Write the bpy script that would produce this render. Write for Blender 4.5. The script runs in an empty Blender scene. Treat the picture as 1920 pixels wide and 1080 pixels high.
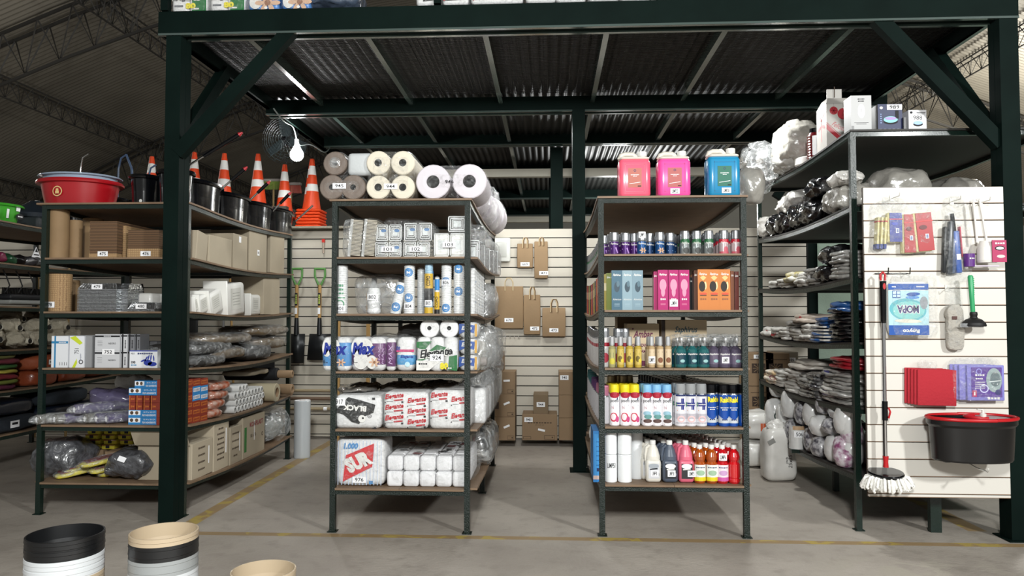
import bpy, bmesh, math, random
from mathutils import Matrix, Vector, noise
D = bpy.data
C = bpy.context.scene.collection
PI = math.pi
R = math.radians
# ---------------------------------------------------------------- camera
EYE = 1.40
F = 1387.0
YAW, PIT = R(2.87), R(2.15)
cam_d = D.cameras.new('camera'); cam = D.objects.new('camera', cam_d); C.objects.link(cam)
cam_d.sensor_width = 36.0; cam_d.lens = F / 1920 * 36; cam_d.clip_end = 100
cam.location = (0, 0, EYE); cam.rotation_euler = (R(90) + PIT, 0, YAW)
bpy.context.scene.camera = cam
# ---------------------------------------------------------------- world, exposure, lights
sc = bpy.context.scene
sc.view_settings.view_transform = 'Standard'; sc.view_settings.look = 'None'
sc.view_settings.gamma = 1; sc.view_settings.use_curve_mapping = False
sc.view_settings.exposure = 0.45
sc.cycles.max_bounces = 8; sc.cycles.transparent_max_bounces = 24
sc.cycles.caustics_reflective = False; sc.cycles.caustics_refractive = False
sc.cycles.sample_clamp_indirect = 4.0
w = D.worlds.new('night'); sc.world = w; w.use_nodes = True
w.node_tree.nodes['Background'].inputs[0].default_value = (0.74, 0.73, 0.70, 1)
w.node_tree.nodes['Background'].inputs[1].default_value = 0.40


def lamp(name, kind, loc, energy, color=(1, 1, 1), size=0.3, rot=(0, 0, 0), sizey=None):
    l = D.lights.new(name, kind); l.energy = energy; l.color = color
    if kind == 'AREA':
        l.size = size
        if sizey: l.shape = 'RECTANGLE'; l.size_y = sizey
    else:
        l.shadow_soft_size = size
    o = D.objects.new(name, l); C.objects.link(o); o.location = loc; o.rotation_euler = rot
    return o


COOL = (0.98, 1.0, 0.985)
# high-bay lamps of the hall over the aisle in front of the mezzanine
lamp('aisle_lamp_light', 'AREA', (5.3, -1.4, 4.0), 300, COOL, 0.4, (R(64), 0, R(34)))
lamp('aisle_lamp_light', 'AREA', (0.0, -1.2, 3.3), 255, COOL, 0.5, (R(62), 0, 0))
# bare bulb hung below the mezzanine over the cones, and lamps fixed under the mezzanine beams
lamp('bulb_light', 'POINT', (-2.585, 7.36, 3.06), 75, COOL, 0.06)
lamp('mezzanine_lamp_light', 'AREA', (-1.0, 6.3, 3.22), 26, COOL, 0.2, (R(0), 0, 0))
lamp('mezzanine_lamp_light', 'AREA', (-.1, 7.3, 3.22), 20, COOL, 0.2, (R(0), 0, 0))
lamp('mezzanine_lamp_light', 'AREA', (1.65, 6.2, 3.22), 30, COOL, 0.2, (R(0), 0, 0))
lamp('hall_lamp_light', 'POINT', (1.0, 11.0, 2.9), 60, COOL, 0.2)  # unseen point fill, added for general dim light in the hall
lamp('hall_lamp_light', 'POINT', (6.5, 9.0, 4.0), 260, (1, .97, .91), 0.3)  # added fill that lifts the roof on the right
lamp('hall_lamp_light', 'POINT', (-7.5, 10.0, 3.6), 80, (1, .97, .91), 0.3)  # this and the next are added fills for the dark left roof
lamp('hall_lamp_light', 'POINT', (-9.0, 4.0, 3.4), 70, COOL, 0.3)
lamp('hall_lamp_light', 'POINT', (9.5, 15.0, 4.2), 900, (1, .97, .88), 0.3)  # this and the next are added to brighten the deep right roof
lamp('hall_lamp_light', 'POINT', (6.0, 22.0, 4.2), 300, (1, .97, .88), 0.3)


def axes(px, py):
    u = (px - 960) / F; v = (540 - py) / F
    f = math.cos(PIT) - v * math.sin(PIT); z = math.sin(PIT) + v * math.cos(PIT)
    return (u * math.cos(YAW) - f * math.sin(YAW), u * math.sin(YAW) + f * math.cos(YAW), z)


def P(px, py, Y):          # the point of the room at depth Y that the photograph shows at (px, py)
    x, y, z = axes(px, py); t = Y / y
    return Vector((x * t, Y, EYE + z * t))


def PX(px, py, X):         # the same on a plane of constant X
    x, y, z = axes(px, py); t = X / x
    return Vector((X, y * t, EYE + z * t))


# ---------------------------------------------------------------- materials
MATS = {}


def srgb(h):
    if isinstance(h, str):
        h = h.lstrip('#'); c = [int(h[i:i + 2], 16) / 255 for i in (0, 2, 4)]
    else:
        c = h
    return tuple((x / 12.92 if x <= .04045 else ((x + .055) / 1.055) ** 2.4) for x in c) + (1,)


def mat(name, col, rough=.5, metal=0, bump=0, bscale=60, var=0, vscale=6, emit=0, trans=0, alpha=1, spec=.5, coat=0, stretch=None, col2=None):
    k = name
    if k in MATS: return MATS[k]
    m = D.materials.new(name); m.use_nodes = True; MATS[k] = m
    nt = m.node_tree; b = nt.nodes['Principled BSDF']
    c = srgb(col); b.inputs['Base Color'].default_value = c
    b.inputs['Roughness'].default_value = rough; b.inputs['Metallic'].default_value = metal
    b.inputs['Specular IOR Level'].default_value = spec
    if coat: b.inputs['Coat Weight'].default_value = coat; b.inputs['Coat Roughness'].default_value = .12
    if trans: b.inputs['Transmission Weight'].default_value = trans; b.inputs['IOR'].default_value = 1.35
    if emit: b.inputs['Emission Color'].default_value = c; b.inputs['Emission Strength'].default_value = emit
    if alpha < 1: b.inputs['Alpha'].default_value = alpha
    tc = None
    if bump or var:
        tc = nt.nodes.new('ShaderNodeTexCoord'); src = tc.outputs['Object']
        if stretch:
            mp = nt.nodes.new('ShaderNodeMapping'); mp.inputs['Scale'].default_value = stretch
            nt.links.new(src, mp.inputs['Vector']); src = mp.outputs['Vector']
    if var:
        n = nt.nodes.new('ShaderNodeTexNoise'); n.inputs['Scale'].default_value = vscale; n.inputs['Detail'].default_value = 4
        nt.links.new(src, n.inputs['Vector'])
        mx = nt.nodes.new('ShaderNodeMix'); mx.data_type = 'RGBA'
        c2 = srgb(col2) if col2 else tuple(x * (1 - var) for x in c[:3]) + (1,)
        mx.inputs['A'].default_value = c2; mx.inputs['B'].default_value = c
        rp = nt.nodes.new('ShaderNodeMapRange'); rp.inputs['From Min'].default_value = .35; rp.inputs['From Max'].default_value = .62
        nt.links.new(n.outputs['Fac'], rp.inputs['Value']); nt.links.new(rp.outputs['Result'], mx.inputs['Factor'])
        nt.links.new(mx.outputs['Result'], b.inputs['Base Color'])
    if bump:
        n = nt.nodes.new('ShaderNodeTexNoise'); n.inputs['Scale'].default_value = bscale; n.inputs['Detail'].default_value = 3
        nt.links.new(src, n.inputs['Vector'])
        bp = nt.nodes.new('ShaderNodeBump'); bp.inputs['Strength'].default_value = bump; bp.inputs['Distance'].default_value = .01
        nt.links.new(n.outputs['Fac'], bp.inputs['Height']); nt.links.new(bp.outputs['Normal'], b.inputs['Normal'])
    return m


def film(name, col='#e8ecec', op=.3, scale=26, rough=.13, bump=1.0):
    """thin wrinkled clear plastic: mostly transparent, with glossy creases"""
    if name in MATS: return MATS[name]
    m = D.materials.new(name); m.use_nodes = True; MATS[name] = m
    nt = m.node_tree; nt.nodes.remove(nt.nodes['Principled BSDF']); out = nt.nodes['Material Output']
    g = nt.nodes.new('ShaderNodeBsdfGlossy'); g.inputs['Roughness'].default_value = rough; g.inputs['Color'].default_value = (1, 1, 1, 1)
    d = nt.nodes.new('ShaderNodeBsdfDiffuse'); d.inputs['Color'].default_value = srgb(col)
    tc = nt.nodes.new('ShaderNodeTexCoord')
    n = nt.nodes.new('ShaderNodeTexNoise'); n.inputs['Scale'].default_value = scale; n.inputs['Detail'].default_value = 3; n.inputs['Distortion'].default_value = 2.0
    nt.links.new(tc.outputs['Object'], n.inputs['Vector'])
    bp = nt.nodes.new('ShaderNodeBump'); bp.inputs['Strength'].default_value = bump; bp.inputs['Distance'].default_value = .03
    nt.links.new(n.outputs['Fac'], bp.inputs['Height'])
    for q in (g, d): nt.links.new(bp.outputs['Normal'], q.inputs['Normal'])
    m1 = nt.nodes.new('ShaderNodeMixShader'); m1.inputs['Fac'].default_value = .45
    nt.links.new(d.outputs[0], m1.inputs[1]); nt.links.new(g.outputs[0], m1.inputs[2])
    t = nt.nodes.new('ShaderNodeBsdfTransparent'); mx = nt.nodes.new('ShaderNodeMixShader')
    rp = nt.nodes.new('ShaderNodeMapRange'); rp.inputs['From Min'].default_value = .45; rp.inputs['From Max'].default_value = .7
    rp.inputs['To Min'].default_value = op * .5; rp.inputs['To Max'].default_value = min(1, op * 2.2)
    nt.links.new(n.outputs['Fac'], rp.inputs['Value']); nt.links.new(rp.outputs['Result'], mx.inputs['Fac'])
    nt.links.new(t.outputs[0], mx.inputs[1]); nt.links.new(m1.outputs[0], mx.inputs[2]); nt.links.new(mx.outputs[0], out.inputs['Surface'])
    return m


def M(col, rough=.5, **k):
    return mat('paint_%s_%d_%s' % (col.lstrip('#'), int(rough * 100), '_'.join('%s%s' % (a[:2], v) for a, v in k.items())), col, rough, **k)


GREEN = mat('green_enamel', '#0e1f19', .3, spec=.4, bump=.25, bscale=90, coat=.1)
GREENB = mat('green_beam_enamel', '#0c1916', .6, spec=.05, bump=.12, bscale=14, var=.25, vscale=3)
HAMM = mat('hammered_green_enamel', '#0c1a14', .3, bump=.5, bscale=170, spec=.4)
BOARD = mat('hardboard', '#7d6650', .6, var=.18, vscale=9, bump=.05)
DECK = mat('deck_steel', '#161817', .5, metal=.1, var=.4, vscale=2.5)
ROOF = mat('roof_sheet', '#6f6a60', .55, metal=.2, var=.3, vscale=.6)
TRUSS = mat('truss_steel', '#23211e', .6)
WHITE = M('#dddcd8', .45)
TAGW = M('#f2f2f4', .6)
INK = M('#17171c', .7)
BLUEINK = M('#20204f', .7)
KRAFT = mat('kraft_paper', '#8f7453', .75, var=.12, vscale=7, bump=.15, bscale=18)
CARTON = mat('carton_board', '#8f765a', .75, var=.10, vscale=3)
CARTON2 = mat('pale_carton_board', '#ab9f8a', .75, var=.08, vscale=3)
CARTEDGE = mat('corrugated_edge', '#7d6144', .85, var=.5, vscale=40, stretch=(1, 1, 9))
CLEAR = film('clear_film', op=.13)
CLEAR2 = film('milky_film', '#d5d8d8', .42, 7, .16, .5)
CRINK = film('crinkled_film', '#eef2f4', .2, 16, .12, .6)
TISSUE = mat('white_tissue', '#dfdfdf', .8, bump=.12, bscale=30)
CHROME = mat('chrome', '#d0d0d2', .15, metal=1)
BLACKP = mat('black_plastic', '#08090c', .14, bump=.05, bscale=10, spec=.45)
STEEL = mat('aluminium', '#c4c5c8', .3, metal=.9)

# ---------------------------------------------------------------- mesh builder
FONT_CACHE = {}


def font_mesh(s, bold=0.0, shear=0.0):
    k = (s, bold, shear)
    if k not in FONT_CACHE:
        cu = D.curves.new('t', 'FONT'); cu.body = s; cu.offset = bold; cu.shear = shear; cu.resolution_u = 2; cu.fill_mode = 'BACK' if False else 'BOTH'
        o = D.objects.new('t', cu); me = D.meshes.new_from_object(o)
        vs = [(v.co.x, v.co.y) for v in me.vertices]; fs = [tuple(p.vertices) for p in me.polygons]
        D.objects.remove(o); D.curves.remove(cu); D.meshes.remove(me)
        xs = [v[0] for v in vs] or [0]; ys = [v[1] for v in vs] or [0]
        x0, x1, y0, y1 = min(xs), max(xs), min(ys), max(ys)
        dx = (x1 - x0) or 1; dy = (y1 - y0) or 1
        FONT_CACHE[k] = ([((x - x0) / dx - .5, (y - y0) / dy - .5) for x, y in vs], fs)
    return FONT_CACHE[k]


class MB:
    """collects shapes with their materials; build() links them as ONE mesh object"""

    def __init__(s):
        s.v = []; s.f = []; s.m = []; s.sm = []; s.mats = []

    def mi(s, m):
        if m not in s.mats: s.mats.append(m)
        return s.mats.index(m)

    def add(s, vs, fs, m, smooth=False, X=None):
        b = len(s.v)
        s.v += [tuple(X @ Vector(v)) for v in vs] if X is not None else [tuple(v) for v in vs]
        k = s.mi(m)
        for f in fs:
            s.f.append(tuple(b + i for i in f)); s.m.append(k); s.sm.append(smooth)
        return s

    def box(s, x0, x1, y0, y1, z0, z1, m, X=None):
        vs = [(x, y, z) for z in (z0, z1) for y in (y0, y1) for x in (x0, x1)]
        return s.add(vs, [(0, 2, 3, 1), (4, 5, 7, 6), (0, 1, 5, 4), (2, 6, 7, 3), (0, 4, 6, 2), (1, 3, 7, 5)], m, False, X)

    def rbox(s, w, d, h, m, r=.01, n=3, z0=0, X=None, topm=None, puff=0.0, smooth=True):
        """box centred on x,y with rounded vertical edges and softened top and bottom"""
        r = min(r, w / 2 - 1e-4, d / 2 - 1e-4)
        def ring(ins, z):
            o = []
            for k, (sx, sy) in enumerate(((1, 1), (-1, 1), (-1, -1), (1, -1))):
                for i in range(n + 1):
                    a = k * PI / 2 + i * PI / 2 / n
                    o.append((sx * (w / 2 - r) + (r - ins) * math.cos(a), sy * (d / 2 - r) + (r - ins) * math.sin(a), z))
            return o
        e = min(r * .8, h / 2 - 1e-4)
        rings = [ring(e, z0), ring(e * .3, z0 + e * .3), ring(0, z0 + e)]
        if puff: rings += [ring(-puff, z0 + h / 2)]
        rings += [ring(0, z0 + h - e), ring(e * .3, z0 + h - e * .3), ring(e, z0 + h)]
        N = len(rings[0]); vs = [v for q in rings for v in q]; fs = []
        for a in range(len(rings) - 1):
            for i in range(N):
                j = (i + 1) % N; fs.append((a * N + i, a * N + j, a * N + N + j, a * N + N + i))
        s.add(vs, fs, m, smooth, X)
        s.add(rings[0], [tuple(reversed(range(N)))], m, False, X); s.add(rings[-1], [tuple(range(N))], topm or m, False, X)
        return s

    def lathe(s, prof, seg=20, X=None, sx=1.0, sy=1.0, smooth=True):
        """prof: list of (r, z, material of the band that ends here)"""
        n = len(prof)
        vs = [(p[0] * sx * math.cos(2 * PI * i / seg), p[0] * sy * math.sin(2 * PI * i / seg), p[1]) for p in prof for i in range(seg)]
        for k in range(1, n):
            if prof[k][2] is None: continue
            fs = [((k - 1) * seg + i, (k - 1) * seg + (i + 1) % seg, k * seg + (i + 1) % seg, k * seg + i) for i in range(seg)]
            used = vs[(k - 1) * seg:(k + 1) * seg]
            s.add(used, [tuple(q - (k - 1) * seg for q in f) for f in fs], prof[k][2], smooth, X)
        if prof[0][0] > 1e-5: s.add(vs[:seg], [tuple(reversed(range(seg)))], prof[1][2], False, X)
        if prof[-1][0] > 1e-5: s.add(vs[-seg:], [tuple(range(seg))], prof[-1][2], False, X)
        return s

    def shell(s, prof, seg=20, X=None, sx=1.0, sy=1.0):
        """open lathe without caps"""
        n = len(prof)
        for k in range(1, n):
            a, b = prof[k - 1], prof[k]
            vs = [(p[0] * sx * math.cos(2 * PI * i / seg), p[0] * sy * math.sin(2 * PI * i / seg), p[1]) for p in (a, b) for i in range(seg)]
            s.add(vs, [(i, (i + 1) % seg, seg + (i + 1) % seg, seg + i) for i in range(seg)], b[2], True, X)
        return s

    def tube(s, pts, r, m, seg=8, r2=None, cap=True, X=None):
        pts = [Vector(p) for p in pts]; n = len(pts); vs = []
        up = None
        for i, p in enumerate(pts):
            t = (pts[min(i + 1, n - 1)] - pts[max(i - 1, 0)]).normalized()
            if up is None: up = t.orthogonal().normalized()
            up = (up - t * up.dot(t)).normalized(); q = t.cross(up)
            rr = r if r2 is None else r + (r2 - r) * i / (n - 1)
            if isinstance(r, (list, tuple)): rr = r[i]
            for k in range(seg):
                a = 2 * PI * k / seg; vs.append(p + (up * math.cos(a) + q * math.sin(a)) * rr)
        fs = [(i * seg + k, i * seg + (k + 1) % seg, (i + 1) * seg + (k + 1) % seg, (i + 1) * seg + k) for i in range(n - 1) for k in range(seg)]
        s.add(vs, fs, m, seg > 4, X)
        if cap: s.add(vs, [tuple(reversed(range(seg))), tuple(range((n - 1) * seg, n * seg))], m, False, X)
        return s

    def bar(s, a, b, w, h, m, up=(0, 0, 1), X=None):
        """rectangular bar from a to b, w across, h along up"""
        a, b = Vector(a), Vector(b); t = (b - a).normalized(); u = Vector(up); u = (u - t * u.dot(t)).normalized(); q = t.cross(u)
        vs = [p + q * sx * w / 2 + u * sz * h / 2 for p in (a, b) for sx, sz in ((-1, -1), (1, -1), (1, 1), (-1, 1))]
        return s.add(vs, [(0, 1, 2, 3), (7, 6, 5, 4), (0, 4, 5, 1), (1, 5, 6, 2), (2, 6, 7, 3), (3, 7, 4, 0)], m, False, X)

    def roll(s, r, hole, L, m, core=None, seg=24, X=None, dents=0):
        """a paper roll lying along Y, front face at y=0, centred on x=z=0; hollow core"""
        Q = (X or Matrix()) @ Matrix.Rotation(R(-90), 4, 'X')
        core = core or m; e = min(.006, r * .1)
        s.shell([(hole, L, core), (hole, 0, core), (hole * 1.04, 0, core), (r * .6, -.0015, m), (r - e, 0, m), (r, e, m), (r, L - e, m), (r - e, L, m), (hole, L, m)], seg, Q)
        return s

    def blob(s, w, d, h, m, pw=3.0, amp=.01, freq=12, seed=0, n=10, z0=0, flat=False, X=None, taper=0, sag=0):
        """soft sack: superellipsoid with noise, resting on z0"""
        vs = []; idx = {}; fs = []
        def vert(x, y, z):
            k = (round(x, 5), round(y, 5), round(z, 5))
            if k not in idx:
                l = (abs(x) ** pw + abs(y) ** pw + abs(z) ** pw) ** (1 / pw)
                X_, Y_, Z_ = x / l, y / l, z / l
                t = 1 - taper * (Z_ + 1) / 2
                v = Vector((X_ * w / 2 * t, Y_ * d / 2 * t, Z_ * h / 2))
                nv = noise.noise_vector(v * freq + Vector((seed * 7.3, seed * 3.1, seed)))
                nv2 = noise.noise_vector(v * freq * 2.7 + Vector((seed * 1.3, seed * 9.1, seed)))
                v += (nv + nv2 * .5) * amp
                v.z = max(v.z, -h / 2) + h / 2 + z0
                idx[k] = len(vs); vs.append(v)
            return idx[k]
        g = [-1 + 2 * i / n for i in range(n + 1)]
        for ax in range(3):
            for sg in (-1, 1):
                for i in range(n):
                    for j in range(n):
                        q = []
                        for a, b in ((i, j), (i + 1, j), (i + 1, j + 1), (i, j + 1)):
                            p = [0, 0, 0]; p[ax] = sg; p[(ax + 1) % 3] = g[a]; p[(ax + 2) % 3] = g[b]; q.append(vert(*p))
                        if sg < 0: q.reverse()
                        fs.append(tuple(q))
        return s.add(vs, fs, m, not flat, X)

    # ---- flat marks on a face; fn(x, z, off) gives the 3-D point
    def mark(s, pts, faces, m, fn, off):
        return s.add([fn(x, z, off) for x, z in pts], faces, m, False)

    def rect(s, cx, cz, w, h, m, fn, off=.001, rot=0, nx=1, nz=1):
        pts = []; c, n_ = math.cos(rot), math.sin(rot)
        for j in range(nz + 1):
            for i in range(nx + 1):
                x = (i / nx - .5) * w; z = (j / nz - .5) * h; pts.append((cx + x * c - z * n_, cz + x * n_ + z * c))
        fs = [(j * (nx + 1) + i, j * (nx + 1) + i + 1, (j + 1) * (nx + 1) + i + 1, (j + 1) * (nx + 1) + i) for j in range(nz) for i in range(nx)]
        return s.mark(pts, fs, m, fn, off)

    def disc(s, cx, cz, rx, rz, m, fn, off=.001, seg=20, inner=0, rot=0):
        c, n_ = math.cos(rot), math.sin(rot); pts = []
        for q in ((1, inner) if inner else (1, .66, .33, .02)):
            for i in range(seg):
                a = 2 * PI * i / seg; x, z = rx * q * math.cos(a), rz * q * math.sin(a); pts.append((cx + x * c - z * n_, cz + x * n_ + z * c))
        fs = [(k * seg + i, k * seg + (i + 1) % seg, (k + 1) * seg + (i + 1) % seg, (k + 1) * seg + i) for k in range(1 if inner else 3) for i in range(seg)]
        if not inner: fs.append(tuple(range(3 * seg, 4 * seg)))
        return s.mark(pts, fs, m, fn, off)

    def poly(s, pts, m, fn, off=.001):
        return s.mark(pts, [tuple(range(len(pts)))], m, fn, off)

    def text(s, t, cx, cz, w, h, m, fn, off=.002, bold=0.0, shear=0.0, rot=0):
        c, n_ = math.cos(rot), math.sin(rot)
        if t[:1] == '~':                  # print too small to read in the photograph: a row of small marks
            n = max(3, min(9, int(abs(w / h) / 1.1)))
            for i in range(n): x = ((i + .5) / n - .5) * w; s.rect(cx + x * c, cz + x * n_, w / n * .74, h * (.75 if i % 3 else .95), m, fn, off, rot, nx=2)
            return s
        vs, fs = font_mesh(t, bold, shear)
        pts = [(cx + x * w * c - y * h * n_, cz + x * w * n_ + y * h * c) for x, y in vs]
        return s.mark(pts, fs, m, fn, off)

    def build(s, name, parent=None, loc=None, rz=0, X=None):
        me = D.meshes.new(name)
        vs = s.v if X is None else [tuple(X @ Vector(v)) for v in s.v]
        me.from_pydata(vs, [], s.f)
        for m in s.mats: me.materials.append(m)
        me.polygons.foreach_set('material_index', s.m); me.polygons.foreach_set('use_smooth', s.sm); me.update()
        o = D.objects.new(name, me); C.objects.link(o)
        if parent is not None: o.parent = parent
        if loc is not None: o.location = loc
        if rz: o.rotation_euler.z = rz
        return o


def front(y=0.0):                     # marks on a face that looks towards -Y
    return lambda x, z, off: (x, y - off, z)


def right(x=0.0):                     # marks on a face that looks towards +X (u runs along +Y)
    return lambda u, z, off: (x + off, u, z)


def leftf(x=0.0):
    return lambda u, z, off: (x - off, -u, z)


def wrap(r, sx=1.0):                  # marks wrapped round a standing cylinder, facing -Y
    return lambda x, z, off: ((r + off) * math.sin(x / r), -(r + off) * math.cos(x / r), z)


def top(z=0.0):
    return lambda x, y, off: (x, y, z + off)


def tag(o, label=None, cat=None, group=None, kind=None):
    if label: o['label'] = label
    if cat: o['category'] = cat
    if group: o['group'] = group
    if kind: o['kind'] = kind
    return o


def empty(name, loc=(0, 0, 0), rz=0, label=None, cat=None, group=None):
    o = D.objects.new(name, None); C.objects.link(o); o.location = loc; o.rotation_euler.z = rz; o.empty_display_size = .1
    return tag(o, label, cat, group)


KIDS = {}


def dup(o, loc=None, rz=None, label=None, group=None, parent=None, scale=None):
    c = o.copy(); C.objects.link(c)
    if parent is not None: c.parent = parent
    if loc is not None: c.location = loc
    if rz is not None: c.rotation_euler.z = rz
    if scale is not None: c.scale = scale
    if label: c['label'] = label
    if group: c['group'] = group
    for k in [q for q in KIDS.get(o.name, [])]:
        dup(k, parent=c)
        KIDS.setdefault(c.name, []).append(None); KIDS[c.name].pop()
    return c


def kid(mb, name, parent, loc=None, rz=0, label=None):
    o = mb.build(name, parent, loc, rz); KIDS.setdefault(parent.name, []).append(o)
    if label: o['label'] = label
    return o


def struct(mb, name, loc=None):
    return tag(mb.build(name, loc=loc), kind='structure')


def TR(x=0, y=0, z=0, rx=0, ry=0, rz=0, s=1.0):
    return Matrix.Translation((x, y, z)) @ Matrix.Rotation(rz, 4, 'Z') @ Matrix.Rotation(rx, 4, 'X') @ Matrix.Rotation(ry, 4, 'Y') @ Matrix.Scale(s, 4)


def price(parent, text, x, z, y, w=.06, h=.026, rot=0, fn=None, bare=False, name='price_tag'):
    if not text: return None
    mb = MB(); fn = fn or front(y)
    if not bare: mb.rect(x, z, w, h, TAGW, fn, .0025, rot, nx=4)
    mb.text(text, x, z, w * .62, h * .62, INK, fn, .0035, bold=.01, rot=rot)
    return mb.build(name, parent)
# ================================================================ the setting
# floor with worn yellow lines
fm = D.materials.new('concrete_floor'); fm.use_nodes = True; nt = fm.node_tree; b = nt.nodes['Principled BSDF']
b.inputs['Roughness'].default_value = .5; b.inputs['Specular IOR Level'].default_value = .35
tc = nt.nodes.new('ShaderNodeTexCoord'); sep = nt.nodes.new('ShaderNodeSeparateXYZ'); nt.links.new(tc.outputs['Object'], sep.inputs[0])


def tnoise(scale, detail=5, dist=0):
    n = nt.nodes.new('ShaderNodeTexNoise'); n.inputs['Scale'].default_value = scale; n.inputs['Detail'].default_value = detail; n.inputs['Distortion'].default_value = dist
    nt.links.new(tc.outputs['Object'], n.inputs['Vector']); return n.outputs['Fac']


def mr(v, a, b_, c=0, d=1):
    n = nt.nodes.new('ShaderNodeMapRange'); nt.links.new(v, n.inputs['Value'])
    for k, q in zip(('From Min', 'From Max', 'To Min', 'To Max'), (a, b_, c, d)): n.inputs[k].default_value = q
    return n.outputs['Result']


def mth(op, a, b_=None):
    n = nt.nodes.new('ShaderNodeMath'); n.operation = op
    for i, q in enumerate((a, b_)):
        if q is None: continue
        if isinstance(q, (int, float)): n.inputs[i].default_value = q
        else: nt.links.new(q, n.inputs[i])
    return n.outputs[0]


def mixc(fac, a, b_):
    n = nt.nodes.new('ShaderNodeMix'); n.data_type = 'RGBA'
    if isinstance(fac, float): n.inputs['Factor'].default_value = fac
    else: nt.links.new(fac, n.inputs['Factor'])
    for k, q in (('A', a), ('B', b_)):
        if isinstance(q, tuple): n.inputs[k].default_value = q
        else: nt.links.new(q, n.inputs[k])
    return n.outputs['Result']


base = mixc(mr(tnoise(1.3, 6), .35, .65), srgb('#928a81'), srgb('#aaa298'))
base = mixc(mth('MULTIPLY', mr(tnoise(9, 8), .52, .72), .3), base, srgb('#6b645a'))
base = mixc(mth('MULTIPLY', mr(tnoise(140, 3), .55, .75), .22), base, srgb('#57514a'))


def line_mask(coord, c0, hw, other, o0, o1):
    d = mth('ABSOLUTE', mth('SUBTRACT', coord, c0)); m1 = mr(d, hw * .9, hw * 1.08, 1, 0)
    m2 = mth('MULTIPLY', mr(other, o0, o0 + .02), mr(other, o1 - .02, o1, 1, 0))
    return mth('MULTIPLY', m1, m2)


x_, y_ = sep.outputs[0], sep.outputs[1]
for lm in (line_mask(y_, 4.715, .035, x_, -2.6, 3.4), line_mask(x_, -2.42, .05, y_, 4.75, 8.3), line_mask(x_, 2.78, .06, y_, 5.0, 8.3)):
    base = mixc(mth('MULTIPLY', lm, .8), base, srgb('#8f7448'))
    base = mixc(mth('MULTIPLY', lm, mr(tnoise(6.5, 5, .6), .53, .58)), base, srgb('#a89350'))
# pale worn patch
px_ = mth('SUBTRACT', x_, 2.0); py_ = mth('SUBTRACT', y_, 4.25)
dd = mth('SQRT', mth('ADD', mth('MULTIPLY', px_, px_), mth('MULTIPLY', mth('MULTIPLY', py_, py_), 6)))
base = mixc(mth('MULTIPLY', mr(dd, .15, .7, 1, 0), mr(tnoise(5, 6, .5), .5, .56)), base, srgb('#a29b8f'))
nt.links.new(base, b.inputs['Base Color'])
bp = nt.nodes.new('ShaderNodeBump'); bp.inputs['Strength'].default_value = .25; bp.inputs['Distance'].default_value = .01
nt.links.new(tnoise(40, 6), bp.inputs['Height']); nt.links.new(bp.outputs['Normal'], b.inputs['Normal'])
struct(MB().box(-14, 16, -3, 32, -.1, 0, fm), 'floor')

# vaulted sheet roof, corrugations running over the vault
def roof_z(x): return 8.1 - .021 * (x - 1.0) ** 2
mb = MB(); xs = [-14 + 1.5 * i for i in range(21)]; ny = 1150; vs = []; per = .11
for j in range(ny + 1):
    y = -1 + j * per / 4
    o = .018 * math.sin(2 * PI * j / 4 + PI / 4)
    for x in xs: vs.append((x, y, roof_z(x) + o))
nx = len(xs)
mb.add(vs, [(j * nx + i, j * nx + i + 1, (j + 1) * nx + i + 1, (j + 1) * nx + i) for j in range(ny) for i in range(nx - 1)], ROOF, True)
struct(mb, 'ceiling')
WALLM = mat('far_wall_paint', '#8d8d88', .8, var=.15, vscale=.8)
struct(MB().box(-14, 16, 30.5, 30.6, 0, 8.6, WALLM), 'wall_back')
struct(MB().box(-14.1, -14, -3, 32, 0, 5, WALLM), 'wall_left')
struct(MB().box(16, 16.1, -3, 32, 0, 5, WALLM), 'wall_right')


def truss(a, b_, n, name, label, h=.42, w=.2):
    mb = MB(); a, b_ = Vector(a), Vector(b_)
    fn = (lambda t: a.lerp(b_, t))
    arch = abs(a.x - b_.x) > 1
    def p(t, dz, side=0):
        q = fn(t)
        if arch: q.z = roof_z(q.x) - .12
        return q + (Vector((0, side, dz)) if arch else Vector((side, 0, dz)))
    for s_, dz in ((-w / 2, 0), (w / 2, 0), (0, -h)):
        mb.tube([p(i / 24, dz, s_) for i in range(25)], .016 if not arch else .03, TRUSS, 4)
    for i in range(n):
        for s_ in (-w / 2, w / 2):
            mb.tube([p(i / n, 0, s_), p((i + .5) / n, -h, 0), p((i + 1) / n, 0, s_)], .009 if not arch else .015, TRUSS, 3)
    o = mb.build(name); tag(o, label, 'truss', group='roof trusses'); return o


for k, x in enumerate((-12, -9.6, -7.2, -4.8, 3.9, 6.3, 8.7, 11.1)):
    truss((x, 1.5, roof_z(x) - .15), (x, 30, roof_z(x) - .15), 74, 'roof_purlin', 'thin dark lattice purlin running away under the vaulted sheet roof', .34, .16)
for k, y in enumerate((11.5, 17.5, 24)):
    truss((-14, y, 0), (16, y, 0), 52, 'roof_arch_truss', ['first dark lattice arch truss under the vaulted roof, behind the bulb', 'second dark lattice arch truss, deeper under the vaulted roof', 'deepest dark lattice arch truss under the vaulted roof'][k], .75, .3)

# slatted display wall at the back of the bay
SLAT = mat('slat_panel', '#bfb8aa', .5, var=.04, vscale=2)
GROOVE = mat('slat_groove', '#1d1b18', .8)


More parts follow.
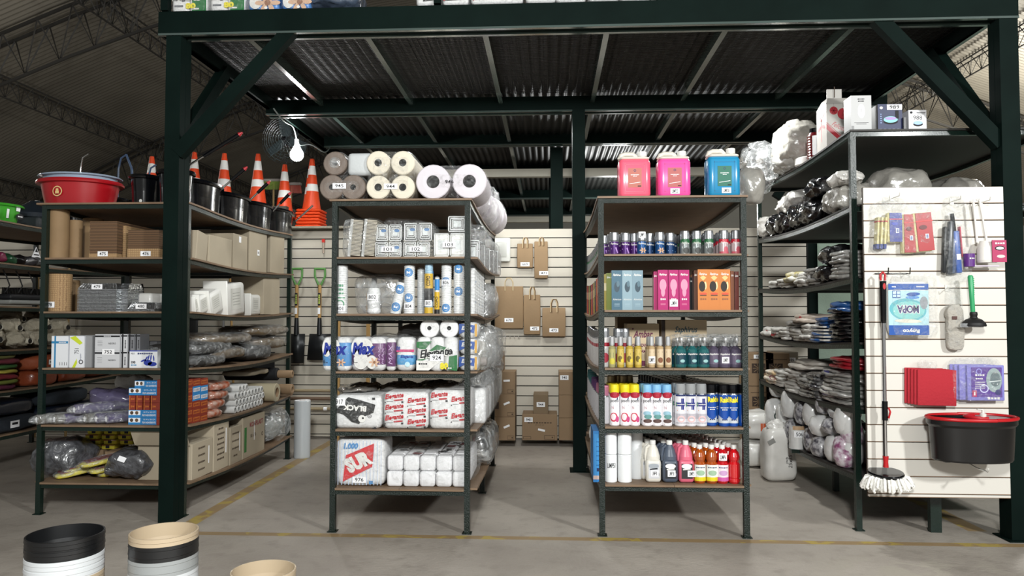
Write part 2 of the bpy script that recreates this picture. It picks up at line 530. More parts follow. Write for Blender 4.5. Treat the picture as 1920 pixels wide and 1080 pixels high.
def slatwall(mb, x0, x1, y, z0, z1, pitch, m=SLAT, gm=GROOVE, phase=0.0, th=.018, g=.011, lip=None):
    mb.box(x0, x1, y + th * .7, y + th + .01, z0, z1, gm)
    z = z0; k = 0; top_ = z1
    zs = []
    zz = z1 - phase
    while zz > z0 + .01: zs.append(zz); zz -= pitch
    edges = [z1] + zs + [z0]
    for a, b_ in zip(edges[:-1], edges[1:]):
        if a - b_ < g * 1.5: continue
        mb.box(x0, x1, y, y + th, b_ + g / 2, a - g / 2, m)
        if lip: mb.box(x0 + .001, x1 - .001, y - .001, y + .004, b_ + g / 2 - .0035, b_ + g / 2, lip)
    return mb


struct(slatwall(MB(), -7.0, 2.86, 8.37, 0.02, 2.39, .1115, phase=.107), 'wall_back_slatted')
struct(slatwall(MB(), -7.0, -6.98, 6.4, .02, 2.39, .1115), 'wall_side_slatted')
struct(MB().box(-14, -7, 8.2, 8.3, 0, 3.0, mat('pale_wall', '#c9c6bd', .8)), 'wall_white_left')
PALEG = mat('pale_green_plaster', '#9fb3a3', .85, bump=.5, bscale=55, var=.1)
struct(MB().box(3.02, 3.55, 8.5, 8.65, 0, 2.75, PALEG), 'wall_green_plaster')
struct(MB().box(3.55, 3.63, 8.44, 8.7, 0, 2.0, M('#e4e2dc', .5)), 'trim_1')
struct(MB().box(3.55, 5.2, 8.5, 8.65, 2.0, 2.75, PALEG), 'wall_green_over_door')
struct(MB().box(4.6, 8.5, 8.5, 8.65, 0, 2.0, PALEG), 'wall_green_beyond_door')
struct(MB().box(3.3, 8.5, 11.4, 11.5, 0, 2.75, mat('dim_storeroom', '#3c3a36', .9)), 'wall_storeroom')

# ---------------------------------------------------------------- mezzanine
mz = empty('mezzanine', (0, 4.9, 0), 0, 'dark green steel mezzanine on square columns over the shelving bay', 'mezzanine')


def mzpart(mb, name): return kid(mb, name, mz, loc=(0, -4.9, 0))


def column(x0, x1, y0, y1, z1, base=True):
    mb = MB()
    mb.box(x0, x1, y0, (y0 + y1) / 2 - .002, 0, z1, GREENB); mb.box(x0 + .002, x1 - .002, (y0 + y1) / 2 - .002, (y0 + y1) / 2 + .002, 0, z1, GREENB)
    mb.box(x0, x1, (y0 + y1) / 2 + .002, y1, 0, z1, GREENB)
    if base: mb.box(x0 - .03, x1 + .03, y0 - .03, y1 + .03, 0, .008, GREENB)
    mzpart(mb, 'column')


column(-2.645, -2.54, 4.93, 5.08, 3.35, False); column(2.87, 2.985, 4.80, 4.925, 3.32)
column(.215, .33, 6.71, 6.85, 3.29); column(.02, .16, 8.42, 8.56, 3.33, False)
column(2.9, 3.0, 8.42, 8.56, 3.3, False); column(.0, .1, 10.1, 10.2, 3.3, False)
LIP = mat('steel_lip_enamel', '#3c4a46', .18, bump=.1, bscale=20, coat=.6)


def beam(a, b_, h=.13, w=.10, lips=True):
    mb = MB(); a, b_ = Vector(a), Vector(b_)
    mb.bar(a, b_, w, h, GREENB)
    if lips:
        for dy, dz in ((-w / 2 + .012, -h / 2 - .006), (w / 2 - .012, -h / 2 - .006)):
            mb.bar(a + Vector((0, dy, dz)), b_ + Vector((0, dy, dz)), .03, .014, LIP)
    mzpart(mb, 'beam')


beam((-2.70, 4.99, 3.43), (2.99, 4.86, 3.385), .155, .13)
beam((-2.64, 6.78, 3.35), (3.03, 6.78, 3.345), .128, .12)
beam((-2.56, 8.3, 3.40), (2.9, 8.3, 3.40), .13, .1)
for y in (10.0, 12.0, 14.0): beam((-2.6, y, 3.38), (3.0, y, 3.38), .13, .1)
beam((-2.62, 5.0, 3.40), (-2.62, 14, 3.40), .12, .07); beam((2.92, 4.85, 3.40), (2.92, 14, 3.38), .12, .07)
for x in (-2.11, -1.27, -.44, .40, 1.21, 2.06):
    mb = MB(); mb.box(x - .02, x + .02, 5.02, 14, 3.35, 3.43, LIP); mzpart(mb, 'joist')
# corner braces
for a, b_ in (((-2.56, 4.96, 2.52), (-1.74, 4.95, 3.40)), ((2.89, 4.86, 2.50), (2.10, 4.86, 3.37)), ((-2.60, 5.05, 2.62), (-2.60, 5.75, 3.36)), ((2.88, 4.95, 2.62), (2.88, 5.6, 3.36)),
              ((2.5, 8.25, 2.7), (2.9, 8.25, 3.3))):
    mb = MB(); mb.bar(a, b_, .07, .09, GREENB, up=(0, 0, 1) if abs(a[0] - b_[0]) > .1 else (0, 0, 1)); mzpart(mb, 'brace')
# ribbed steel deck between the beams
mb = MB(); vs = []; n = 580; yy = (4.95, 6.8, 8.3, 10, 14)
for i in range(n + 1):
    x = -2.66 + i * 5.62 / n; q = i % 8; o = (0, 0, .004, .012, .018, .018, .012, .004)[q]
    for y in yy: vs.append((x, y, 3.435 + o))
mb.add(vs, [(i * 5 + j, i * 5 + j + 1, i * 5 + 5 + j + 1, i * 5 + 5 + j) for i in range(n) for j in range(4)], DECK)
mb.box(-2.66, 2.96, 4.93, 14, 3.458, 3.49, DECK)
mzpart(mb, 'deck')
# expanded metal mesh under the front of the deck
mb = MB(); em = mat('expanded_metal', '#161513', .75)
for i in range(150):
    x = -2.6 + i * .037
    mb.bar((x, 5.05, 3.432), (x, 6.7, 3.432), .006, .003, em)
for j in range(55):
    y = 5.05 + j * .03
    mb.bar((-2.6, y, 3.430), (2.93, y, 3.430), .005, .003, em)
mzpart(mb, 'deck_mesh')
for y, z, x1 in ((9.35, 3.22, 2.6), (13.6, 3.18, 2.6)):
    mb = MB(); mb.box(-2.4, x1, y, y + .1, z - .05, z + .05, M('#c9c4b4', .5)); mzpart(mb, 'white_cross_beam')

# cable and conduit along the mezzanine edge
cb = MB(); cc = []
for i in range(30):
    t = i / 29; cc.append((-2.52 + .1 * math.sin(t * 9) * .4, 6.6 + 1.7 * t, 3.30 - .12 * math.sin(t * PI) - .03 * math.sin(t * 17)))
cb.tube(cc, .007, M('#8d9694', .4), 6)
tag(cb.build('power_cable'), 'grey power cable sagging along the edge of the mezzanine above the bulb', 'cable')

# hanging bulb
hb = empty('hanging_bulb', (-2.585, 7.42, 3.30), 0, 'bare glowing bulb hanging from a cable above the traffic cones', 'lamp')
bulbm = mat('lit_bulb', '#ffffff', .3, emit=30)
bb = MB(); bb.lathe([(.068 * math.sin(PI * i / 12), -.247 - .068 * math.cos(PI * i / 12), bulbm) for i in range(10)] + [(.03, -.16, bulbm)], 28); kid(bb, 'bulb', hb)
bb = MB(); bb.lathe([(.022, -.15, WHITE), (.022, -.09, WHITE), (.01, -.08, WHITE)], 12); kid(bb, 'socket', hb)
bb = MB(); bb.tube([(0, 0, -.09), (.01, 0, -.05), (0, 0, 0.02)], .004, BLACKP, 6); kid(bb, 'cord', hb)

# wall fan
fan = empty('industrial_fan', P(537, 262, 7.9), 0, 'large dark wire-caged fan hanging beside the bulb', 'fan')
fb = MB(); FW = M('#20282a', .4); rr_ = .27
for k in range(9):
    q = rr_ * (k + 1) / 9; dy = -.09 * (1 - (k / 8) ** 2)
    for sg in (1, -1): fb.tube([(q * math.cos(a * PI / 12), dy * sg, q * math.sin(a * PI / 12)) for a in range(25)], .0025, FW, 3, cap=False)
for k in range(24):
    a = k * PI / 12
    for sg in (1, -1): fb.tube([(rr_ * t * math.cos(a), -.09 * sg * (1 - t * t), rr_ * t * math.sin(a)) for t in (.1, .5, .8, 1)], .002, FW, 3)
kid(fb, 'cage', fan)
fb = MB(); fb.tube([(0, .02, 0), (0, .16, 0)], .06, BLACKP, 14); kid(fb, 'motor', fan)
for k in range(3):
    fb = MB(); a = k * 2 * PI / 3 + .4
    fb.box(.04, .24, -.004, .004, -.06, .06, M('#2c3436', .4), X=Matrix.Rotation(a, 4, 'Y') @ Matrix.Rotation(.5, 4, 'X')); kid(fb, 'blade', fan)
fb = MB(); fb.tube([(0, .1, 0), (0, .2, .2), (0, .3, .5)], .02, FW, 8); kid(fb, 'bracket', fan)

# ---------------------------------------------------------------- racks
class Rack:
    def __init__(s, label, x0, x1, y0, y1, levels, ys=None, post=.036, board=BOARD, sag=.0, pm=GREEN, seam=None, over=(.0, .012, .045), toplen=None, skip_posts=(), frontm=None):
        s.x0, s.x1, s.y0, s.y1, s.lv, s.sag = x0, x1, y0, y1, levels, sag
        e = s.root = empty('shelving_rack', (x0, y0, 0), 0, label, 'shelving rack')
        L = (-x0, -y0, 0); zt = levels[0] - .015
        ys = ys or (y0, (y0 + y1) / 2, y1 - post)
        for iy, y in enumerate(ys):
            for ix, x in enumerate((x0, x1 - post)):
                if (ix, iy) in skip_posts: continue
                mb = MB(); mb.box(x, x + post, y, y + post, 0, zt, pm); mb.box(x - .012, x + post + .012, y - .012, y + post + .012, 0, .006, pm)
                kid(mb, 'post', e, L)
        n = 10
        for k, z in enumerate(levels):
            t = .013; h = .03; sg = sag if (k < len(levels)) else 0
            mb = MB(); zb = z - t
            mb.box(x0 + post, x1 - post, y0 + .003, y0 + .028, zb - h, zb - .001, frontm or pm); mb.box(x0 + post, x1 - post, y1 - .03, y1 - .003, zb - h, zb - .001, pm)
            for y in ys[1:-1]: mb.box(x0 + post, x1 - post, y, y + .03, zb - h - sg * .9, zb - .004 - sg, pm)
            for x in (x0 + .003, x1 - .028):
                for a in range(n):
                    ya, yb = y0 + .036 + (y1 - y0 - .07) * a / n, y0 + .036 + (y1 - y0 - .07) * (a + 1) / n
                    za, zb2 = zb - s.sg(k, ya), zb - s.sg(k, yb)
                    vs = [(x, ya, za - h), (x + .025, ya, za - h), (x + .025, ya, za - .001), (x, ya, za - .001), (x, yb, zb2 - h), (x + .025, yb, zb2 - h), (x + .025, yb, zb2 - .001), (x, yb, zb2 - .001)]
                    mb.add(vs, [(0, 1, 2, 3), (7, 6, 5, 4), (0, 4, 5, 1), (1, 5, 6, 2), (2, 6, 7, 3), (3, 7, 4, 0)], pm)
            kid(mb, 'shelf_frame', e, L)
            mb = MB(); ol, of, orr = over
            def slab(xa, xb, ya, yb, n_):
                for a in range(n_):
                    p, q = ya + (yb - ya) * a / n_, ya + (yb - ya) * (a + 1) / n_
                    zp, zq = z - s.sg(k, p), z - s.sg(k, q)
                    vs = [(xa, p, zp - t), (xb, p, zp - t), (xb, p, zp), (xa, p, zp), (xa, q, zq - t), (xb, q, zq - t), (xb, q, zq), (xa, q, zq)]
                    mb.add(vs, [(0, 1, 2, 3), (7, 6, 5, 4), (0, 4, 5, 1), (1, 5, 6, 2), (2, 6, 7, 3), (3, 7, 4, 0)], board)
            xm = x0 + (x1 - x0) * (seam or .5)
            if k == 0:
                slab(x0 - ol - .005, x1 + .01, y0 - of, y1, n)
            else:
                slab(x0 + post + .001, xm - .001, y0 - of, y0 + post + .001, 1); slab(xm + .001, x1 - post - .001, y0 - of, y0 + post + .001, 1)
                slab(x0 - ol, xm - .001, y0 + post + .001, y1, n); slab(xm + .001, x1 + orr, y0 + post + .001, y1, n)
            kid(mb, 'shelf_board', e, L)

    def sg(s, k, y):
        t = max(0, min(1, (y - s.y0 - .1) / (s.y1 - s.y0 - .2)))
        return s.sag * 4 * t * (1 - t)

    def z(s, k, y): return s.lv[k] - s.sg(k, y)

    def at(s, k, px, y): return Vector((P(px, 590, y).x, y, s.z(k, y)))


RL = Rack('green steel rack loaded with basins, kraft rolls, glove boxes and film by the front column', -3.62, -2.545, 5.09, 7.2, [P(180, q, 5.09).z for q in (380, 483, 584, 690, 797, 905)], sag=.03, over=(.03, .012, .02), skip_posts=((1, 1),))
RM = Rack('green steel rack of paper rolls, cups and tissue packs between the aisles', -1.425, -.512, 4.78, 6.98, [2.166, 1.785, 1.413, 1.038, .663, .285], sag=.035, over=(.01, .01, .045), pm=HAMM)
RS = Rack('green steel rack of scent sprays, aerosols and cleaning bottles', .318, 1.262, 4.78, 6.98, [2.172, 1.797, 1.437, 1.066, .694, .328], sag=.035, over=(.0, .01, .02), pm=HAMM, ys=(4.78, 6.944), seam=.5)
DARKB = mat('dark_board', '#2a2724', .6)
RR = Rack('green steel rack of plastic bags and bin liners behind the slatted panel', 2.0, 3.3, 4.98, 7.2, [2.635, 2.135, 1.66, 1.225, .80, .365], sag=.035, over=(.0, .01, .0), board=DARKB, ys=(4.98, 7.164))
RB = Rack('rack in the shadows holding mop heads, orange cloths and dark bundles', -5.75, -4.7, 5.4, 8.0, [2.235, 1.875, 1.50, 1.12, .765, .39], sag=.02, over=(.0, .01, .0), ys=(5.4, 7.96))
# ================================================================ left rack
def dpx(n, y): return n * y / F               # metres spanned by n pixels at depth y
def YS(px, X): return F * abs(X) / abs(1029 - px)


RED = M('#a3121c', .3, coat=.4); LBLUE = M('#9fb0c4', .35, coat=.3); BLK = BLACKP


def tub(rx, ry, h, m, base=.82, wall=.006, lip=.02):
    mb = MB(); s = ry / rx
    prof = [(rx * base, 0, m), (rx * .9, h * .5, m), (rx * .955, h * .86, m), (rx + lip, h * .88, m), (rx + lip + .004, h * .93, m), (rx + lip * .6, h, m), (rx - .004, h, m), (rx * .945, h * .85, m), (rx * base * .98, wall, m)]
    mb.shell(prof, 48, sy=s)
    mb.lathe([(0.0001, 0, m), (rx * base, 0.001, m)], 48, sy=s); mb.lathe([(0.0001, wall, m), (rx * base * .98, wall, m)], 48, sy=s)
    return mb


y = 5.42; z = RL.lv[0]
t = tag(tub(.285, .24, .225, RED).build('oval_basin', loc=(P(146, 590, y).x, y, z - .02)), 'big glossy red basin with a round gold emblem on top of the rack', 'basin')
e = MB(); fn = lambda x, z, off: ((.262 + off) * math.sin(x / .262), -(.262 + off) * math.cos(x / .262) * (.24 / .285), z)
GOLD = M('#d9b97c', .5)
e.disc(-.03, .125, .038, .038, GOLD, fn, .006, 24, .8); e.rect(-.03, .118, .03, .022, GOLD, fn, .006, nx=3); e.disc(-.03, .137, .012, .008, GOLD, fn, .006); kid(e, 'emblem', t)
t = tag(tub(.272, .23, .10, LBLUE, .84).build('basin', loc=(P(146, 590, y).x, y, z + .145)), 'pale blue grey basin nested inside the big red basin', 'basin')

# oval mop buckets
def mop_bucket(label, loc, L=.5, W=.24, h=.24, rz=0, hand=None, grip=True, group=None):
    mb = tub(W / 2, L / 2, h, BLK, .86, lip=.008); o = mb.build('mop_bucket', loc=loc, rz=rz); tag(o, label, 'bucket', group)
    if hand:
        a, b_ = Vector(hand[0]), Vector(hand[1]); k = MB(); g = a.lerp(b_, .45)
        k.tube([a, g], .008, CHROME, 8)
        k.tube([g, b_], .014 if grip else .01, BLK if grip else CHROME, 10, r2=.016 if grip else .01)
        if grip: k.tube([b_, b_ + (b_ - a).normalized() * .03], .016, M('#a8202a', .4), 10, r2=.006)
        kid(k, 'wringer_lever', o)
    rim = MB(); rim.shell([(W / 2 + .009, h * .93, STEEL), (W / 2 + .009, h * .99, STEEL)], 48, sy=L / W); kid(rim, 'rim_glint_band', o) if False else None
    return o


o = mop_bucket('black mop bucket beside the red basin with a small round price dot', Vector((P(268, 590, 5.3).x, 5.36, z)), L=.34, W=.235, h=.225)
e = MB(); e.disc(.02, .03, .012, .012, WHITE, front(-.155), .0, 14); kid(e, 'price_dot', o)
for k, (pa, pb, lab, hd, gp) in enumerate([
    (330, 362, 'black mop bucket half behind the front column with a long red-tipped lever', ((.0, -.02, .22), (.47, -.02, .50)), True),
    (362, 422, 'glossy black mop bucket next to the front column on the aisle side', ((.11, .1, .21), (.30, .1, .37)), True),
    (423, 474, 'glossy black mop bucket standing between two others with black-gripped lever, second along the aisle', ((.11, .12, .22), (.27, .12, .37)), True),
    (474, 516, 'glossy black mop bucket third along the aisle with short black-gripped lever', ((.11, .14, .20), (.26, .14, .355)), True),
    (516, 556, 'last black mop bucket along the aisle, next to the orange cone stack', ((.11, .2, .16), (.29, .2, .32)), False)]):
    ya, yb = YS(pa, 2.56), YS(pb, 2.56); ym = (ya + yb) / 2
    mop_bucket(lab, (-2.70, ym, RL.z(0, ym)), L=yb - ya - .01, W=.25, hand=hd, grip=gp)
o = mop_bucket('dark bucket on the shadowed rack with a thin bent bail above the red basin', (-4.98, 7.5, RB.z(0, 7.5)), L=.3, W=.3, h=.34)
k = MB(); k.tube([(.05, 0, .33), (.055, 0, .72), (.075, 0, .84), (.14, 0, .88)], .009, CHROME, 8); kid(k, 'bail', o)
for px, yy, top_, lab in ((205, 6.1, .60, 'dark bucket behind the red basin showing a blue grey bail'), (262, 6.3, .55, 'dark bucket behind the basins with a hooked bail by the front column')):
    o = mop_bucket(lab, (P(px, 590, yy).x, yy, RL.z(0, yy)), L=.3, W=.26, h=.22)
    k = MB(); k.tube([(.05, 0, .2), (.055, 0, top_ * .8), (.075, 0, top_ * .95), (.12, 0, top_)], .008, CHROME if px == 113 else M('#3c4f6b', .3), 8); kid(k, 'bail', o)
    if px == 205: k = MB(); k.tube([(.19, 0, .2), (.17, 0, top_ * .8), (.12, 0, top_)], .01, M('#3c4f6b', .3), 8); kid(k, 'bail', o)

# cones
ORA = M('#e2481a', .45); BAND = M('#e9e9e6', .35)


def cone(label, loc, stack=0, h=.62, group=None):
    e = empty('traffic_cone', loc, 0, label, 'traffic cone', group)
    r0, r1 = .105, .024
    def rr(t): return r0 + (r1 - r0) * t
    mb = MB(); mb.lathe([(rr(0), .03, ORA)] + [(rr(t), .03 + t * h, m) for t, m in ((.36, ORA), (.37, BAND), (.50, BAND), (.51, ORA), (.68, ORA), (.69, BAND), (.86, BAND), (.87, ORA), (1, ORA))], 24); kid(mb, 'cone_body', e)
    mb = MB(); mb.rbox(.29, .29, .03, ORA, .03); kid(mb, 'foot', e)
    return e


CB = MB(); CB.box(-4.9, -2.1, 8.2, 8.75, 2.392, 2.412, M('#8c8778', .6)); ledge = tag(CB.build('storage_ledge'), 'plain board ledge above the slatted wall carrying the traffic cones', 'shelf')
br = MB(); br.box(-3.8, -3.75, 8.5, 8.6, 0, 2.394, GREEN); br.box(-2.25, -2.2, 8.5, 8.6, 0, 2.394, GREEN); kid(br, 'bracket', ledge)
zc = 2.413
for px, ptop, lab in ((285, 293, 'orange and white traffic cone showing its tip beside the front column'), (365, 285, 'orange traffic cone half hidden behind the front column, partly behind a lever'), (421, 287, 'orange and white traffic cone between the first and second bucket levers'), (484, 288, 'orange and white traffic cone above the third black bucket'), (534, 308, 'shorter looking orange and white traffic cone beside the cone stack')):
    yy = 8.5; tz = P(px, ptop, yy).z; cone(lab, (P(px, ptop, yy).x, yy, tz - .655))
yy = 8.42; xx = P(583, 400, yy).x
for k in range(6):
    cone(['bottom cone of the orange cone stack under the bulb', 'second cone from the bottom of the stack under the bulb', 'third cone from the bottom of the stack under the bulb', 'fourth cone from the bottom of the stack under the bulb', 'fifth cone from the bottom of the stack under the bulb', 'topmost orange cone of the stack with a white band under the bulb'][k], (xx + (k % 2) * .008, yy, zc + k * .036), h=.60)
# the lower row of cones stands on a raised board
CB = MB(); CB.box(-4.85, -3.03, 8.36, 8.68, 2.413, P(421, 287, 8.5).z - .656, M('#4a4740', .7)); tag(CB.build('riser_block'), 'low dark block raising the row of cones above the slatted wall', 'block')

# brooms with coloured bristles up behind the buckets
for k, (px, py, c1, lab) in enumerate(((512, 345, '#7c9a2c', 'broom head with yellow green bristles hanging behind the cones'), (545, 352, '#a5402a', 'broom head with red bristles hanging behind the cones'))):
    c = P(px, py, 8.95); mb = MB()
    mb.box(-.13, .13, -.03, .03, .03, .06, M('#8f8f88', .5))
    o = tag(mb.build('hanging_broom', loc=c), lab, 'broom'); q = MB()
    for i in range(26):
        for j in range(2): x = -.12 + i * .0096; q.tube([(x, -.01 + j * .02, .03), (x * 1.12, -.015 + j * .03, -.07)], .0035, M(c1, .6), 3)
    kid(q, 'bristles', o); q = MB(); q.tube([(0, .02, -c.z), (0, .02, .04)], .012, M('#a88c5c', .6), 6); kid(q, 'handle', o)

# kraft rolls and flattened cartons, second shelf
HONEY = D.materials.new('honeycomb_kraft'); HONEY.use_nodes = True; MATS['honeycomb_kraft'] = HONEY
n_ = HONEY.node_tree; b = n_.nodes['Principled BSDF']; b.inputs['Roughness'].default_value = .8
tcx = n_.nodes.new('ShaderNodeTexCoord'); vo = n_.nodes.new('ShaderNodeTexVoronoi'); vo.feature = 'DISTANCE_TO_EDGE'; vo.inputs['Scale'].default_value = 68; vo.inputs['Randomness'].default_value = .25
n_.links.new(tcx.outputs['Object'], vo.inputs['Vector']); rp = n_.nodes.new('ShaderNodeValToRGB'); rp.color_ramp.elements[0].color = srgb('#7c5f42'); rp.color_ramp.elements[1].color = srgb('#a98a63')
rp.color_ramp.elements[0].position = .02; rp.color_ramp.elements[1].position = .12
n_.links.new(vo.outputs['Distance'], rp.inputs['Fac']); n_.links.new(rp.outputs['Color'], b.inputs['Base Color'])


def stand_roll(name, label, px0, px1, ytop, k, y, m=KRAFT, rack=None, cat='roll of paper', core=True):
    rack = rack or RL
    r = dpx(px1 - px0, y) / 2; yc = y + r; pxm = (px0 + px1) / 2; zb = rack.z(k, yc); h = P(pxm, ytop, y).z - zb
    mb = MB(); mb.lathe([(r - .003, 0, m), (r, .004, m), (r, h - .004, m), (r - .003, h, m), (r * .3, h, m)], 32) if core else mb.lathe([(r, 0, m), (r, h, m), (0, h, m)], 32)
    if core: mb.shell([(r * .3, h - .05, CARTON), (r * .3, h + .001, CARTON)], 16)
    return tag(mb.build(name, loc=(P(pxm, 590, yc).x, yc, zb)), label, cat), r


Y0 = 5.125
o, r = stand_roll('kraft_paper_roll', 'tall smooth kraft paper roll with a cut-off number tag at the shelf end', 88, 125, 392, 1, Y0); price(o, '477', -.06, .055, 0, .07, .036, fn=wrap(r))
o, r = stand_roll('kraft_paper_roll', 'slimmer kraft paper roll between the tagged roll and the carton pile', 127, 151, 412, 1, Y0 + .1)
o, r = stand_roll('kraft_paper_roll', 'kraft paper roll half hidden behind the brown pile tagged 475', 153, 190, 408, 1, Y0 + .28)


def slab_pile(label, px0, px1, ytop, k, y, d, tagt, band):
    w_ = dpx(px1 - px0, y); pm_ = (px0 + px1) / 2; zb = RL.z(k, y); h = P(pm_, ytop, y).z - zb; mb = MB()
    nl = max(6, int(h / .008)); random.seed(len(label))
    e = empty('flattened_carton_pile', (P(pm_, 590, y).x, y, zb), 0, label, 'carton pile')
    mb.box(-w_ / 2, w_ / 2, 0, d, 0, h * band, HONEY); kid(mb, 'printed_sheets', e)
    mb = MB()
    for i in range(nl):
        a = h * band + (h - h * band) * i / nl; j = random.uniform(-.004, .004)
        mb.box(-w_ / 2 + abs(j), w_ / 2 - abs(j) / 2, abs(j), d, a + .0007, a + (h - h * band) / nl, M('#6b5038', .8) if i % 3 else M('#55402d', .8))
    kid(mb, 'plain_sheets', e)
    price(e, tagt, .0 if tagt == '475' else .02, .03, 0, .075, .036)
    return e


slab_pile('pile of flattened brown cartons tagged 475 between kraft rolls', 163, 218, 415, 1, Y0, .5, '475', .12)
mb = MB(); mb.box(-.03, .03, 0, .4, 0, .24, HONEY); tag(mb.build('honeycomb_wrap', loc=(P(226, 590, 5.2).x, 5.2, RL.z(1, 5.2))), 'narrow honeycomb paper stack beside the pile tagged 475', 'paper wrap')
slab_pile('pile of brown cartons with honeycomb print tagged 476 by the column', 235, 297, 431, 1, Y0, .4, '476', .33)


def carton(name, label, px0, px1, ytop, k, X=-2.565, d=.3, m=CARTON2, tilt=0, rack=None, cat='cardboard box', marks=None, roty=0, hh=None, dz=0, ztop_gap=None):
    """a carton whose face looks over the aisle (+X)"""
    rack = rack or RL
    ya, yb = YS(px0, X), YS(px1, X); L = yb - ya - .008; yc = (ya + yb) / 2
    zb = rack.z(k, yc) + dz; h = hh or (PX((px0 + px1) / 2, ytop, X).z - zb)
    mb = MB(); mb.rbox(d, L, h, m, .004, 1, smooth=False); 
    mb.rect(0, h * .5, .001, h * .96, CARTEDGE, right(d / 2), .0006) if False else None
    o = mb.build(name, loc=(X - d / 2, yc, zb), rz=0); tag(o, label, cat); o.rotation_euler.x = tilt
    if marks:
        q = MB(); marks(q, right(d / 2), L, h); kid(q, 'printing', o)
    return o


BR = M('#5d4632', .8); DK = M('#463628', .8)
o = carton('cardboard_box', 'small open cardboard box leaning beside the front column', 350, 372, 431, 1, tilt=-.14, d=.22)
carton('cardboard_box', 'low plain cardboard box next to the leaning one', 376, 422, 441, 1)
carton('cardboard_box', 'plain upright cardboard box with a pale scrap of tape', 424, 452, 437, 1, marks=lambda q, f, L, h: q.rect(-L * .05, h * .86, .045, .05, TAGW, f, .001))
carton('cardboard_box', 'tallest cardboard box on its shelf with a small square label', 455, 490, 428, 1, d=.34, marks=lambda q, f, L, h: (q.rect(.0, h * .46, .05, .05, TAGW, f, .001), q.rect(0, h * .46, .03, .02, M('#9a9a9a'), f, .002)))
carton('cardboard_box', 'cardboard box at the far end of the boxes shelf', 497, 524, 436, 1)
o = tag(MB().rbox(.2, .2, .3, M('#151515', .8), .03, puff=.02).build('black_glove_bundle', loc=(-2.73, 7.09, RL.z(1, 7.05))), 'bundle of black fabric gloves at the far end of the boxes shelf', 'gloves')

# third shelf: honeycomb roll, foil trays, foam boxes
o, r = stand_roll('honeycomb_paper_roll', 'honeycomb patterned kraft roll tagged 478 standing at the shelf end', 92, 133, 513, 2, Y0, HONEY); price(o, '478', -.035, .05, 0, .09, .042, fn=wrap(r))
o, r = stand_roll('kraft_paper_roll', 'plain kraft roll half hidden behind the honeycomb roll', 118, 148, 525, 2, Y0 + .3)
FOIL = mat('foil', '#b9bbbd', .28, metal=.95, bump=.6, bscale=50)
FOILD = mat('foil_rims', '#7f8184', .35, metal=.9, bump=.5, bscale=90, stretch=(.3, .3, 6))


def foil_stack(label, px0, px1, ytop, y, tagt, crimp=.04, d=.28, nl=16):
    w_ = dpx(px1 - px0, y); pm_ = (px0 + px1) / 2; zb = RL.z(2, y); h = P(pm_, ytop, y).z - zb; mb = MB(); hh = h - crimp
    for i in range(nl):
        a = hh * i / nl; mb.box(-w_ / 2, w_ / 2, 0, d, a, a + hh / nl * .55, FOIL); mb.box(-w_ / 2 + .008, w_ / 2 - .008, .008, d - .008, a + hh / nl * .55, a + hh / nl, FOILD)
    n = 26; vs = []
    for i in range(n + 1):
        x = -w_ / 2 + w_ * i / n; q = .006 * (i % 2); s = .86
        vs += [(x, q, hh), (x * s, .03 + q, h)]
    mb.add(vs, [(2 * i, 2 * i + 2, 2 * i + 3, 2 * i + 1) for i in range(n)], FOIL)
    mb.add([(-w_ / 2 * .86, .03, h), (w_ / 2 * .86, .03, h), (w_ / 2 * .86, d - .03, h), (-w_ / 2 * .86, d - .03, h), (-w_ / 2, d, hh), (w_ / 2, d, hh), (-w_ / 2, 0, hh), (w_ / 2, 0, hh)], [(0, 1, 2, 3), (3, 2, 5, 4), (6, 0, 3, 4), (1, 7, 5, 2)], FOIL)
    o = tag(mb.build('foil_tray_stack', loc=(P(pm_, 590, y).x, y, zb)), label, 'foil trays'); price(o, tagt, .0, h - crimp / 2 - .005, 0, .08, .036); return o


foil_stack('tall stack of aluminium foil trays tagged 479', 142, 220, 531, Y0, '479')
foil_stack('second narrower stack of foil trays pressed behind the one tagged 479', 222, 240, 531, Y0 + .05, '', d=.2)
foil_stack('small low foil tray tagged 480 in front of the foam boxes', 238, 291, 567, Y0, '480', crimp=.045, nl=4)
FOAM = mat('foam_white', '#e6e5e0', .45, bump=.05, bscale=40, coat=.2)
for k, (px, w_, hgt) in enumerate(((252, .14, .15), (280, .14, .15))):
    o = tag(MB().rbox(w_, .2, hgt, FOAM, .025).build('foam_box', loc=(P(px, 590, 5.42).x, 5.42, RL.z(2, 5.42))), ['white foam box behind the small foil tray tagged 480', 'white foam box behind the small foil tray, against the column'][k], 'foam box')
o = tag(MB().box(-.1, .1, -.01, .01, 0, .2, M('#15181c', .6), X=TR(rx=.25)).build('black_square_tray', loc=(P(250, 590, 5.9).x, 5.9, RL.z(2, 5.9) + .06)), 'black square panel leaning behind the foam boxes', 'tray')
# foam clamshells on the aisle side
def clam(label, pxa, pxb, ya_, tilt, wz, X=-2.58):
    ya, yb = YS(pxa, X), YS(pxb, X); L = (yb - ya); yc = (ya + yb) / 2; zb = RL.z(2, yc); h = PX((pxa + pxb) / 2, ya_, X).z - zb
    e = empty('foam_clamshell', (X - .09, yc, zb), 0, label, 'foam container')
    a = MB(); XX = TR(0, 0, .0, rx=tilt)
    a.rbox(.17, L * .8, h * .92, FOAM, .03, X=XX); kid(a, 'base', e)
    a = MB(); a.rbox(.2, .018, h * .95, FOAM, .008, X=TR(0, -L * .42, .0, rx=tilt)); kid(a, 'lid_rim', e)
    a = MB(); a.rect(0, h * .48, L * .42, h * .6, M('#d4d3cc', .5), right(.087), .0); 
    for q in range(5): a.rect(0, h * (.32 + .08 * q), L * .3, h * .015, M('#9b9b94'), right(.087), .001)
    o = kid(a, 'embossed_panel', e); o.rotation_euler.x = tilt
    return e


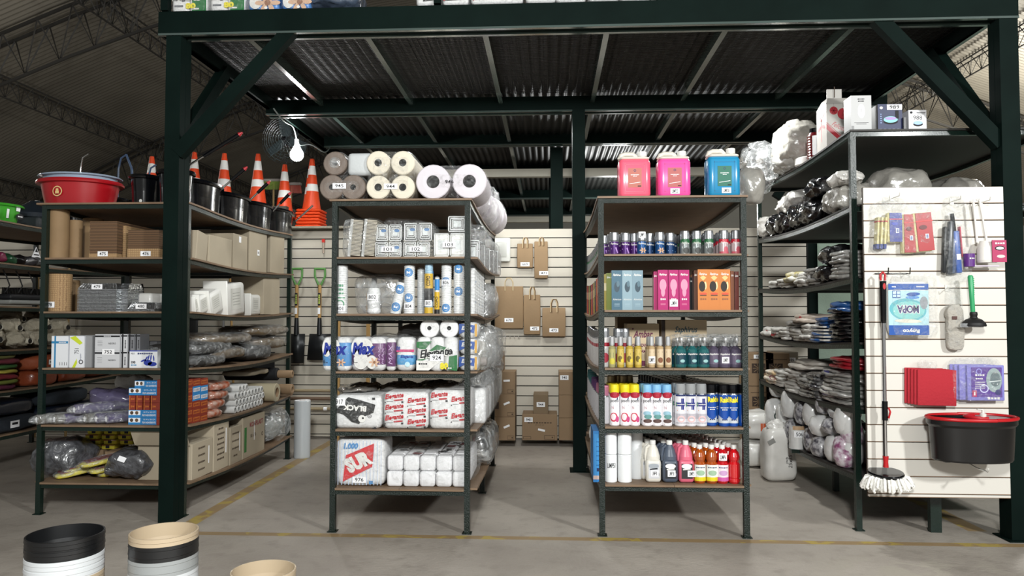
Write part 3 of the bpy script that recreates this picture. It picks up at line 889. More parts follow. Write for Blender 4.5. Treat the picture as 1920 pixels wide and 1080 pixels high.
clam('small white foam clamshell stack next to the front column', 350, 362, 553, .25, 0)
clam('white foam clamshell stack, second from the front column', 358, 386, 549, .28, 0)
clam('white foam clamshell stack leaning back, third from the front column', 378, 413, 541, .3, 0)
clam('largest white foam clamshell with a raised rim', 410, 455, 524, .1, 0)
clam('small bagged white foam clamshell beside the tall carton', 456, 484, 548, .02, 0)
carton('cardboard_box', 'tall plain carton at the end of the foam container shelf', 484, 516, 519, 2)
o = tag(MB().rbox(.16, .3, .12, CARTON, .004, 1).build('cardboard_box', loc=(-2.85, 6.75, RL.z(2, 6.75))), 'small brown carton behind the tall plain carton', 'cardboard box')

# fourth shelf: glove boxes
def gbox(label, px0, px1, ytop, k, y, d, m, deco=None, name='glove_box', zoff=0, hh=None, side=None):
    w_ = dpx(px1 - px0, y); pm_ = (px0 + px1) / 2; zb = RL.z(k, y) + zoff; h = hh or P(pm_, ytop, y).z - zb
    mb = MB(); mb.box(-w_ / 2, w_ / 2, 0, d, 0, h, m)
    o = tag(mb.build(name, loc=(P(pm_, 590, y).x, y, zb)), label, 'box')
    if deco: q = MB(); deco(q, front(0), w_, h); kid(q, 'printing', o)
    if side: q = MB(); side(q, right(w_ / 2), d, h); kid(q, 'side_printing', o)
    return o


PW = M('#e4e6ea', .4); CY = M('#2f7fae', .5); LIME = M('#c9d832', .5); NAVY = M('#1a2a5c', .5)
gbox('white glove box with thin blue cross stripes at the shelf end', 97, 130, 630, 3, Y0, .24, PW, lambda q, f, w, h: (q.rect(-w * .28, h * .5, w * .1, h, CY, f), q.rect(0, h * .80, w, h * .07, CY, f, .0012), q.text('~', .02, h * .8, w * .45, h * .035, PW, f, .002), [q.rect(w * (.02 + .14 * i), h * .12, .003, h * .1, INK, f) for i in range(4)]))
gbox('white glove box with lime green swirls and a ring logo', 131, 160, 630, 3, Y0, .24, PW, lambda q, f, w, h: (q.poly([(-w * .5, h * .95), (-w * .1, h), (w * .4, h * .78), (w * .2, h * .72)], LIME, f), q.poly([(-w * .3, h * .0), (w * .0, h * .28), (w * .05, h * .15), (-w * .1, 0)], LIME, f), q.disc(w * .3, h * .18, .016, .016, INK, f, .001, 20, .65), q.text('751', 0, h * .52, h * .17, .03, INK, f, .001, rot=PI / 2), q.text('Super', w * .28, h * .34, .05, .012, NAVY, f, rot=PI / 2)))
gbox('grey shadowed glove box squeezed beside the lime green one', 161, 174, 630, 3, Y0 + .01, .24, M('#8f9092', .5))  # separate grey box stands in for the lime box's shaded side


def blackbox(q, f, w, h):
    q.rect(0, h * .88, w, h * .1, INK, f); q.text('NEGRO', w * .2, h * .45, w * .3, h * .1, INK, f)
    for i in range(4): q.rect(-w * .3, h * (.3 + .1 * i), w * .2, h * .015, M('#7a7a7d'), f)
    q.text('~', w * .0, h * .88, w * .3, h * .06, PW, f, .002)


for row in range(2):
    for col in range(4):
        x0 = (178, 228, 241, 254)[col]; x1 = (227, 240, 253, 264)[col]; hh = .118
        gbox([['lower white and black glove box under the tag 752', 'upper white and black glove box above the tag 752'][row], ['lower narrow black-banded glove box', 'upper narrow black-banded glove box'][row] + [' right behind', ' beside the box tagged 752', ' standing third in the black-banded row', ' at the end of the black-banded row'][col]][col > 0], x0, x1, 0, 3, Y0 + .01 * col, .13 if col == 0 else .12, M('#c9cacd', .4) if col < 2 else M('#77787c', .35), blackbox if col == 0 else (lambda q, f, w, h: (q.rect(0, h * .9, w, h * .09, INK, f), q.rect(-w * .25, h * .5, w * .25, h, INK, f, .0012), q.text('~', w * .2, h * .4, h * .5, w * .2, INK, f, rot=PI / 2))), zoff=row * (hh + .001), hh=hh)


def tagcard(text, loc, label, w=.09, h=.04, rx=0):
    mb = MB(); mb.box(-w / 2, w / 2, 0, .001, 0, h, TAGW); mb.text(text, 0, h / 2, w * .62, h * .62, INK, front(0), .0012, bold=.01)
    o = mb.build('price_tag', loc=loc); o.rotation_euler.x = rx; return tag(o, label, 'price tag')


tagcard('752', (P(205, 590, Y0).x, Y0 - .004, RL.z(3, Y0) + .092), 'white handwritten tag reading 752 on the black-banded glove boxes')


def hand(q, f, w, h):
    BL = M('#2d3fa0', .5); q.rect(0, h * .97, w, h * .06, BL, f, .001)
    q.text('MELO', -w * .38, h * .82, w * .13, h * .09, INK, f); q.text('~', w * .06, h * .82, w * .55, h * .1, NAVY, f)
    q.text('100', -w * .36, h * .32, w * .15, h * .15, INK, f, bold=.03); q.text('~', -w * .34, h * .16, w * .2, h * .07, CY, f)
    q.disc(w * .16, h * .3, w * .15, h * .17, BL, f); q.disc(w * .32, h * .22, w * .16, h * .13, BL, f)
    for i, (dx, dz) in enumerate(((-.0, .3), (.08, .36), (.17, .38), (.27, .33))): q.disc(w * (.1 + dx), h * (.22 + dz), w * .025, h * .17, BL, f, rot=-.5 + .2 * i)
    q.disc(w * .0, h * .42, w * .1, h * .05, BL, f, rot=.4)


gbox('low nitrile glove box with a blue glove picture against the column', 243, 298, 657, 3, Y0 - .004, .12, PW, hand)
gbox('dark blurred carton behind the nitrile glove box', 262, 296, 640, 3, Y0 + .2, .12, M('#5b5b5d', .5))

# aisle side of the fourth shelf: bagged dark gloves
DARKF = mat('dark_fabric', '#2c2a28', .7, bump=.4, bscale=30); BROWNW = mat('brown_wrapped_gloves', '#6a5a44', .3, bump=.6, bscale=22, coat=.6)
for k, (ya, yb, dz, hh, m, lab) in enumerate((
    (5.15, 5.8, 0, .09, DARKF, 'dark bagged bundle lowest beside the front column on the gloves shelf'),
    (5.2, 5.95, .09, .1, DARKF, 'dark bagged gloves lying over the lowest bundle beside the front column'),
    (5.45, 6.2, .05, .1, BROWNW, 'brown glossy bag of gloves between dark bundles'),
    (5.5, 6.35, .17, .08, BROWNW, 'brown glossy bag of gloves topmost by the front column'),
    (6.25, 6.75, 0, .15, DARKF, 'black cloth gloves folded near the middle of the gloves shelf'),
    (6.4, 7.2, .08, .11, BROWNW, 'glossy yellow brown bag of work gloves near the shelf end'),
    (6.35, 7.25, .2, .09, BROWNW, 'brown bag of gloves topmost at the shelf end'))):
    ym = (ya + yb) / 2; mb = MB().blob(.44, yb - ya, hh, m, 3.5, .012, 9, k, 10)
    o = tag(mb.build('bagged_gloves', loc=(-2.75, ym, RL.z(3, ym) + dz)), lab, 'bag')
    mb = MB().blob(.47, yb - ya + .03, hh + .012, CRINK, 3, .014, 11, k + 30, 10, flat=True); kid(mb, 'clear_wrap', o)

# fifth shelf: clear and purple rolls lying front to back, boxes of film
def lying(label, px, py, y, r, L, m, group=None, ang=0, name='film_roll', core=.55, corem=None, tilt=0, zfix=None, wrapm=None, cat='roll'):
    c = P(px, py, y); mb = MB().roll(r, r * core, L, m, core=corem or TAGW)
    if wrapm: mb.shell([(r + .003, 0, wrapm), (r + .004, L, wrapm)], 16, TR(rx=R(-90)))
    o = mb.build(name, loc=(c.x, y, (zfix if zfix is not None else c.z))); o.rotation_euler = (tilt, 0, ang)
    return tag(o, label, cat, group)


PURP = mat('purple_film', '#5c5672', .25, bump=.4, bscale=20, coat=.7); GREYF = mat('grey_film', '#6e6c67', .25, bump=.4, bscale=20, coat=.7)
z5 = RL.lv[4]
for k, (px, dz, m, yy, lab) in enumerate(((73, 0, GREYF, 5.07, 'grey film roll with open white core overhanging the shelf end'), (106, 0, GREYF, 5.1, 'grey film roll with white core, second from the shelf end'), (125, 0, PURP, 5.13, 'purple film roll with white core, third along the shelf front'), (143, .066, PURP, 5.12, 'purple film roll lying on top of the row of film rolls'), (163, 0, GREYF, 5.14, 'crinkled film roll in the middle of the row of film rolls'), (184, 0, PURP, 5.14, 'purple film roll next to last before the cling film boxes'), (203, 0, PURP, 5.14, 'purple film roll pressed against the blue cling film boxes'))):
    r = .036; o = lying(lab, px, 590, yy, r, .62, m, ang=-.62, zfix=z5 + r + dz + .001)
    mb = MB().blob(.085, .5, .08, CRINK, 3, .008, 16, k, 8, z0=-.04, flat=True, X=TR(0, .2, 0)); kid(mb, 'clear_wrap', o)
tag(MB().blob(.42, .3, .13, PURP, 2.5, .03, 8, 3, 10).build('folded_purple_film', loc=(P(215, 590, 5.4).x, 5.5, z5 + .08)), 'folded purple and blue film lying over the film rolls', 'folded film')
tag(MB().blob(.26, .2, .15, mat('fleece', '#dcdbd6', .95, bump=.8, bscale=30), 2.6, .02, 14, 5, 12).build('white_fleece_bundle', loc=(P(205, 590, 5.4).x, 5.75, z5 + .16)), 'fluffy white bundle on top of the purple film', 'bundle')
CF_B = M('#2b7cb8', .45); CF_R = M('#812f1f', .45); CF_O = M('#b8682c', .45)


def cfbox(q, f, w, h):
    q.rect(-w * .28, h * .62, w * .42, h * .62, PW, f); q.disc(-w * .38, h * .62, w * .06, h * .25, DK, f, .0015); q.disc(-w * .2, h * .62, w * .06, h * .25, BR, f, .0015)
    q.text('FILM ADHERENTE', w * .24, h * .3, w * .48, h * .26, PW, f, .0015, bold=.02); q.text('30 M x 38 CM', w * .25, h * .72, w * .42, h * .2, PW, f, .0015)


zz = 0; hb_ = dpx(14, Y0)
for k, lab in enumerate(('lowest blue cling film box in the pile by the column', 'second blue cling film box from the bottom of the pile by the column')):
    gbox(lab, 243, 298, 0, 4, Y0, .06, CF_B, cfbox, 'cling_film_box', zz, hb_ - .001); zz += hb_
for row in range(2):
    for c in range(4):
        gbox(['lower', 'upper'][row] + ' small orange red film box, ' + ['outermost', 'second', 'third', 'innermost'][c] + ' of its row by the column', 245 + c * 13.5, 257 + c * 13.5, 0, 4, Y0, .06, CF_R, lambda q, f, w, h: (q.rect(-w * .4, h * .5, w * .14, h, CF_O, f), q.text('~', w * .1, h * .5, w * .6, h * .3, CF_O, f)), 'film_box', zz, hb_ - .002)
    zz += hb_
for k, (dx, lab) in enumerate(((0, 'blue cling film box above the small orange boxes'), (11, 'topmost blue cling film box, shifted towards the column'))):
    gbox(lab, 243 + dx, 298, 0, 4, Y0, .06, CF_B, cfbox, 'cling_film_box', zz, hb_ - .001); zz += hb_
# aisle side: stacked film cartons seen on their ends
random.seed(4)
for r_ in range(6):
    for c in range(3):
        y = 5.17 + c * .12; hgt = .052; blue = r_ in (3, 4) and c > 0
        z0_ = RL.z(4, y) + r_ * (hgt + .001)
        mb = MB(); mb.box(-.1, .1, -.058, .058, 0, hgt, CF_B if blue else CF_R); f = right(.1)
        mb.rect(0, hgt * .5, .1, hgt * .5, PW if blue else CF_O, f, .001); mb.text('FILM ADHERENTE' if blue else '~', 0, hgt * .5, .09, hgt * .35, NAVY if blue else CF_R, f, .002)
        tag(mb.build('film_box', loc=(-2.665, y, z0_)), ('blue and white' if blue else 'red and orange') + ' film box end facing the aisle beside the front column', 'box', 'film box ends stacked beside the front column')
ORB = mat('orange_bag_print', '#93421f', .3, bump=.7, bscale=20, coat=.6, var=.6, vscale=16, col2='#b4a296')
for k in range(4):
    y = 5.62 + .05 * k; tag(MB().blob(.3, .30, .075, ORB, 3, .012, 14, k, 8).build('printed_film_bag', loc=(-2.70, y, RL.z(4, y) + .068 * k)), ['lowest', 'second lowest', 'third', 'topmost'][k] + ' crinkled bag with orange and purple print in the pile facing the aisle', 'bag')
WR = M('#d4d4d2', .3, coat=.5)
for r_ in range(4):
    for c in range(9 if r_ < 3 else 3):
        y = 5.95 + c * .07 + r_ * .03 * (r_ % 2); rr = .03
        mb = MB().roll(rr, rr * .55, .3, WR, core=M('#8c8c8a'), seg=14)
        o = mb.build('clear_bag_roll', loc=(-2.56, y, RL.z(4, y) + rr + r_ * .055)); o.rotation_euler.z = R(90)
        tag(o, 'thin white roll of clear bags with its open end facing the aisle', 'roll', 'thin clear bag rolls in the heap facing the aisle')
def aisle_roll(label, y, r, dz, m, x1=-2.5, L=.5, core=.5, corem=CARTON, stick=0):
    mb = MB().roll(r, r * core, L, m, core=corem)
    o = mb.build('material_roll', loc=(x1, y, RL.z(4, y) + r + dz)); o.rotation_euler.z = R(90)
    if stick: q = MB().roll(r * .62, r * .4, stick, CARTON, X=TR(0, -stick, 0)); kid(q, 'cardboard_core', o)
    return tag(o, label, 'roll')


aisle_roll('clear plastic roll with thick cardboard core near the shelf end', 6.72, .085, 0, mat('amber_film', '#b3a98f', .2, coat=.8, bump=.2, bscale=14))
aisle_roll('black fabric roll on a cardboard tube above the clear rolls', 6.9, .06, .17, M('#0c0d11', .8), stick=.14, x1=-2.56)
aisle_roll('small brown cardboard tube end beside the clear plastic roll', 7.02, .05, 0.02, CARTON, x1=-2.46)
tag(MB().blob(.3, .5, .05, CARTON2, 4, .01, 6, 3, 8).build('folded_kraft_paper', loc=(-2.75, 6.6, RL.z(4, 6.6) + .26)), 'folded pale kraft paper on top of the rolls below the gloves shelf', 'paper')

# bottom shelf
z6 = RL.lv[5]
BAGG = mat('grey_mesh_in_bag', '#55565a', .35, bump=.9, bscale=38, coat=.8, var=.5, vscale=28)
tag(MB().blob(.40, .4, .28, BAGG, 2.4, .03, 9, 1, 14).build('bag_of_scourers', loc=(P(120, 590, 5.35).x, 5.4, RL.z(5, 5.4))), 'big clear bag of grey steel scourers at the shelf end', 'bag')
o = tag(MB().blob(.36, .3, .22, BAGG, 2.4, .03, 9, 2, 14).build('bag_of_scourers', loc=(P(252, 590, 5.25).x, 5.28, RL.z(5, 5.3))), 'clear bag of shiny steel scourers with a white label by the column', 'bag'); 
q = MB(); q.box(-.03, .03, -.001, .001, -.018, .018, TAGW, X=TR(0, -.155, .165, rx=-.5, ry=.3)); kid(q, 'price_label', o)
YEL = mat('yellow_cloth', '#cfc23a', .75, bump=.4, bscale=30, var=.15); CRED = M('#7a1d1c', .4, coat=.5)
for k in range(6):
    px = 128 + 16 * k; yy = 5.16 + .05 * (k % 3)
    mb = MB().blob(.15, .34, .035, YEL, 4, .006, 12, k, 8); X = TR(0, 0, 0)
    o = mb.build('yellow_cloth_pack', loc=(P(px, 590, yy).x + .02, yy + .16, RL.z(5, yy) + .02 + .03 * (k if k < 4 else 5 - k) * .9)); o.rotation_euler = (.15, 0, -.75)
    q = MB(); q.box(-.05, .05, -.14, .14, .036, .04, CRED); kid(q, 'red_band', o); q = MB(); q.blob(.16, .36, .045, CRINK, 3.5, .006, 15, k, 8, flat=True); kid(q, 'clear_wrap', o)
    tag(o, 'folded yellow cloth pack with dark red band, ' + ['outermost by the scourers', 'second from the shelf end', 'third from the shelf end', 'fourth from the shelf end', 'next to last before the labelled bag', 'touching the labelled scourer bag'][k], 'cloth pack')
for r_ in range(4):
    for c in range(3 if r_ else 2):
        px = 188 + 30 * c + (r_ % 2) * 4; yy = 5.62
        o = tag(MB().rbox(.105, .16, .036, YEL, .012).build('sponge_pack', loc=(P(px, 590, yy).x, yy, RL.z(5, yy) + .17 + r_ * .038)), 'yellow sponge pack in the %s row from the carton up, %s one' % (['lowest', 'second', 'third', 'top'][r_], ['outer', 'middle', 'inner'][c]), 'sponge pack')
        q = MB(); q.rect(.0, .02, .03, .022, INK, front(-.08), .001); q.rect(0, .033, .1, .006, CRED, front(-.08), .001); kid(q, 'label', o)
gbox('plain carton top behind the labelled scourer bag', 200, 297, 830, 5, Y0 + .32, .25, CARTON, name='cardboard_box', hh=.165)
gbox('flat carton carrying the yellow sponge packs', 165, 200, 830, 5, Y0 + .4, .2, CARTON, name='cardboard_box', hh=.165)

# cartons facing the aisle
def lines(txts, col=DK, size=.035):
    def f_(q, f, L, h):
        n = len(txts)
        for i, t_ in enumerate(txts): q.text(t_, -L * .05, h * (.82 - .6 * i / max(1, n - 1)), min(L * .6, .018 * len(t_)), .016, col, f, .0012, bold=.01)
        q.rect(L * .3, h * .55, .015, h * .5, TAGW, f, .001)
    return f_


PINK = M('#8f2a4e', .6)
o = carton('open_carton', 'open carton with raised flaps and a white label beside the column', 349, 390, 830, 5, d=.4, X=-2.555, m=CARTON2, marks=lines(['~~~~~~', '~~~~~~', '~~~~~~', '~~~~~~']))
q = MB(); q.box(-.2, .2, -.004, .0, 0, .13, CARTON2, X=TR(0, -.2, PX(370, 830, -2.555).z - RL.z(5, 5.4) - .0, rx=.5)); q.box(.19, .197, -.19, .19, 0, .1, CARTON2, X=TR(0, 0, PX(370, 830, -2.555).z - RL.z(5, 5.4), ry=-.5)); kid(q, 'flap', o)
carton('printed_carton', 'tall closed carton printed with black lines beside the open one', 391, 421, 789, 5, d=.4, X=-2.555, m=CARTON2, marks=lines(['~~~~~', '~~~~~~~', '~~~~~~', '~~~~~~~', '~~~~~~', '~~~~~~~', '~~~~~~~']))
carton('printed_carton', 'lower carton with a purple striped flap between the printed ones', 423, 446, 802, 5, d=.4, X=-2.555, m=CARTON2, marks=lines(['~~~~~~~', '~~~~~~~', '~~~~~~~', '~~~~']))
o = carton('printed_carton', 'carton with a green strip and red logo lettering near the clear bag', 447, 490, 780, 5, d=.4, X=-2.555, m=CARTON2, marks=lambda q, f, L, h: (q.rect(-L * .38, h * .45, L * .1, h * .6, M('#3c7a3c'), f), q.text('KOAPLAST', L * .1, h * .78, L * .6, h * .12, M('#8c2036'), f, bold=.02), q.text('50 x 70', -.02, h * .5, L * .25, h * .08, DK, f), q.disc(L * .38, h * .45, .018, .018, DK, f, .001, 16, .6), q.rect(.0, h * .62, .014, h * .5, TAGW, f, .002)))
tag(MB().blob(.34, .5, .30, CRINK, 2.6, .04, 8, 3, 14, flat=True).build('clear_plastic_bag', loc=(-2.66, 6.93, RL.z(5, 6.9))), 'large crumpled clear plastic bag bulging over the lowest shelf end', 'bag')
tag(MB().blob(.26, .4, .2, mat('bag_fill', '#8f918e', .5, bump=.6, bscale=30), 2.6, .03, 8, 6, 10).build('bagged_goods', loc=(-2.68, 6.93, RL.z(5, 6.9) + .02)), 'pale goods inside the crumpled clear bag', 'goods')
# stretch film roll on the floor
o = MB(); SF = mat('stretch_film', '#c3c8cb', .18, bump=.15, bscale=12, coat=.8, stretch=(1, 1, .3)); o.lathe([(.078, 0, SF), (.08, .01, SF), (.08, .60, SF), (.077, .61, SF), (.03, .61, TAGW)], 32); o.shell([(.03, .5, CARTON), (.03, .612, CARTON)], 16)
o = tag(o.build('stretch_film_roll', loc=(P(561, 860, 7.19).x, 7.27, 0)), 'tall roll of clear stretch film standing on the floor', 'roll'); o.scale = (1, 1, (P(561, 752, 7.19).z) / .61)
# ================================================================ rack in the shadows on the far side of the left aisle
XB = -4.72
MOP = mat('mop_yarn', '#a79f8d', .95, bump=.9, bscale=55)
random.seed(8)
k = 0
mh = MB().blob(.22, .3, .17, MOP, 2.2, .03, 14, 2, 12).build('cotton_mop', loc=(0, 0, 0)); q = MB(); q.tube([(.05, -.12, .07), (.06, -.165, .07)], .028, M('#cfc9b8', .6), 12, cap=False); q.tube([(.05, -.12, .07), (.06, -.162, .07)], .02, M('#1c1a18'), 12); kid(q, 'socket', mh)
spots = [(x, y_, zz) for x, y_, zz in ((-4.9, 5.75, 0), (-4.88, 6.0, 0), (-4.9, 6.25, .02), (-4.88, 6.5, 0), (-4.9, 6.78, 0), (-4.9, 7.05, 0), (-4.92, 7.3, 0), (-4.93, 5.9, .12), (-4.93, 6.2, .13), (-4.95, 6.5, .12), (-4.92, 6.85, .12), (-4.94, 7.15, .11), (-5.1, 6.0, .2), (-5.1, 6.7, .2), (-5.15, 7.2, .18))]
for i, (x, y_, dz) in enumerate(spots):
    o = mh if i == 0 else dup(mh); o.location = (x, y_, RB.z(3, y_) + dz); o.rotation_euler.z = R(60 + random.uniform(-20, 25))
    tag(o, 'off-white cotton mop head with a round socket heaped on the rack in the shadows', 'mop head', 'cotton mop heads in the heap')
# green basin, dark lids, hooks and brushes
o = tag(tub(.2, .2, .17, M('#3f9e2c', .35, coat=.3), .8).build('green_basin', loc=(-4.93, 6.32, RB.z(0, 6.3))), 'bright green plastic basin with handles and stickers', 'basin')
q = MB(); f = lambda u, z, off: (.178 + off + z * .1, u, z); q.disc(.06, .07, .05, .025, INK, f, .004, 18); q.text('~', .06, .07, .06, .012, TAGW, f, .007, shear=.3); q.rect(-.09, .08, .03, .08, TAGW, f, .004); q.rect(.03, .13, .05, .03, TAGW, f, .004); kid(q, 'stickers', o)
q = MB(); q.tube([(.0, -.2, .15), (.03, -.25, .1), (0, -.22, .05)], .006, INK, 6); kid(q, 'handle', o)
o = tag(MB().lathe([(.24, 0, M('#0d1a26', .5)), (.23, .04, M('#0d1a26', .5)), (.06, .17, M('#0d1a26', .5)), (0.001, .18, M('#0d1a26', .5))], 28).build('dark_basin', loc=(-4.96, 6.9, RB.z(0, 6.9) + .12)), 'dark upturned basin behind the green basin', 'basin')
tag(MB().rbox(.4, .5, .12, M('#1a2226', .6), .03).build('dark_storage_tub', loc=(-4.98, 6.92, RB.z(0, 6.9))), 'dark flat tub under the upturned basin', 'tub')
random.seed(3)
for i in range(7):
    c = ['#151518', '#3a1d2e', '#7a2046', '#1d4d32', '#101014', '#2b2b30', '#4a4a4a'][i]
    y_ = 5.95 + .13 * i
    tag(MB().blob(.2, .2, .10, M(c, .35, coat=.5), 2.3, .02, 12, i, 8).build('wrapped_brush', loc=(-4.86, y_, RB.z(1, y_))), 'small %s wrapped brush in the row under the green basin' % ['black', 'plum', 'magenta', 'green', 'jet black', 'charcoal', 'grey'][i], 'brush')
o = tag(MB().add([(0, 0, 0), (.0, .12, 0), (.0, .06, .1), (.004, 0, 0), (.004, .12, 0), (.004, .06, .1)], [(0, 1, 2), (5, 4, 3)], TAGW).build('price_card', loc=(-4.8, 6.62, RB.z(1, 6.6) + .09)), 'small white triangular card with dark print near the wrapped brushes', 'card')
q = MB(); q.poly([(.06, .09), (.04, .05), (.08, .05)], INK, right(.005)); q.rect(.06, .025, .07, .012, INK, right(.005)); kid(q, 'printing', o)
for i in range(7):
    y_ = 5.85 + .16 * i; mb = MB(); zt = RB.z(1, y_) - .045
    mb.tube([(0, 0, 0), (.02, .02, -.06), (.03, .05, -.14), (.0, .04, -.2)], .006, M('#1b1b1d', .4), 6)
    tag(mb.build('wire_hook', loc=(-4.85, y_, zt)), 'black bent wire hook hanging below the brush shelf', 'hook', 'wire hooks below the brush shelf')
o = tag(MB().rbox(.16, .8, .05, M('#141519', .6), .02).build('push_broom', loc=(-4.84, 6.6, RB.z(2, 6.6) + .33)), 'long black broom head lying above the mop heads', 'broom'); o.location = (-4.86, 6.75, RB.lv[2] + .36)
o.location.z = RB.lv[2] + .045
q = MB()
for i in range(40): q.tube([(-.02, -.38 + .0195 * i, .04), (-.03, -.38 + .0195 * i + .02, .11)], .006, BLACKP, 4)
kid(q, 'bristles', o)
tag(MB().rbox(.3, .9, .04, M('#8f918d', .5), .02).build('flat_mop_pack', loc=(-4.9, 6.75, RB.lv[2] + .002)), 'pale flat mop frame pack under the black broom head', 'pack')
for px, lab in ((128, 'wooden broom stick standing behind the shadowed rack near its end'), (70, 'wooden broom stick with spiral grip standing behind the shadowed rack')):
    c = P(px, 590, 8.3); mb = MB(); mb.tube([(0, 0, 0), (0, 0, 2.0)], .014, M('#a88c5c', .6), 8); tag(mb.build('broom_stick', loc=(c.x, 8.3, 0)), lab, 'stick')
# orange cloth bundles and coloured cloths
ORG = mat('orange_cloth', '#8d4424', .7, bump=.5, bscale=20); RUST = mat('rust_cloth_bag', '#7c3a22', .35, bump=.6, bscale=18, coat=.5)
for i, (y_, L, dz, m, lab) in enumerate(((6.85, .55, .14, ORG, 'orange folded cloth bundle with a white label topmost by the rack post'), (7.5, .7, .15, ORG, 'second orange cloth bundle behind the labelled one'), (6.75, .4, 0, RUST, 'rust brown bagged cloth bundle under the labelled orange one'), (7.2, .4, 0, RUST, 'rust brown bagged cloth bundle in the middle of its row'), (7.65, .45, 0, RUST, 'rust brown bagged cloth bundle at the far end of its row'))):
    o = tag(MB().blob(.4, L, .15, m, 4, .012, 9, i, 10).build('cloth_bundle', loc=(-4.9, y_, RB.z(4, y_) + dz)), lab, 'cloth bundle')
    if i == 0: q = MB(); q.rect(-.06, .08, .1, .045, TAGW, right(.205), .004); q.rect(-.06, .08, .07, .012, INK, right(.205), .005); kid(q, 'paper_label', o)
for i, (c, lab) in enumerate((('#5c1c3a', 'plum'), ('#6f7830', 'olive green'), ('#7a1f2b', 'dark red'), ('#a0943a', 'yellow'), ('#3b6430', 'green'), ('#74303c', 'crimson'), ('#6b6a3a', 'moss'))):
    y_ = 6.2; o = tag(MB().blob(.36, .5, .05, mat('cloth_' + c[1:], c, .8, bump=.4, bscale=25), 3, .012, 10, i, 8).build('folded_cloth', loc=(-4.9 + .01 * (i % 3), y_ + .03 * (i % 2), RB.z(4, y_) + .045 * i)), lab + ' folded cleaning cloth in the coloured pile on the shadowed rack', 'cloth')
# dark blue bundles
DB = mat('dark_blue_bag', '#161d2b', .3, bump=.5, bscale=10, coat=.7); DG = mat('dark_felt', '#1c232b', .9, bump=.3, bscale=30)
for i, (y_, L, dz, hh, m, lab) in enumerate(((6.3, .8, 0, .15, DG, 'dark blue felt bundle with a white label lying lowest'), (6.25, .8, .15, .14, DB, 'dark bagged bundle with plastic glints over the labelled one'), (7.2, .9, 0, .17, DB, 'dark bagged bundle deeper on the lowest shadowed shelf'), (7.1, .7, .16, .14, DG, 'dark folded felt with a pale fold, on the deeper bagged bundle'))):
    o = tag(MB().blob(.46, L, hh, m, 4, .012, 7, i + 3, 10).build('dark_bundle', loc=(-4.92, y_, RB.z(5, y_) + dz)), lab, 'bundle')
    if i == 0: q = MB(); q.rect(.0, .08, .11, .06, TAGW, right(.235), .006); q.rect(0, .085, .07, .02, INK, right(.235), .007); kid(q, 'paper_label', o)
# ================================================================ middle rack
Y1 = 4.82
BROWNF = mat('brown_paper_towel', '#75685e', .5, bump=.5, bscale=14, coat=.5, var=.25, vscale=10)
CREAM = mat('cream_paper', '#d9d1bf', .7, bump=.25, bscale=16, stretch=(1, 1, 3)); LILAC = mat('lilac_white_paper', '#d2ccd2', .7, bump=.15, bscale=20)


def roll_pack(label, pxc, pyc_list, r_px, y, m, L=.4, hole=.3, tagt=None, tagpos=None, corem=None, wrapm=CLEAR, bare=False, zb=None):
    """one wrapped pack of rolls lying front to back; (px, py) centre of each roll"""
    zb = zb if zb is not None else RM.z(0, y)
    r = dpx(r_px, y); cs = [P(a, b_, y) for a, b_ in pyc_list]
    zmin = min(c.z for c in cs); x0 = P(pxc, 590, y).x
    e = empty('roll_pack', (x0, y, zb), 0, label, 'pack of rolls')
    for c in cs:
        zc_ = r + (c.z - zmin)
        kid(MB().roll(r, r * hole, L, m, core=corem or M('#2e2622', .9)), 'roll', e, (c.x - x0, 0, zc_))
    # clear film stretched over the pack
    xs = [c.x - x0 for c in cs]; zs = [r + c.z - zmin for c in cs]
    w_ = max(xs) - min(xs) + 2 * r + .008; h_ = max(zs) + r + .006 if len(set(round(z, 2) for z in zs)) > 1 else 2 * r + .008
    q = MB(); q.rbox(w_, h_, L + .012, wrapm, r * .95, 8, X=TR((max(xs) + min(xs)) / 2, -.006, h_ / 2, rx=R(-90)))
    kid(q, 'film_wrap', e)
    if tagt: price(e, tagt, tagpos[0] - x0, tagpos[1] - zb, -.008, .09 if not bare else .09, .036, bare=bare)
    return e


y = Y1 - .02; T = lambda a, b_: (P(a, b_, y).x, P(a, b_, y).z)
roll_pack('brown paper towel pack of two rolls tagged 945', 642, ((622, 345), (662, 345)), 24, y, BROWNF, .4, .22, '945', T(637, 349))
roll_pack('brown paper towel roll pack lying on the one tagged 945', 640, ((628, 300),), 23, y + .02, BROWNF, .4, .22, zb=RM.z(0, y) + .168, wrapm=CLEAR2)
o = tag(MB().rbox(.17, .36, .15, mat('white_film_pack', '#c4c8c9', .2, bump=.5, bscale=14, coat=.8), .03).build('wrapped_pack', loc=(P(667, 590, y).x + .01, y + .21, RM.z(0, y) + .17)), 'shiny white wrapped pack between the brown rolls and the cream rolls', 'pack')
roll_pack('cream paper towel pack of four rolls tagged 944', 733, ((709, 301), (755, 301), (709, 347), (755, 347)), 23, y, CREAM, .4, .3, '944', T(733, 350), bare=False)
roll_pack('pack of two large white jumbo rolls tagged 946', 847, ((812, 337), (880, 336)), 33, y, LILAC, .4, .36, '946', T(843, 341), bare=True, corem=M('#4a4442', .9))
for k in range(4):
    yy = 5.28 + .44 * k
    e = roll_pack(['second', 'third', 'fourth', 'last'][k] + ' pack of large white jumbo rolls going back along the rack edge', 847, ((812, 337), (880, 336)), 33, yy, LILAC, .4, .36, corem=M('#4a4442', .9)); e.location.x = P(847, 590, y).x - .075
    e.location.z = RM.z(0, yy + .2)
    e = roll_pack(['second', 'third', 'fourth', 'last'][k] + ' pack of cream towel rolls behind the one tagged 944', 733, ((709, 301), (755, 301), (709, 347), (755, 347)), 23 * y / yy, yy, CREAM, .4, .3); e.location.x = P(733, 590, y).x
    e.location.z = RM.z(0, yy + .2)
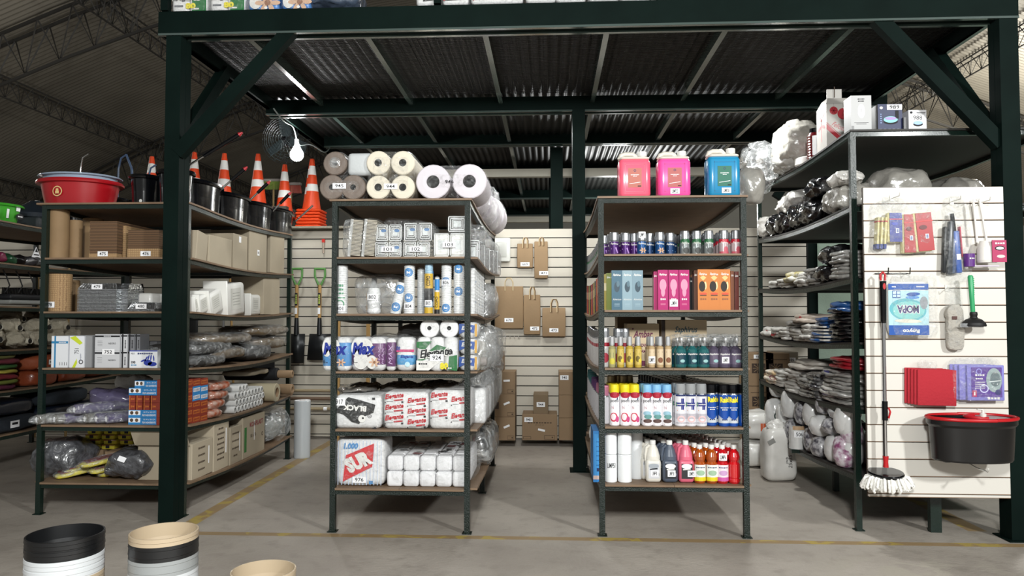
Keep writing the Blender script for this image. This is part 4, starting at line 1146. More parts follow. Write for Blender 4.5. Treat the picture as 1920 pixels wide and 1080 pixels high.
o = tag(MB().blob(.16, .9, .34, CRINK, 3, .03, 8, 2, 14, flat=True).build('clear_plastic_bag', loc=(-.50, 5.95, RM.z(0, 5.9) - .02)), 'crumpled clear plastic hanging at the side of the jumbo roll packs', 'plastic bag')

# second shelf: trays
PET = film('tray_plastic', '#e8ecec', .45, 60, .1, 1.0); FTR = mat('cream_tray', '#bdb5a4', .5, bump=.3, bscale=60)


def tray_pack(label, px0, px1, py0, py1, y, rk, k, n, m=PET, tagt=None, d=.3, inner=True, zoff=0, blue=False):
    """n nested stacks of clear hinged trays wrapped together, stacks run front to back"""
    zb = rk.z(k, y) + zoff; x0, x1 = P(px0, 590, y).x, P(px1, 590, y).x; h = dpx(py1 - py0, y); w_ = (x1 - x0)
    e = empty('tray_pack', ((x0 + x1) / 2, y, zb), 0, label, 'tray pack'); s = w_ / n
    for i in range(n):
        cx = -w_ / 2 + s * (i + .5); q = MB(); X = TR(cx, 0, h / 2, rx=R(-90))
        q.rbox(s - .004, h - .004, d, m, .02, 3, X=TR(cx, 0, h / 2, rx=R(-90)) @ TR(0, 0, 0))
        fn = front(-.001)
        for t_ in (1, .78, .56):
            pts = 0
            for (a, b_, ww, hh) in ((0, h * .46 * t_, s * .86 * t_, .004), (0, -h * .46 * t_, s * .86 * t_, .004), (-s * .43 * t_, 0, .004, h * .86 * t_), (s * .43 * t_, 0, .004, h * .86 * t_)):
                q.rect(cx + a, h / 2 + b_, ww, hh, M('#e9eceb', .3), fn, .001 + .002 * (1 - t_))
        q.rect(cx, h / 2, s * .38, h * .38, M('#cdd2d2', .3), fn, .001)
        if blue: q.disc(cx + s * .12, h * .62, .018, .01, M('#4f78a8', .4), fn, .002)
        for g in range(8): q.rect(cx, h / 2, 0.001, .001, m, fn)
        kid(q, 'tray_stack', e)
    q = MB(); q.blob(w_ + .02, d + .02, h + .01, CLEAR, 6, .006, 12, len(label), 8, X=TR(0, d / 2, 0), flat=True); kid(q, 'film_wrap', e)
    if tagt: price(e, tagt, 0, h * .5, -.02, .085, .036)
    return e


tray_pack('pair of clear tray stacks tagged 101, in the lower tier beside the upright foam stacks', 702, 753, 450, 480, Y1, RM, 1, 2, tagt='101', blue=True)
tray_pack('pair of clear tray stacks tagged 102, in the lower tier next to the white trays', 755, 806, 450, 480, Y1, RM, 1, 2, tagt='102')
tray_pack('upper tier pair of clear tray stacks with blue print above the tag 101', 703, 753, 415, 447, Y1 + .01, RM, 1, 2, zoff=.108, blue=True)
tray_pack('upper tier pair of clear tray stacks beside the pair with blue print', 756, 810, 412, 447, Y1 + .01, RM, 1, 2, zoff=.108, blue=True)
tray_pack('pair of white tray stacks tagged 103 beside the rack post', 812, 873, 434, 480, Y1, RM, 1, 2, m=mat('white_tray', '#dcdcd8', .35, bump=.3, bscale=30), tagt='103')
tray_pack('clear tray stack resting on the white ones tagged 103', 838, 876, 404, 434, Y1 + .02, RM, 1, 1, zoff=.168)
for k, (px, lean, lab) in enumerate(((664, -.07, 'upright nested foam tray stack with silvery ends, closer to the rack corner post'), (690, -.07, 'second upright nested foam tray stack beside the clear trays'))):
    mb = MB(); h = .25
    for i in range(26):
        z_ = .01 + i * .0092; mb.box(-.036, .036, 0, .3, z_, z_ + .0045, FTR); mb.box(-.03, .03, .006, .3, z_ + .0045, z_ + .0092, M('#5e594f', .6))
    mb.box(-.048, -.03, -.004, .3, 0, h, mat('silver_wrap', '#c9cac8', .2, metal=.5, bump=.8, bscale=30))
    o = mb.build('foam_tray_stack', loc=(P(px, 590, Y1).x, Y1, RM.z(1, Y1) + .003)); o.rotation_euler.y = .09; tag(o, lab, 'tray stack')
    q = MB(); q.blob(.1, .31, .27, CLEAR, 6, .006, 12, k, 8, X=TR(0, .15, -.005), flat=True); kid(q, 'film_wrap', o)
tag(MB().blob(.1, .6, .3, CLEAR2, 5, .01, 6, 2, 10).build('translucent_bag', loc=(P(637, 590, Y1).x + .03, 5.2, RM.z(1, 5.2) + .002)), 'tall milky plastic bag standing behind the corner post above the cups', 'plastic bag')
for k in range(5):
    yy = 5.2 + .36 * k
    tray_pack(['first', 'second', 'third', 'fourth', 'last'][k] + ' wrapped tray pack going back along the aisle edge from the tag 103', 812, 873, 434, 480, yy, RM, 1, 2, d=.34).location.x = -.60
    tag(MB().blob(.24, .34, .13, CRINK, 3, .02, 12, k, 10, flat=True).build('wrapped_tray_stack', loc=(-.58, yy + .17, RM.z(1, yy + .17) + .17)), ['first', 'second', 'third', 'fourth', 'last'][k] + ' crinkly wrapped stack lying on the aisle edge tray packs', 'tray pack')
tag(MB().blob(.3, .25, .08, CRINK, 3, .015, 12, 4, 10, flat=True).build('wrapped_tray_stack', loc=(P(740, 590, Y1).x, 5.2, RM.z(1, 5.2) + .24)), 'crinkly wrapped pack on top behind the clear trays tagged 101', 'tray pack')

# third shelf: cups
CUP = mat('white_cup', '#e2e3e3', .4); CUPB = M('#2f7fbf', .45); GRN = M('#2e8a5c', .5); GOLDC = M('#c9a21f', .4); BLKC = M('#141414', .4)


def cup_stack(label, px0, px1, ytop, rk, k, y, deco=None, rows=22, lean=0, m=CUP, tagt=None, tagz=.06, ry=0, taper=.9, wrapit=True, name='cup_stack'):
    r = dpx(px1 - px0, y) / 2; pm_ = (px0 + px1) / 2; yc = y + r; zb = rk.z(k, yc); h = P(pm_, ytop, y).z - zb
    mb = MB(); prof = [(r * taper * .9, 0, m)]
    for i in range(rows):
        z_ = h * i / rows; prof += [(r * .93, z_ + h / rows * .1, m), (r, z_ + h / rows * .2, m), (r, z_ + h / rows * .45, m), (r * .93, z_ + h / rows * .55, m)]
    prof += [(r * .8, h, m)]
    mb.lathe(prof, 20); o = mb.build(name, loc=(P(pm_, 590, yc).x, yc, zb)); tag(o, label, 'cup stack')
    if deco: q = MB(); deco(q, wrap(r), r, h); kid(q, 'printing', o)
    if wrapit: q = MB(); q.lathe([(r * 1.06, 0, CLEAR), (r * 1.1, h * .5, CLEAR), (r * 1.05, h * 1.0, CLEAR), (r * .5, h * 1.04, CLEAR)], 14); kid(q, 'film_sleeve', o)
    if tagt: price(o, tagt, 0, tagz, 0, r * 1.7, .04, fn=wrap(r * 1.08))
    o.rotation_euler.y = ry; return o


def dots(zs, col=CUPB, txt='Bd'):
    def f_(q, f, r, h):
        for z_ in zs:
            q.disc(0, h * z_, r * .78, r * .78, col, f, .002, 20, .72); q.disc(0, h * z_, r * .5, r * .5, col, f, .002, 18); q.text(txt, 0, h * z_, r * .6, r * .4, TAGW, f, .004, bold=.03)
    return f_


cup_stack('white cup stack with green print tagged 801 at the rack corner', 629, 652, 497, RM, 2, Y1, lambda q, f, r, h: (q.disc(0, h * .2, r * .7, r * .7, GRN, f, .002, 18, .75), q.rect(0, h * .33, r * 1.6, .006, GRN, f, .002, nx=4), q.text('~', 0, h * .5, r * 1.1, .02, GRN, f), q.text('~', 0, h * .58, r * 1.1, .02, GRN, f), q.text('~', 0, h * .42, r * 1.2, .015, GRN, f)), tagt='801', tagz=.035)
o = cup_stack('bagged stack of small white cups tagged 802', 688, 714, 540, RM, 2, Y1, rows=3, tagt='802', tagz=.11); q = MB().blob(.115, .11, .22, CLEAR2, 2.2, .01, 12, 3, 10, taper=.55, flat=True); kid(q, 'bag', o)
cup_stack('white cup stack with blue round logos leaning beside the tag 804', 730, 752, 528, RM, 2, Y1 + .01, dots((.22, .78)), ry=.22)
cup_stack('tall white cup stack with blue round logos tagged 804', 757, 778, 497, RM, 2, Y1, dots((.33, .85)), tagt='804', tagz=.05)
cup_stack('cup stack in yellow and black wrap tagged 805', 796, 812, 495, RM, 2, Y1, lambda q, f, r, h: (q.rect(0, h * .66, r * 2.6, h * .3, GOLDC, f, .002, nx=6), q.rect(0, h * .38, r * 2.6, h * .26, BLKC, f, .002, nx=6), q.rect(r * 1.4, h * .55, r * .5, h * .62, CUPB, f, .0015, nx=3), q.rect(0, h * .07, r * 2.4, h * .12, GOLDC, f, .002, nx=6), q.text('COPO', 0, h * .66, h * .2, r * .9, BLKC, f, .004, bold=.02, rot=PI / 2)), tagt='805', tagz=.07, m=M('#9fc3da', .4))
cup_stack('thin cup stack with yellow COPO print between the tags 805 and 806', 815, 824, 520, RM, 2, Y1, lambda q, f, r, h: (q.rect(0, h * .3, r * 2.4, h * .6, GOLDC, f, .002, nx=6), q.rect(0, h * .06, r * 2.4, h * .12, BLKC, f, .003, nx=6), q.rect(0, h * .8, r * 2.4, h * .3, CUPB, f, .002, nx=6), q.text('COPO', 0, h * .32, h * .3, r * 1, BLKC, f, .004, bold=.02, rot=PI / 2)))
cup_stack('tall white cup stack with blue logos tagged 806', 827, 847, 496, RM, 2, Y1, dots((.12, .66)), tagt='806', tagz=.205)
cup_stack('tall white cup stack with blue logos beside the rack post', 850, 871, 497, RM, 2, Y1, dots((.46, .92)))
cup_stack('grey shaded cup stack behind the tag 805', 782, 796, 505, RM, 2, Y1 + .03, m=M('#b7b9ba', .5))  # white cups given a grey colour that carries the shade
tag(MB().blob(.36, .3, .30, CLEAR2, 5, .012, 6, 5, 12).build('milky_film_roll_bag', loc=(P(690, 590, Y1).x, 5.25, RM.z(2, 5.25) + .002)), 'large milky plastic bag standing behind the cups tagged 801 and 802', 'plastic bag')
for k in range(6):
    yy = 5.03 + .13 * k; o = cup_stack(['first', 'second', 'third', 'fourth', 'fifth', 'sixth'][k] + ' cup stack in the row along the aisle edge behind the post', 850, 871, 497, RM, 2, Y1, dots((.3, .75)) if k % 2 else None, rows=14); o.location = (-.535, yy, RM.z(2, yy) + .002)
for k in range(7):
    yy = 5.8 + .16 * k; o = tag(MB().blob(.16, .17, .29, CRINK if k % 2 else CLEAR2, 3.5, .015, 9, k, 10, taper=.15, flat=True).build('bagged_cups', loc=(-.54, yy, RM.z(2, yy))), ['first', 'second', 'third', 'fourth', 'fifth', 'sixth', 'seventh'][k] + ' bag of cups along the aisle edge past the cup stacks', 'bag of cups')

# fourth shelf: kitchen roll packs
def vpack(label, px0, px1, ytop, rk, k, y, n, d=.2, m=TISSUE, deco=None, rows=1, name='tissue_pack', wrapm=CLEAR, zoff=0, ybot=None, hh=None, sidedeco=None, band=None):
    w_ = dpx(px1 - px0, y); pm_ = (px0 + px1) / 2; zb = rk.z(k, y) + zoff; h = hh or P(pm_, ytop, y).z - zb
    e = empty(name, (P(pm_, 590, y).x, y, zb), 0, label, 'tissue pack'); s = w_ / n; nd = max(1, round(d / s))
    for i in range(n):
        q = MB()
        for j in range(rows): q.rbox(s - .001, d, h / rows - .001, m, min(.036, s * .33), 4, z0=j * h / rows, X=TR(-w_ / 2 + s * (i + .5), d / 2, 0), puff=.002)
        kid(q, 'roll_column', e)
    if band:                       # printed wrap hugging the rolls
        q = MB()
        for i in range(n):
            q.rbox(s + .002, d + .004, (band[1] - band[0]) * h, band[2], min(.037, s * .34), 4, z0=band[0] * h, X=TR(-w_ / 2 + s * (i + .5), d / 2, 0), puff=.002)
        kid(q, 'printed_wrap', e)
    if deco: q = MB(); deco(q, front(-.0045), w_, h); kid(q, 'printing', e)
    if wrapm: q = MB(); q.rbox(w_ + .012, d + .014, h + .004, wrapm, .03, 4, X=TR(0, d / 2, 0)); kid(q, 'film_wrap', e)
    return e


MXB = M('#3f86c2', .4); MXN = M('#1c2f8a', .4); MXP = M('#5a1d5e', .35); FLW = M('#c9a58a', .6); FLW2 = M('#8a5f45', .6)


def flower(q, f, cx, cz, s_, off=.003):
    for i in range(6): a = i * PI / 3; q.disc(cx + s_ * .5 * math.cos(a), cz + s_ * .4 * math.sin(a), s_ * .34, s_ * .16, FLW, f, off + .0003 * i, 10, rot=a)
    q.disc(cx, cz, s_ * .2, s_ * .2, FLW2, f, off + .003, 10)


def maxd(second):
    def f_(q, f, w, h):
        q.disc(-w * .32, h * .68, w * .17, h * .26, WHITE, f, .001, 20); q.disc(-w * .05, h * .70, w * .2, h * .24, WHITE, f, .0014, 20)
        if second: q.disc(-w * .2, h * .3, w * .22, h * .25, WHITE, f, .0012, 20); q.disc(w * .12, h * .26, w * .16, h * .2, WHITE, f, .0016, 20)
        q.text('Max', -w * (.12 if second else .02), h * .66, w * (.68 if second else .86), h * .36, MXN, f, .003, bold=.05, shear=.2)
        flower(q, f, w * .2, h * .26, w * .2); q.text('4', -w * .42, h * .3, .012, .02, INK, f, .003); q.text('~', -w * .36, h * .25, .03, .006, INK, f, .003)
        if second: [q.text('MAX', w * (.34 + .1 * i), h * .45, h * .5, w * .06, M('#b99ac2', .5), f, .003, rot=PI / 2, shear=.2) for i in range(2)]
    return f_


vpack('blue and white kitchen roll pack reading Max, sticking out past the rack post', 604, 657, 632, RM, 3, Y1 - .03, 2, .2, deco=maxd(False), band=(.06, .93, MXB))
vpack('purple kitchen roll pack reading Max', 658, 723, 632, RM, 3, Y1, 2, .2, deco=maxd(True), band=(.07, .93, MXP))
vpack('narrow purple kitchen roll pack between the wide purple one and the blue single roll', 724, 742, 634, RM, 3, Y1 + .02, 1, .2, deco=lambda q, f, w, h: q.text('MAX', 0, h * .5, h * .6, w * .4, M('#b99ac2', .5), f, .003, rot=PI / 2, shear=.2), band=(.07, .93, MXP))
vpack('single white kitchen roll with pink and light blue wrap', 743, 778, 632, RM, 3, Y1, 1, .12, deco=lambda q, f, w, h: (q.rect(0, h * .6, w * .96, h * .07, M('#c23a72', .4), f, .0012), q.text('Elegante', w * .1, h * .42, w * .7, h * .12, MXN, f, .003, bold=.02, shear=.3), q.disc(w * .12, h * .2, w * .14, w * .14, M('#bfe0ea', .4), f, .002), q.text('te', -w * .38, h * .68, w * .2, h * .14, MXN, f, .003, bold=.02, shear=.3)), band=(.07, .60, M('#4a9bd0', .4)))


def eleg(q, f, w, h):
    q.poly([(-w * .5, h * .86), (-w * .12, h * .88), (-w * .3, h * .62), (-w * .5, h * .7)], GRN2, f, .001); q.poly([(-w * .5, h * .3), (w * .0, h * .78), (w * .3, h * .68), (-w * .2, h * .4), (-w * .5, 0.05)], GRN2, f, .0012)
    q.poly([(w * .28, h * .05), (w * .5, h * .02), (w * .5, h * .48), (w * .3, h * .44)], GRN2, f, .0014); q.poly([(-w * .5, h * .03), (-w * .2, h * .03), (w * .1, h * .3), (-w * .5, h * .32)], WHITE, f, .0016)
    q.text('Elegante', -w * .02, h * .52, w * .84, h * .36, WHITE, f, .0022, bold=.11, shear=.3, rot=.12); q.text('Elegante', -w * .02, h * .52, w * .8, h * .30, INK, f, .003, bold=.02, shear=.3, rot=.12)
    q.text('80', w * .18, h * .16, w * .2, h * .2, M('#d8cc2a', .4), f, .003, bold=.06); q.text('~', w * .3, h * .1, w * .14, h * .05, WHITE, f, .003); q.text('~', -w * .34, h * .22, w * .22, h * .05, INK, f, .003)


GRN2 = M('#1f6a36', .4)
e = vpack('green and white kitchen roll pack tagged 924', 781, 858, 632, RM, 3, Y1 - .02, 3, .24, deco=eleg); price(e, '924', 0, .09, -.006, .09, .045)
roll_pack('pack of two white rolls lying above the green and white pack', 823, ((805, 617), (842, 617)), 18, Y1 + .01, TISSUE, .3, .22, zb=RM.z(3, Y1) + .218, corem=M('#5c5c5e', .9))


def bluer(q, f, w, h):
    q.poly([(-w * .5, h * .9), (w * .36, h * .8), (w * .3, h * .3), (-w * .1, h * .45), (-w * .5, h * .25)], M('#1d4d9e', .4), f, .001); q.text('Elite', -w * .1, h * .64, w * .56, h * .26, WHITE, f, .003, bold=.04, shear=.3); q.rect(w * .4, h * .5, w * .12, h * .8, M('#c79a4a', .5), f, .0012)


for i in range(3):
    vpack(['lowest', 'middle', 'topmost'][i] + ' blue and white roll pack in the pile behind the rack post', 861, 896, 0, RM, 3, Y1 + .02, 1, .2, deco=bluer, zoff=i * .108, hh=.104)
tag(MB().blob(.3, .4, .05, CRINK, 3, .02, 12, 8, 12, flat=True).build('crumpled_plastic', loc=(P(730, 590, 5).x, 5.2, RM.z(3, 5.2) + .2)), 'crumpled clear plastic lying over the kitchen roll packs', 'plastic bag')
tag(MB().blob(.34, .34, .12, mat('dark_tray_bag', '#4e4c49', .3, bump=.5, bscale=18, coat=.6), 3, .02, 10, 7, 12).build('dark_bag', loc=(P(775, 590, 5).x, 5.32, RM.z(3, 5.3) + .2)), 'dark grey glossy bag on top of the kitchen rolls', 'bag')
tag(MB().rbox(.6, .3, .2, M('#a8a59c', .7), .03).build('tissue_carton', loc=(P(750, 590, 5).x, 5.2, RM.z(3, 5.2))), 'pale wrapped carton behind the kitchen roll packs', 'carton')

for k in range(6):
    yy = 5.1 + .3 * k
    o = tag(MB().blob(.22, .3, (.3, .26, .33, .24, .3, .28)[k], (CLEAR2, CRINK)[k % 2], 3, .025, 8, k + 9, 12, flat=True).build('clear_plastic_bag', loc=(-.50, yy, RM.z(3, yy))), ['first', 'second', 'third', 'fourth', 'fifth', 'last'][k] + ' milky plastic bag along the aisle edge of the kitchen roll shelf', 'plastic bag')
    o = tag(MB().rbox(.18, .26, .2, M(('#b9b3a5', '#a99d88', '#c2c2be')[k % 3], .6), .02).build('wrapped_goods', loc=(-.56, yy, RM.z(3, yy) + .002)), ['first', 'second', 'third', 'fourth', 'fifth', 'last'][k] + ' pale block of goods inside the aisle edge bags of the kitchen roll shelf', 'pack')
mb = MB().roll(.03, .02, .06, mat('twine', '#9c9490', .8), core=CARTON); o = mb.build('twine_roll', loc=(-.43, 5.1, RM.z(3, 5.1) + .06)); o.rotation_euler.z = R(90); tag(o, 'grey roll of twine wrap beside the rack post', 'roll')

# fifth shelf
REDP = M('#b3222c', .5)


def black(q, f, w, h):
    q.poly([(-w * .5, h * .5), (-w * .2, h * .94), (w * .05, h * .86), (w * .38, h * .72), (w * .34, h * .48), (w * .1, h * .34), (w * .04, h * .14), (-w * .12, h * .2), (-w * .3, h * .42)], BLKC, f, .001)
    q.text('BLACK', -w * .06, h * .62, w * .5, h * .17, WHITE, f, .003, bold=.05, rot=PI - .08)
    q.disc(w * .1, h * .3, w * .08, h * .11, WHITE, f, .0035, 20); q.disc(w * .12, h * .32, w * .02, h * .03, INK, f, .005); q.disc(w * .26, h * .38, w * .045, h * .055, INK, f, .002, 18, .8); q.text('960', w * .26, h * .38, .015, .008, INK, f, .003)
    q.disc(-w * .18, h * .88, w * .05, h * .06, INK, f, .003, 18, .8); q.poly([(-w * .5, h * .02), (-w * .4, h * .03), (-w * .46, h * .1)], INK, f, .002); q.poly([(w * .3, h * .0), (w * .38, h * .06), (w * .42, h * .0)], INK, f, .002); q.rect(w * .34, h * .9, .02, .014, INK, f, .002)


e = vpack('white and black toilet paper pack printed BLACK upside down, tagged 917', 627, 717, 741, RM, 4, Y1 - .01, 1, .34, deco=black); price(e, '917', -.118, .175, -.006, .075, .05)


def elegr(cols, rows_, sk=0, sc=1):
    def f_(q, f, w, h):
        for c in range(cols):
            for r_ in range(rows_):
                x = -w / 2 + w * (c + .5) / cols; z_ = h * (.88 - r_ * .86 / rows_ - .1 * (c % 2))
                if z_ < h * .08 or z_ > h * .95: continue
                q.text('Elegante', x, z_, w / cols * .84, h * .17, REDP, f, .003, bold=.03, shear=.35, rot=.12); q.rect(x + w / cols * .18, z_ - h * .095, w / cols * .4, h * .04, REDP, f, .002, rot=.1)
                q.rect(x - w / cols * .2, z_ - h * .13, w / cols * .3, h * .012, M('#8a8a8c'), f, .002); q.rect(x + w / cols * .36, z_ - h * .15, .014, .012, INK, f, .002); q.disc(x - w / cols * .4, z_ - h * .16, .004, .004, INK, f, .002, 8)
    return f_


vpack('white toilet paper pack with red script lettering next to the black and white one', 719, 804, 735, RM, 4, Y1 - .015, 1, .34, deco=lambda q, f, w, h: elegr(2, 3)(q, f, w, h))
vpack('white toilet paper pack with red script lettering beside the rack post', 805, 882, 732, RM, 4, Y1 - .01, 1, .34, deco=elegr(2, 2))
for k in range(5):
    yy = 5.2 + .36 * k
    e = vpack(['second', 'third', 'fourth', 'fifth', 'last'][k] + ' white tissue pack going back along the aisle edge of the red script shelf', 805, 882, 735, RM, 4, Y1, 1, .34, wrapm=CRINK, hh=.25); e.location = (-.58, yy, RM.z(4, yy + .17) + .003)
    tag(MB().blob(.2, .34, .14, CRINK if k % 2 else CLEAR2, 3, .02, 9, k + 20, 10, flat=True).build('folded_plastic_bag', loc=(-.52, yy + .17, RM.z(4, yy) + .24)), ['first', 'second', 'third', 'fourth', 'last'][k] + ' folded milky bag lying on the aisle edge tissue packs', 'plastic bag')
for k, (px, lab) in enumerate(((675, 'crumpled clear wrap over the black and white pack'), (745, 'crumpled clear wrap over the first red script pack'), (820, 'crumpled clear wrap behind the packs, next to the post'))):
    tag(MB().blob(.26, .5, .045, mat('dusky_wrap', '#6f6b66', .2, bump=.8, bscale=24, coat=.7), 2.5, .02, 12, k, 12).build('crumpled_wrap', loc=(P(px, 590, 5.1).x, 5.15 + .1 * k, RM.z(4, 5.1) + .225)), lab, 'plastic wrap')
vpack('tissue pack with pink red print deeper on the shelf', 780, 840, 715, RM, 4, 5.45, 1, .3, deco=elegr(1, 3), hh=.27)

# lowest shelf
e = empty('paper_towel_pack', (P(676, 590, Y1).x, Y1, RM.z(5, Y1)), 0, 'big white and blue paper towel pack with red band reading SUR, tagged 976', 'towel pack')
w_ = dpx(93, Y1); h = P(676, 824, Y1).z - RM.z(5, Y1); q = MB()
STR = M('#b9c6dc', .5)
q.blob(w_, .3, h, TISSUE, 9, .004, 6, 3, 12, X=TR(0, .16, 0)); kid(q, 'towels', e)
q = MB(); f = front(.004)
for i in range(13): q.rect(-w_ * .44 + w_ * .88 * i / 12, h * .5, .004, h * .94, STR, f, .001)
q.poly([(-w_ * .34, h * .10), (w_ * .26, h * .42), (w_ * .30, h * .92), (-w_ * .28, h * .66)], M('#c8202a', .45), f, .002)
q.text('SUR', -w_ * .02, h * .53, w_ * .56, h * .33, WHITE, f, .004, bold=.07, shear=-.15, rot=.42); q.text('1.000', -w_ * .18, h * .86, w_ * .3, h * .13, MXB, f, .003, bold=.05, rot=-.0, shear=.2); q.text('ES', w_ * .24, h * .09, w_ * .08, h * .07, MXB, f, .003, bold=.05)
kid(q, 'printing', e); q = MB(); q.blob(w_ + .012, .33, h + .012, CLEAR, 8, .006, 8, 2, 10, X=TR(0, .16, 0), flat=True); kid(q, 'film_wrap', e)
q = MB(); q.blob(.1, .1, .06, CLEAR2, 2.2, .01, 20, 2, 8, X=TR(w_ * .4, .12, h), flat=True); kid(q, 'gathered_film', e)
price(e, '976', .0, .045, .002, .09, .04)
o = e; 
# toilet rolls in clear film
TP = mat('toilet_tissue', '#e4e4e6', .85, bump=.2, bscale=30)
e = empty('toilet_roll_pack', (P(800, 590, Y1).x, Y1, RM.z(5, Y1)), 0, 'wide clear-wrapped pack of plain toilet rolls in two tiers', 'toilet roll pack')
for r_ in range(2):
    for c in range(5):
        q = MB(); q.rbox(.102, .102, .098, TP, .02, 4, puff=.001); o = kid(q, 'toilet_roll', e, (-.21 + c * .108, .06 + r_ * .012, r_ * .1))
for c in range(5):
    q = MB(); q.rbox(.102, .5, .198, TP, .02, 4); kid(q, 'roll_column', e, (-.21 + c * .108, .37, 0))
q = MB(); random.seed(6)
for i in range(22):
    x, y_ = random.uniform(-.26, .28), random.uniform(.02, .5); c_ = random.choice((BLKC, BLKC, M('#8b8b8d'), WHITE, M('#7c2a30')))
    q.rect(x, y_, random.uniform(.03, .07), random.uniform(.03, .06), c_, top(.2), .003 + .0004 * i, rot=random.uniform(-.3, .3))
kid(q, 'printing', e)
q = MB(); q.blob(.60, .66, .235, CLEAR, 5, .012, 7, 3, 14, X=TR(.02, .3, 0), flat=True); kid(q, 'film_wrap', e)
tag(MB().blob(.3, .8, .3, CLEAR2, 3.2, .02, 6, 4, 14).build('milky_bag', loc=(-.56, 5.95, RM.z(5, 5.9))), 'milky translucent bag bulging over the aisle edge of the lowest shelf', 'plastic bag')
for k, (yy, hh, lab) in enumerate(((6.1, .22, 'kraft carton on the aisle edge of the red script shelf'), (6.55, .25, 'second kraft carton on the aisle edge with red lettering'))):
    mb = MB(); mb.rbox(.24, .4, hh, CARTON2, .004, 1, smooth=False); o = tag(mb.build('cardboard_box', loc=(-.74, yy, RM.z(5, yy))), lab, 'cardboard box'); q = MB(); q.text('~', 0, hh * .6, .2, .05, REDP, right(.12), .001); kid(q, 'printing', o)
for k, px in enumerate((700, 745)):
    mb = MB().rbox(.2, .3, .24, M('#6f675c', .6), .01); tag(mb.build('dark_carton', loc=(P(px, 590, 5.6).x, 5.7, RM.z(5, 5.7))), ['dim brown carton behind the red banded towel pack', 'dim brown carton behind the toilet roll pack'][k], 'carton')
# ================================================================ rack of scents and cleaners
Y2 = 4.82
ALU = mat('can_cap_metal', '#a9abae', .3, metal=.85)
# canisters on top
def canister(label, px0, px1, ytop, ybase_tag, col, dark, tagt, labcol):
    y = 4.86; w_ = dpx(px1 - px0, y); pm_ = (px0 + px1) / 2; zb = RS.z(0, y); h = P(pm_, ytop, y).z - zb; d = .15
    e = empty('liquid_canister', (P(pm_, 590, y).x, y, zb), 0, label, 'canister')
    PL = mat('canister_' + col[1:], col, .25, coat=.6, bump=.05, bscale=6)
    q = MB(); q.rbox(w_, d, h * .83, PL, .035, 5, X=TR(0, d / 2, 0)); kid(q, 'body', e)
    NAT = mat('natural_plastic', '#d8d2c6', .4)
    q = MB(); q.rbox(w_ * .94, d * .94, h * .05, NAT, .03, 5, z0=h * .815, X=TR(0, d / 2, 0)); e2 = kid(q, 'shoulder', e)
    q = MB(); q.tube([(-w_ * .44, d / 2, h * .84), (-w_ * .38, d / 2, h * .93), (-w_ * .28, d / 2, h * .955), (-w_ * .02, d / 2, h * .95), (w_ * .06, d / 2, h * .90), (w_ * .1, d / 2, h * .85)], .017, NAT, 8); kid(q, 'handle', e2)
    q = MB(); q.lathe([(.027, h * .85, NAT), (.027, h * .9, NAT), (.03, h * .905, WHITE), (.03, h, WHITE), (.026, h * 1.005, WHITE)], 20, X=TR(w_ * .27, d / 2, 0)); kid(q, 'cap', e2)
    q = MB(); f = front(0)
    for a in (-.3, .3): q.rect(w_ * a, h * .42, .003, h * .62, mat('crease_' + dark[1:], dark, .3), f, .001)
    for b_ in (.1, .13, .70): q.rect(0, h * b_, w_ * .66, .003, MATS['crease_' + dark[1:]], f, .001)
    q.rect(.0, h * .42, w_ * .42, h * .40, M(labcol, .6), f, .002); q.disc(0, h * .57, .008, .008, NAVY, f, .003, 12, .6)
    q.text('~', 0, h * .48, w_ * .26, .006, TAGW, f, .003); q.text('~', 0, h * .45, w_ * .12, .005, TAGW, f, .003); q.rect(.0, h * .31, w_ * .34, .003, TAGW, f, .003, rot=.15); q.rect(w_ * .14, h * .245, .022, .006, INK, f, .003)
    kid(q, 'label', e)
    if tagt: price(e, tagt, .0 if 'blue' not in label else .01, h * .15 - .005, -.001, .06, .036)
    return e


canister('coral pink liquid canister, the outermost of the three on top, cream handle', 1162, 1222, 281, 0, '#f0607a', '#d84c68', '', '#b56a5c')
canister('magenta pink liquid canister with a small tag, middle of the three on top', 1237, 1298, 280, 0, '#ee52a0', '#d03f88', 'LIMP25', '#b0605c')
canister('bright blue liquid canister with a green label next to the milky bags', 1331, 1392, 275, 0, '#1e86b4', '#176d98', 'LIMP26', '#2a6b58')
for k, (px, y, w_, hh, lab) in enumerate(((1418, 5.0, .19, .26, 'round topped milky plastic bag just beside the blue canister'),)):
    o = tag(MB().blob(w_, .3, hh, mat('milky_bag_solid', '#8d8a83', .25, bump=.9, bscale=16, coat=.6), 3, .02, 8, k, 12, taper=.05).build('milky_bag', loc=(P(px, 590, y).x, y + .15, RS.z(0, y) - .005)), lab, 'plastic bag')
    q = MB(); q.blob(.10, .1, .1, MATS['milky_bag_solid'], 2, .02, 20, 4, 8, X=TR(-.05, 0, hh * .93), taper=.6, flat=True); kid(q, 'knotted_top', o)

# generic bottles -------------------------------------------------------------
def lathe_can(name, r, h, body, cap, caph=.22, capr=.92, seg=18, deco=None, capname='cap'):
    mb = MB(); hb = h * (1 - caph)
    mb.lathe([(r * .92, 0, body), (r, .004, body), (r, hb - .012, body), (r * .9, hb - .003, ALU), (r * .8, hb, ALU)], seg)
    o = mb.build(name)
    if deco: q = MB(); deco(q, wrap(r), r, h, hb); kid(q, 'printing', o)
    q = MB(); q.lathe([(r * capr, hb - .002, cap), (r * capr, hb + caph * h * .55, cap), (r * capr * .94, h - .004, cap), (r * capr * .85, h, cap)], seg); kid(q, capname, o)
    return o


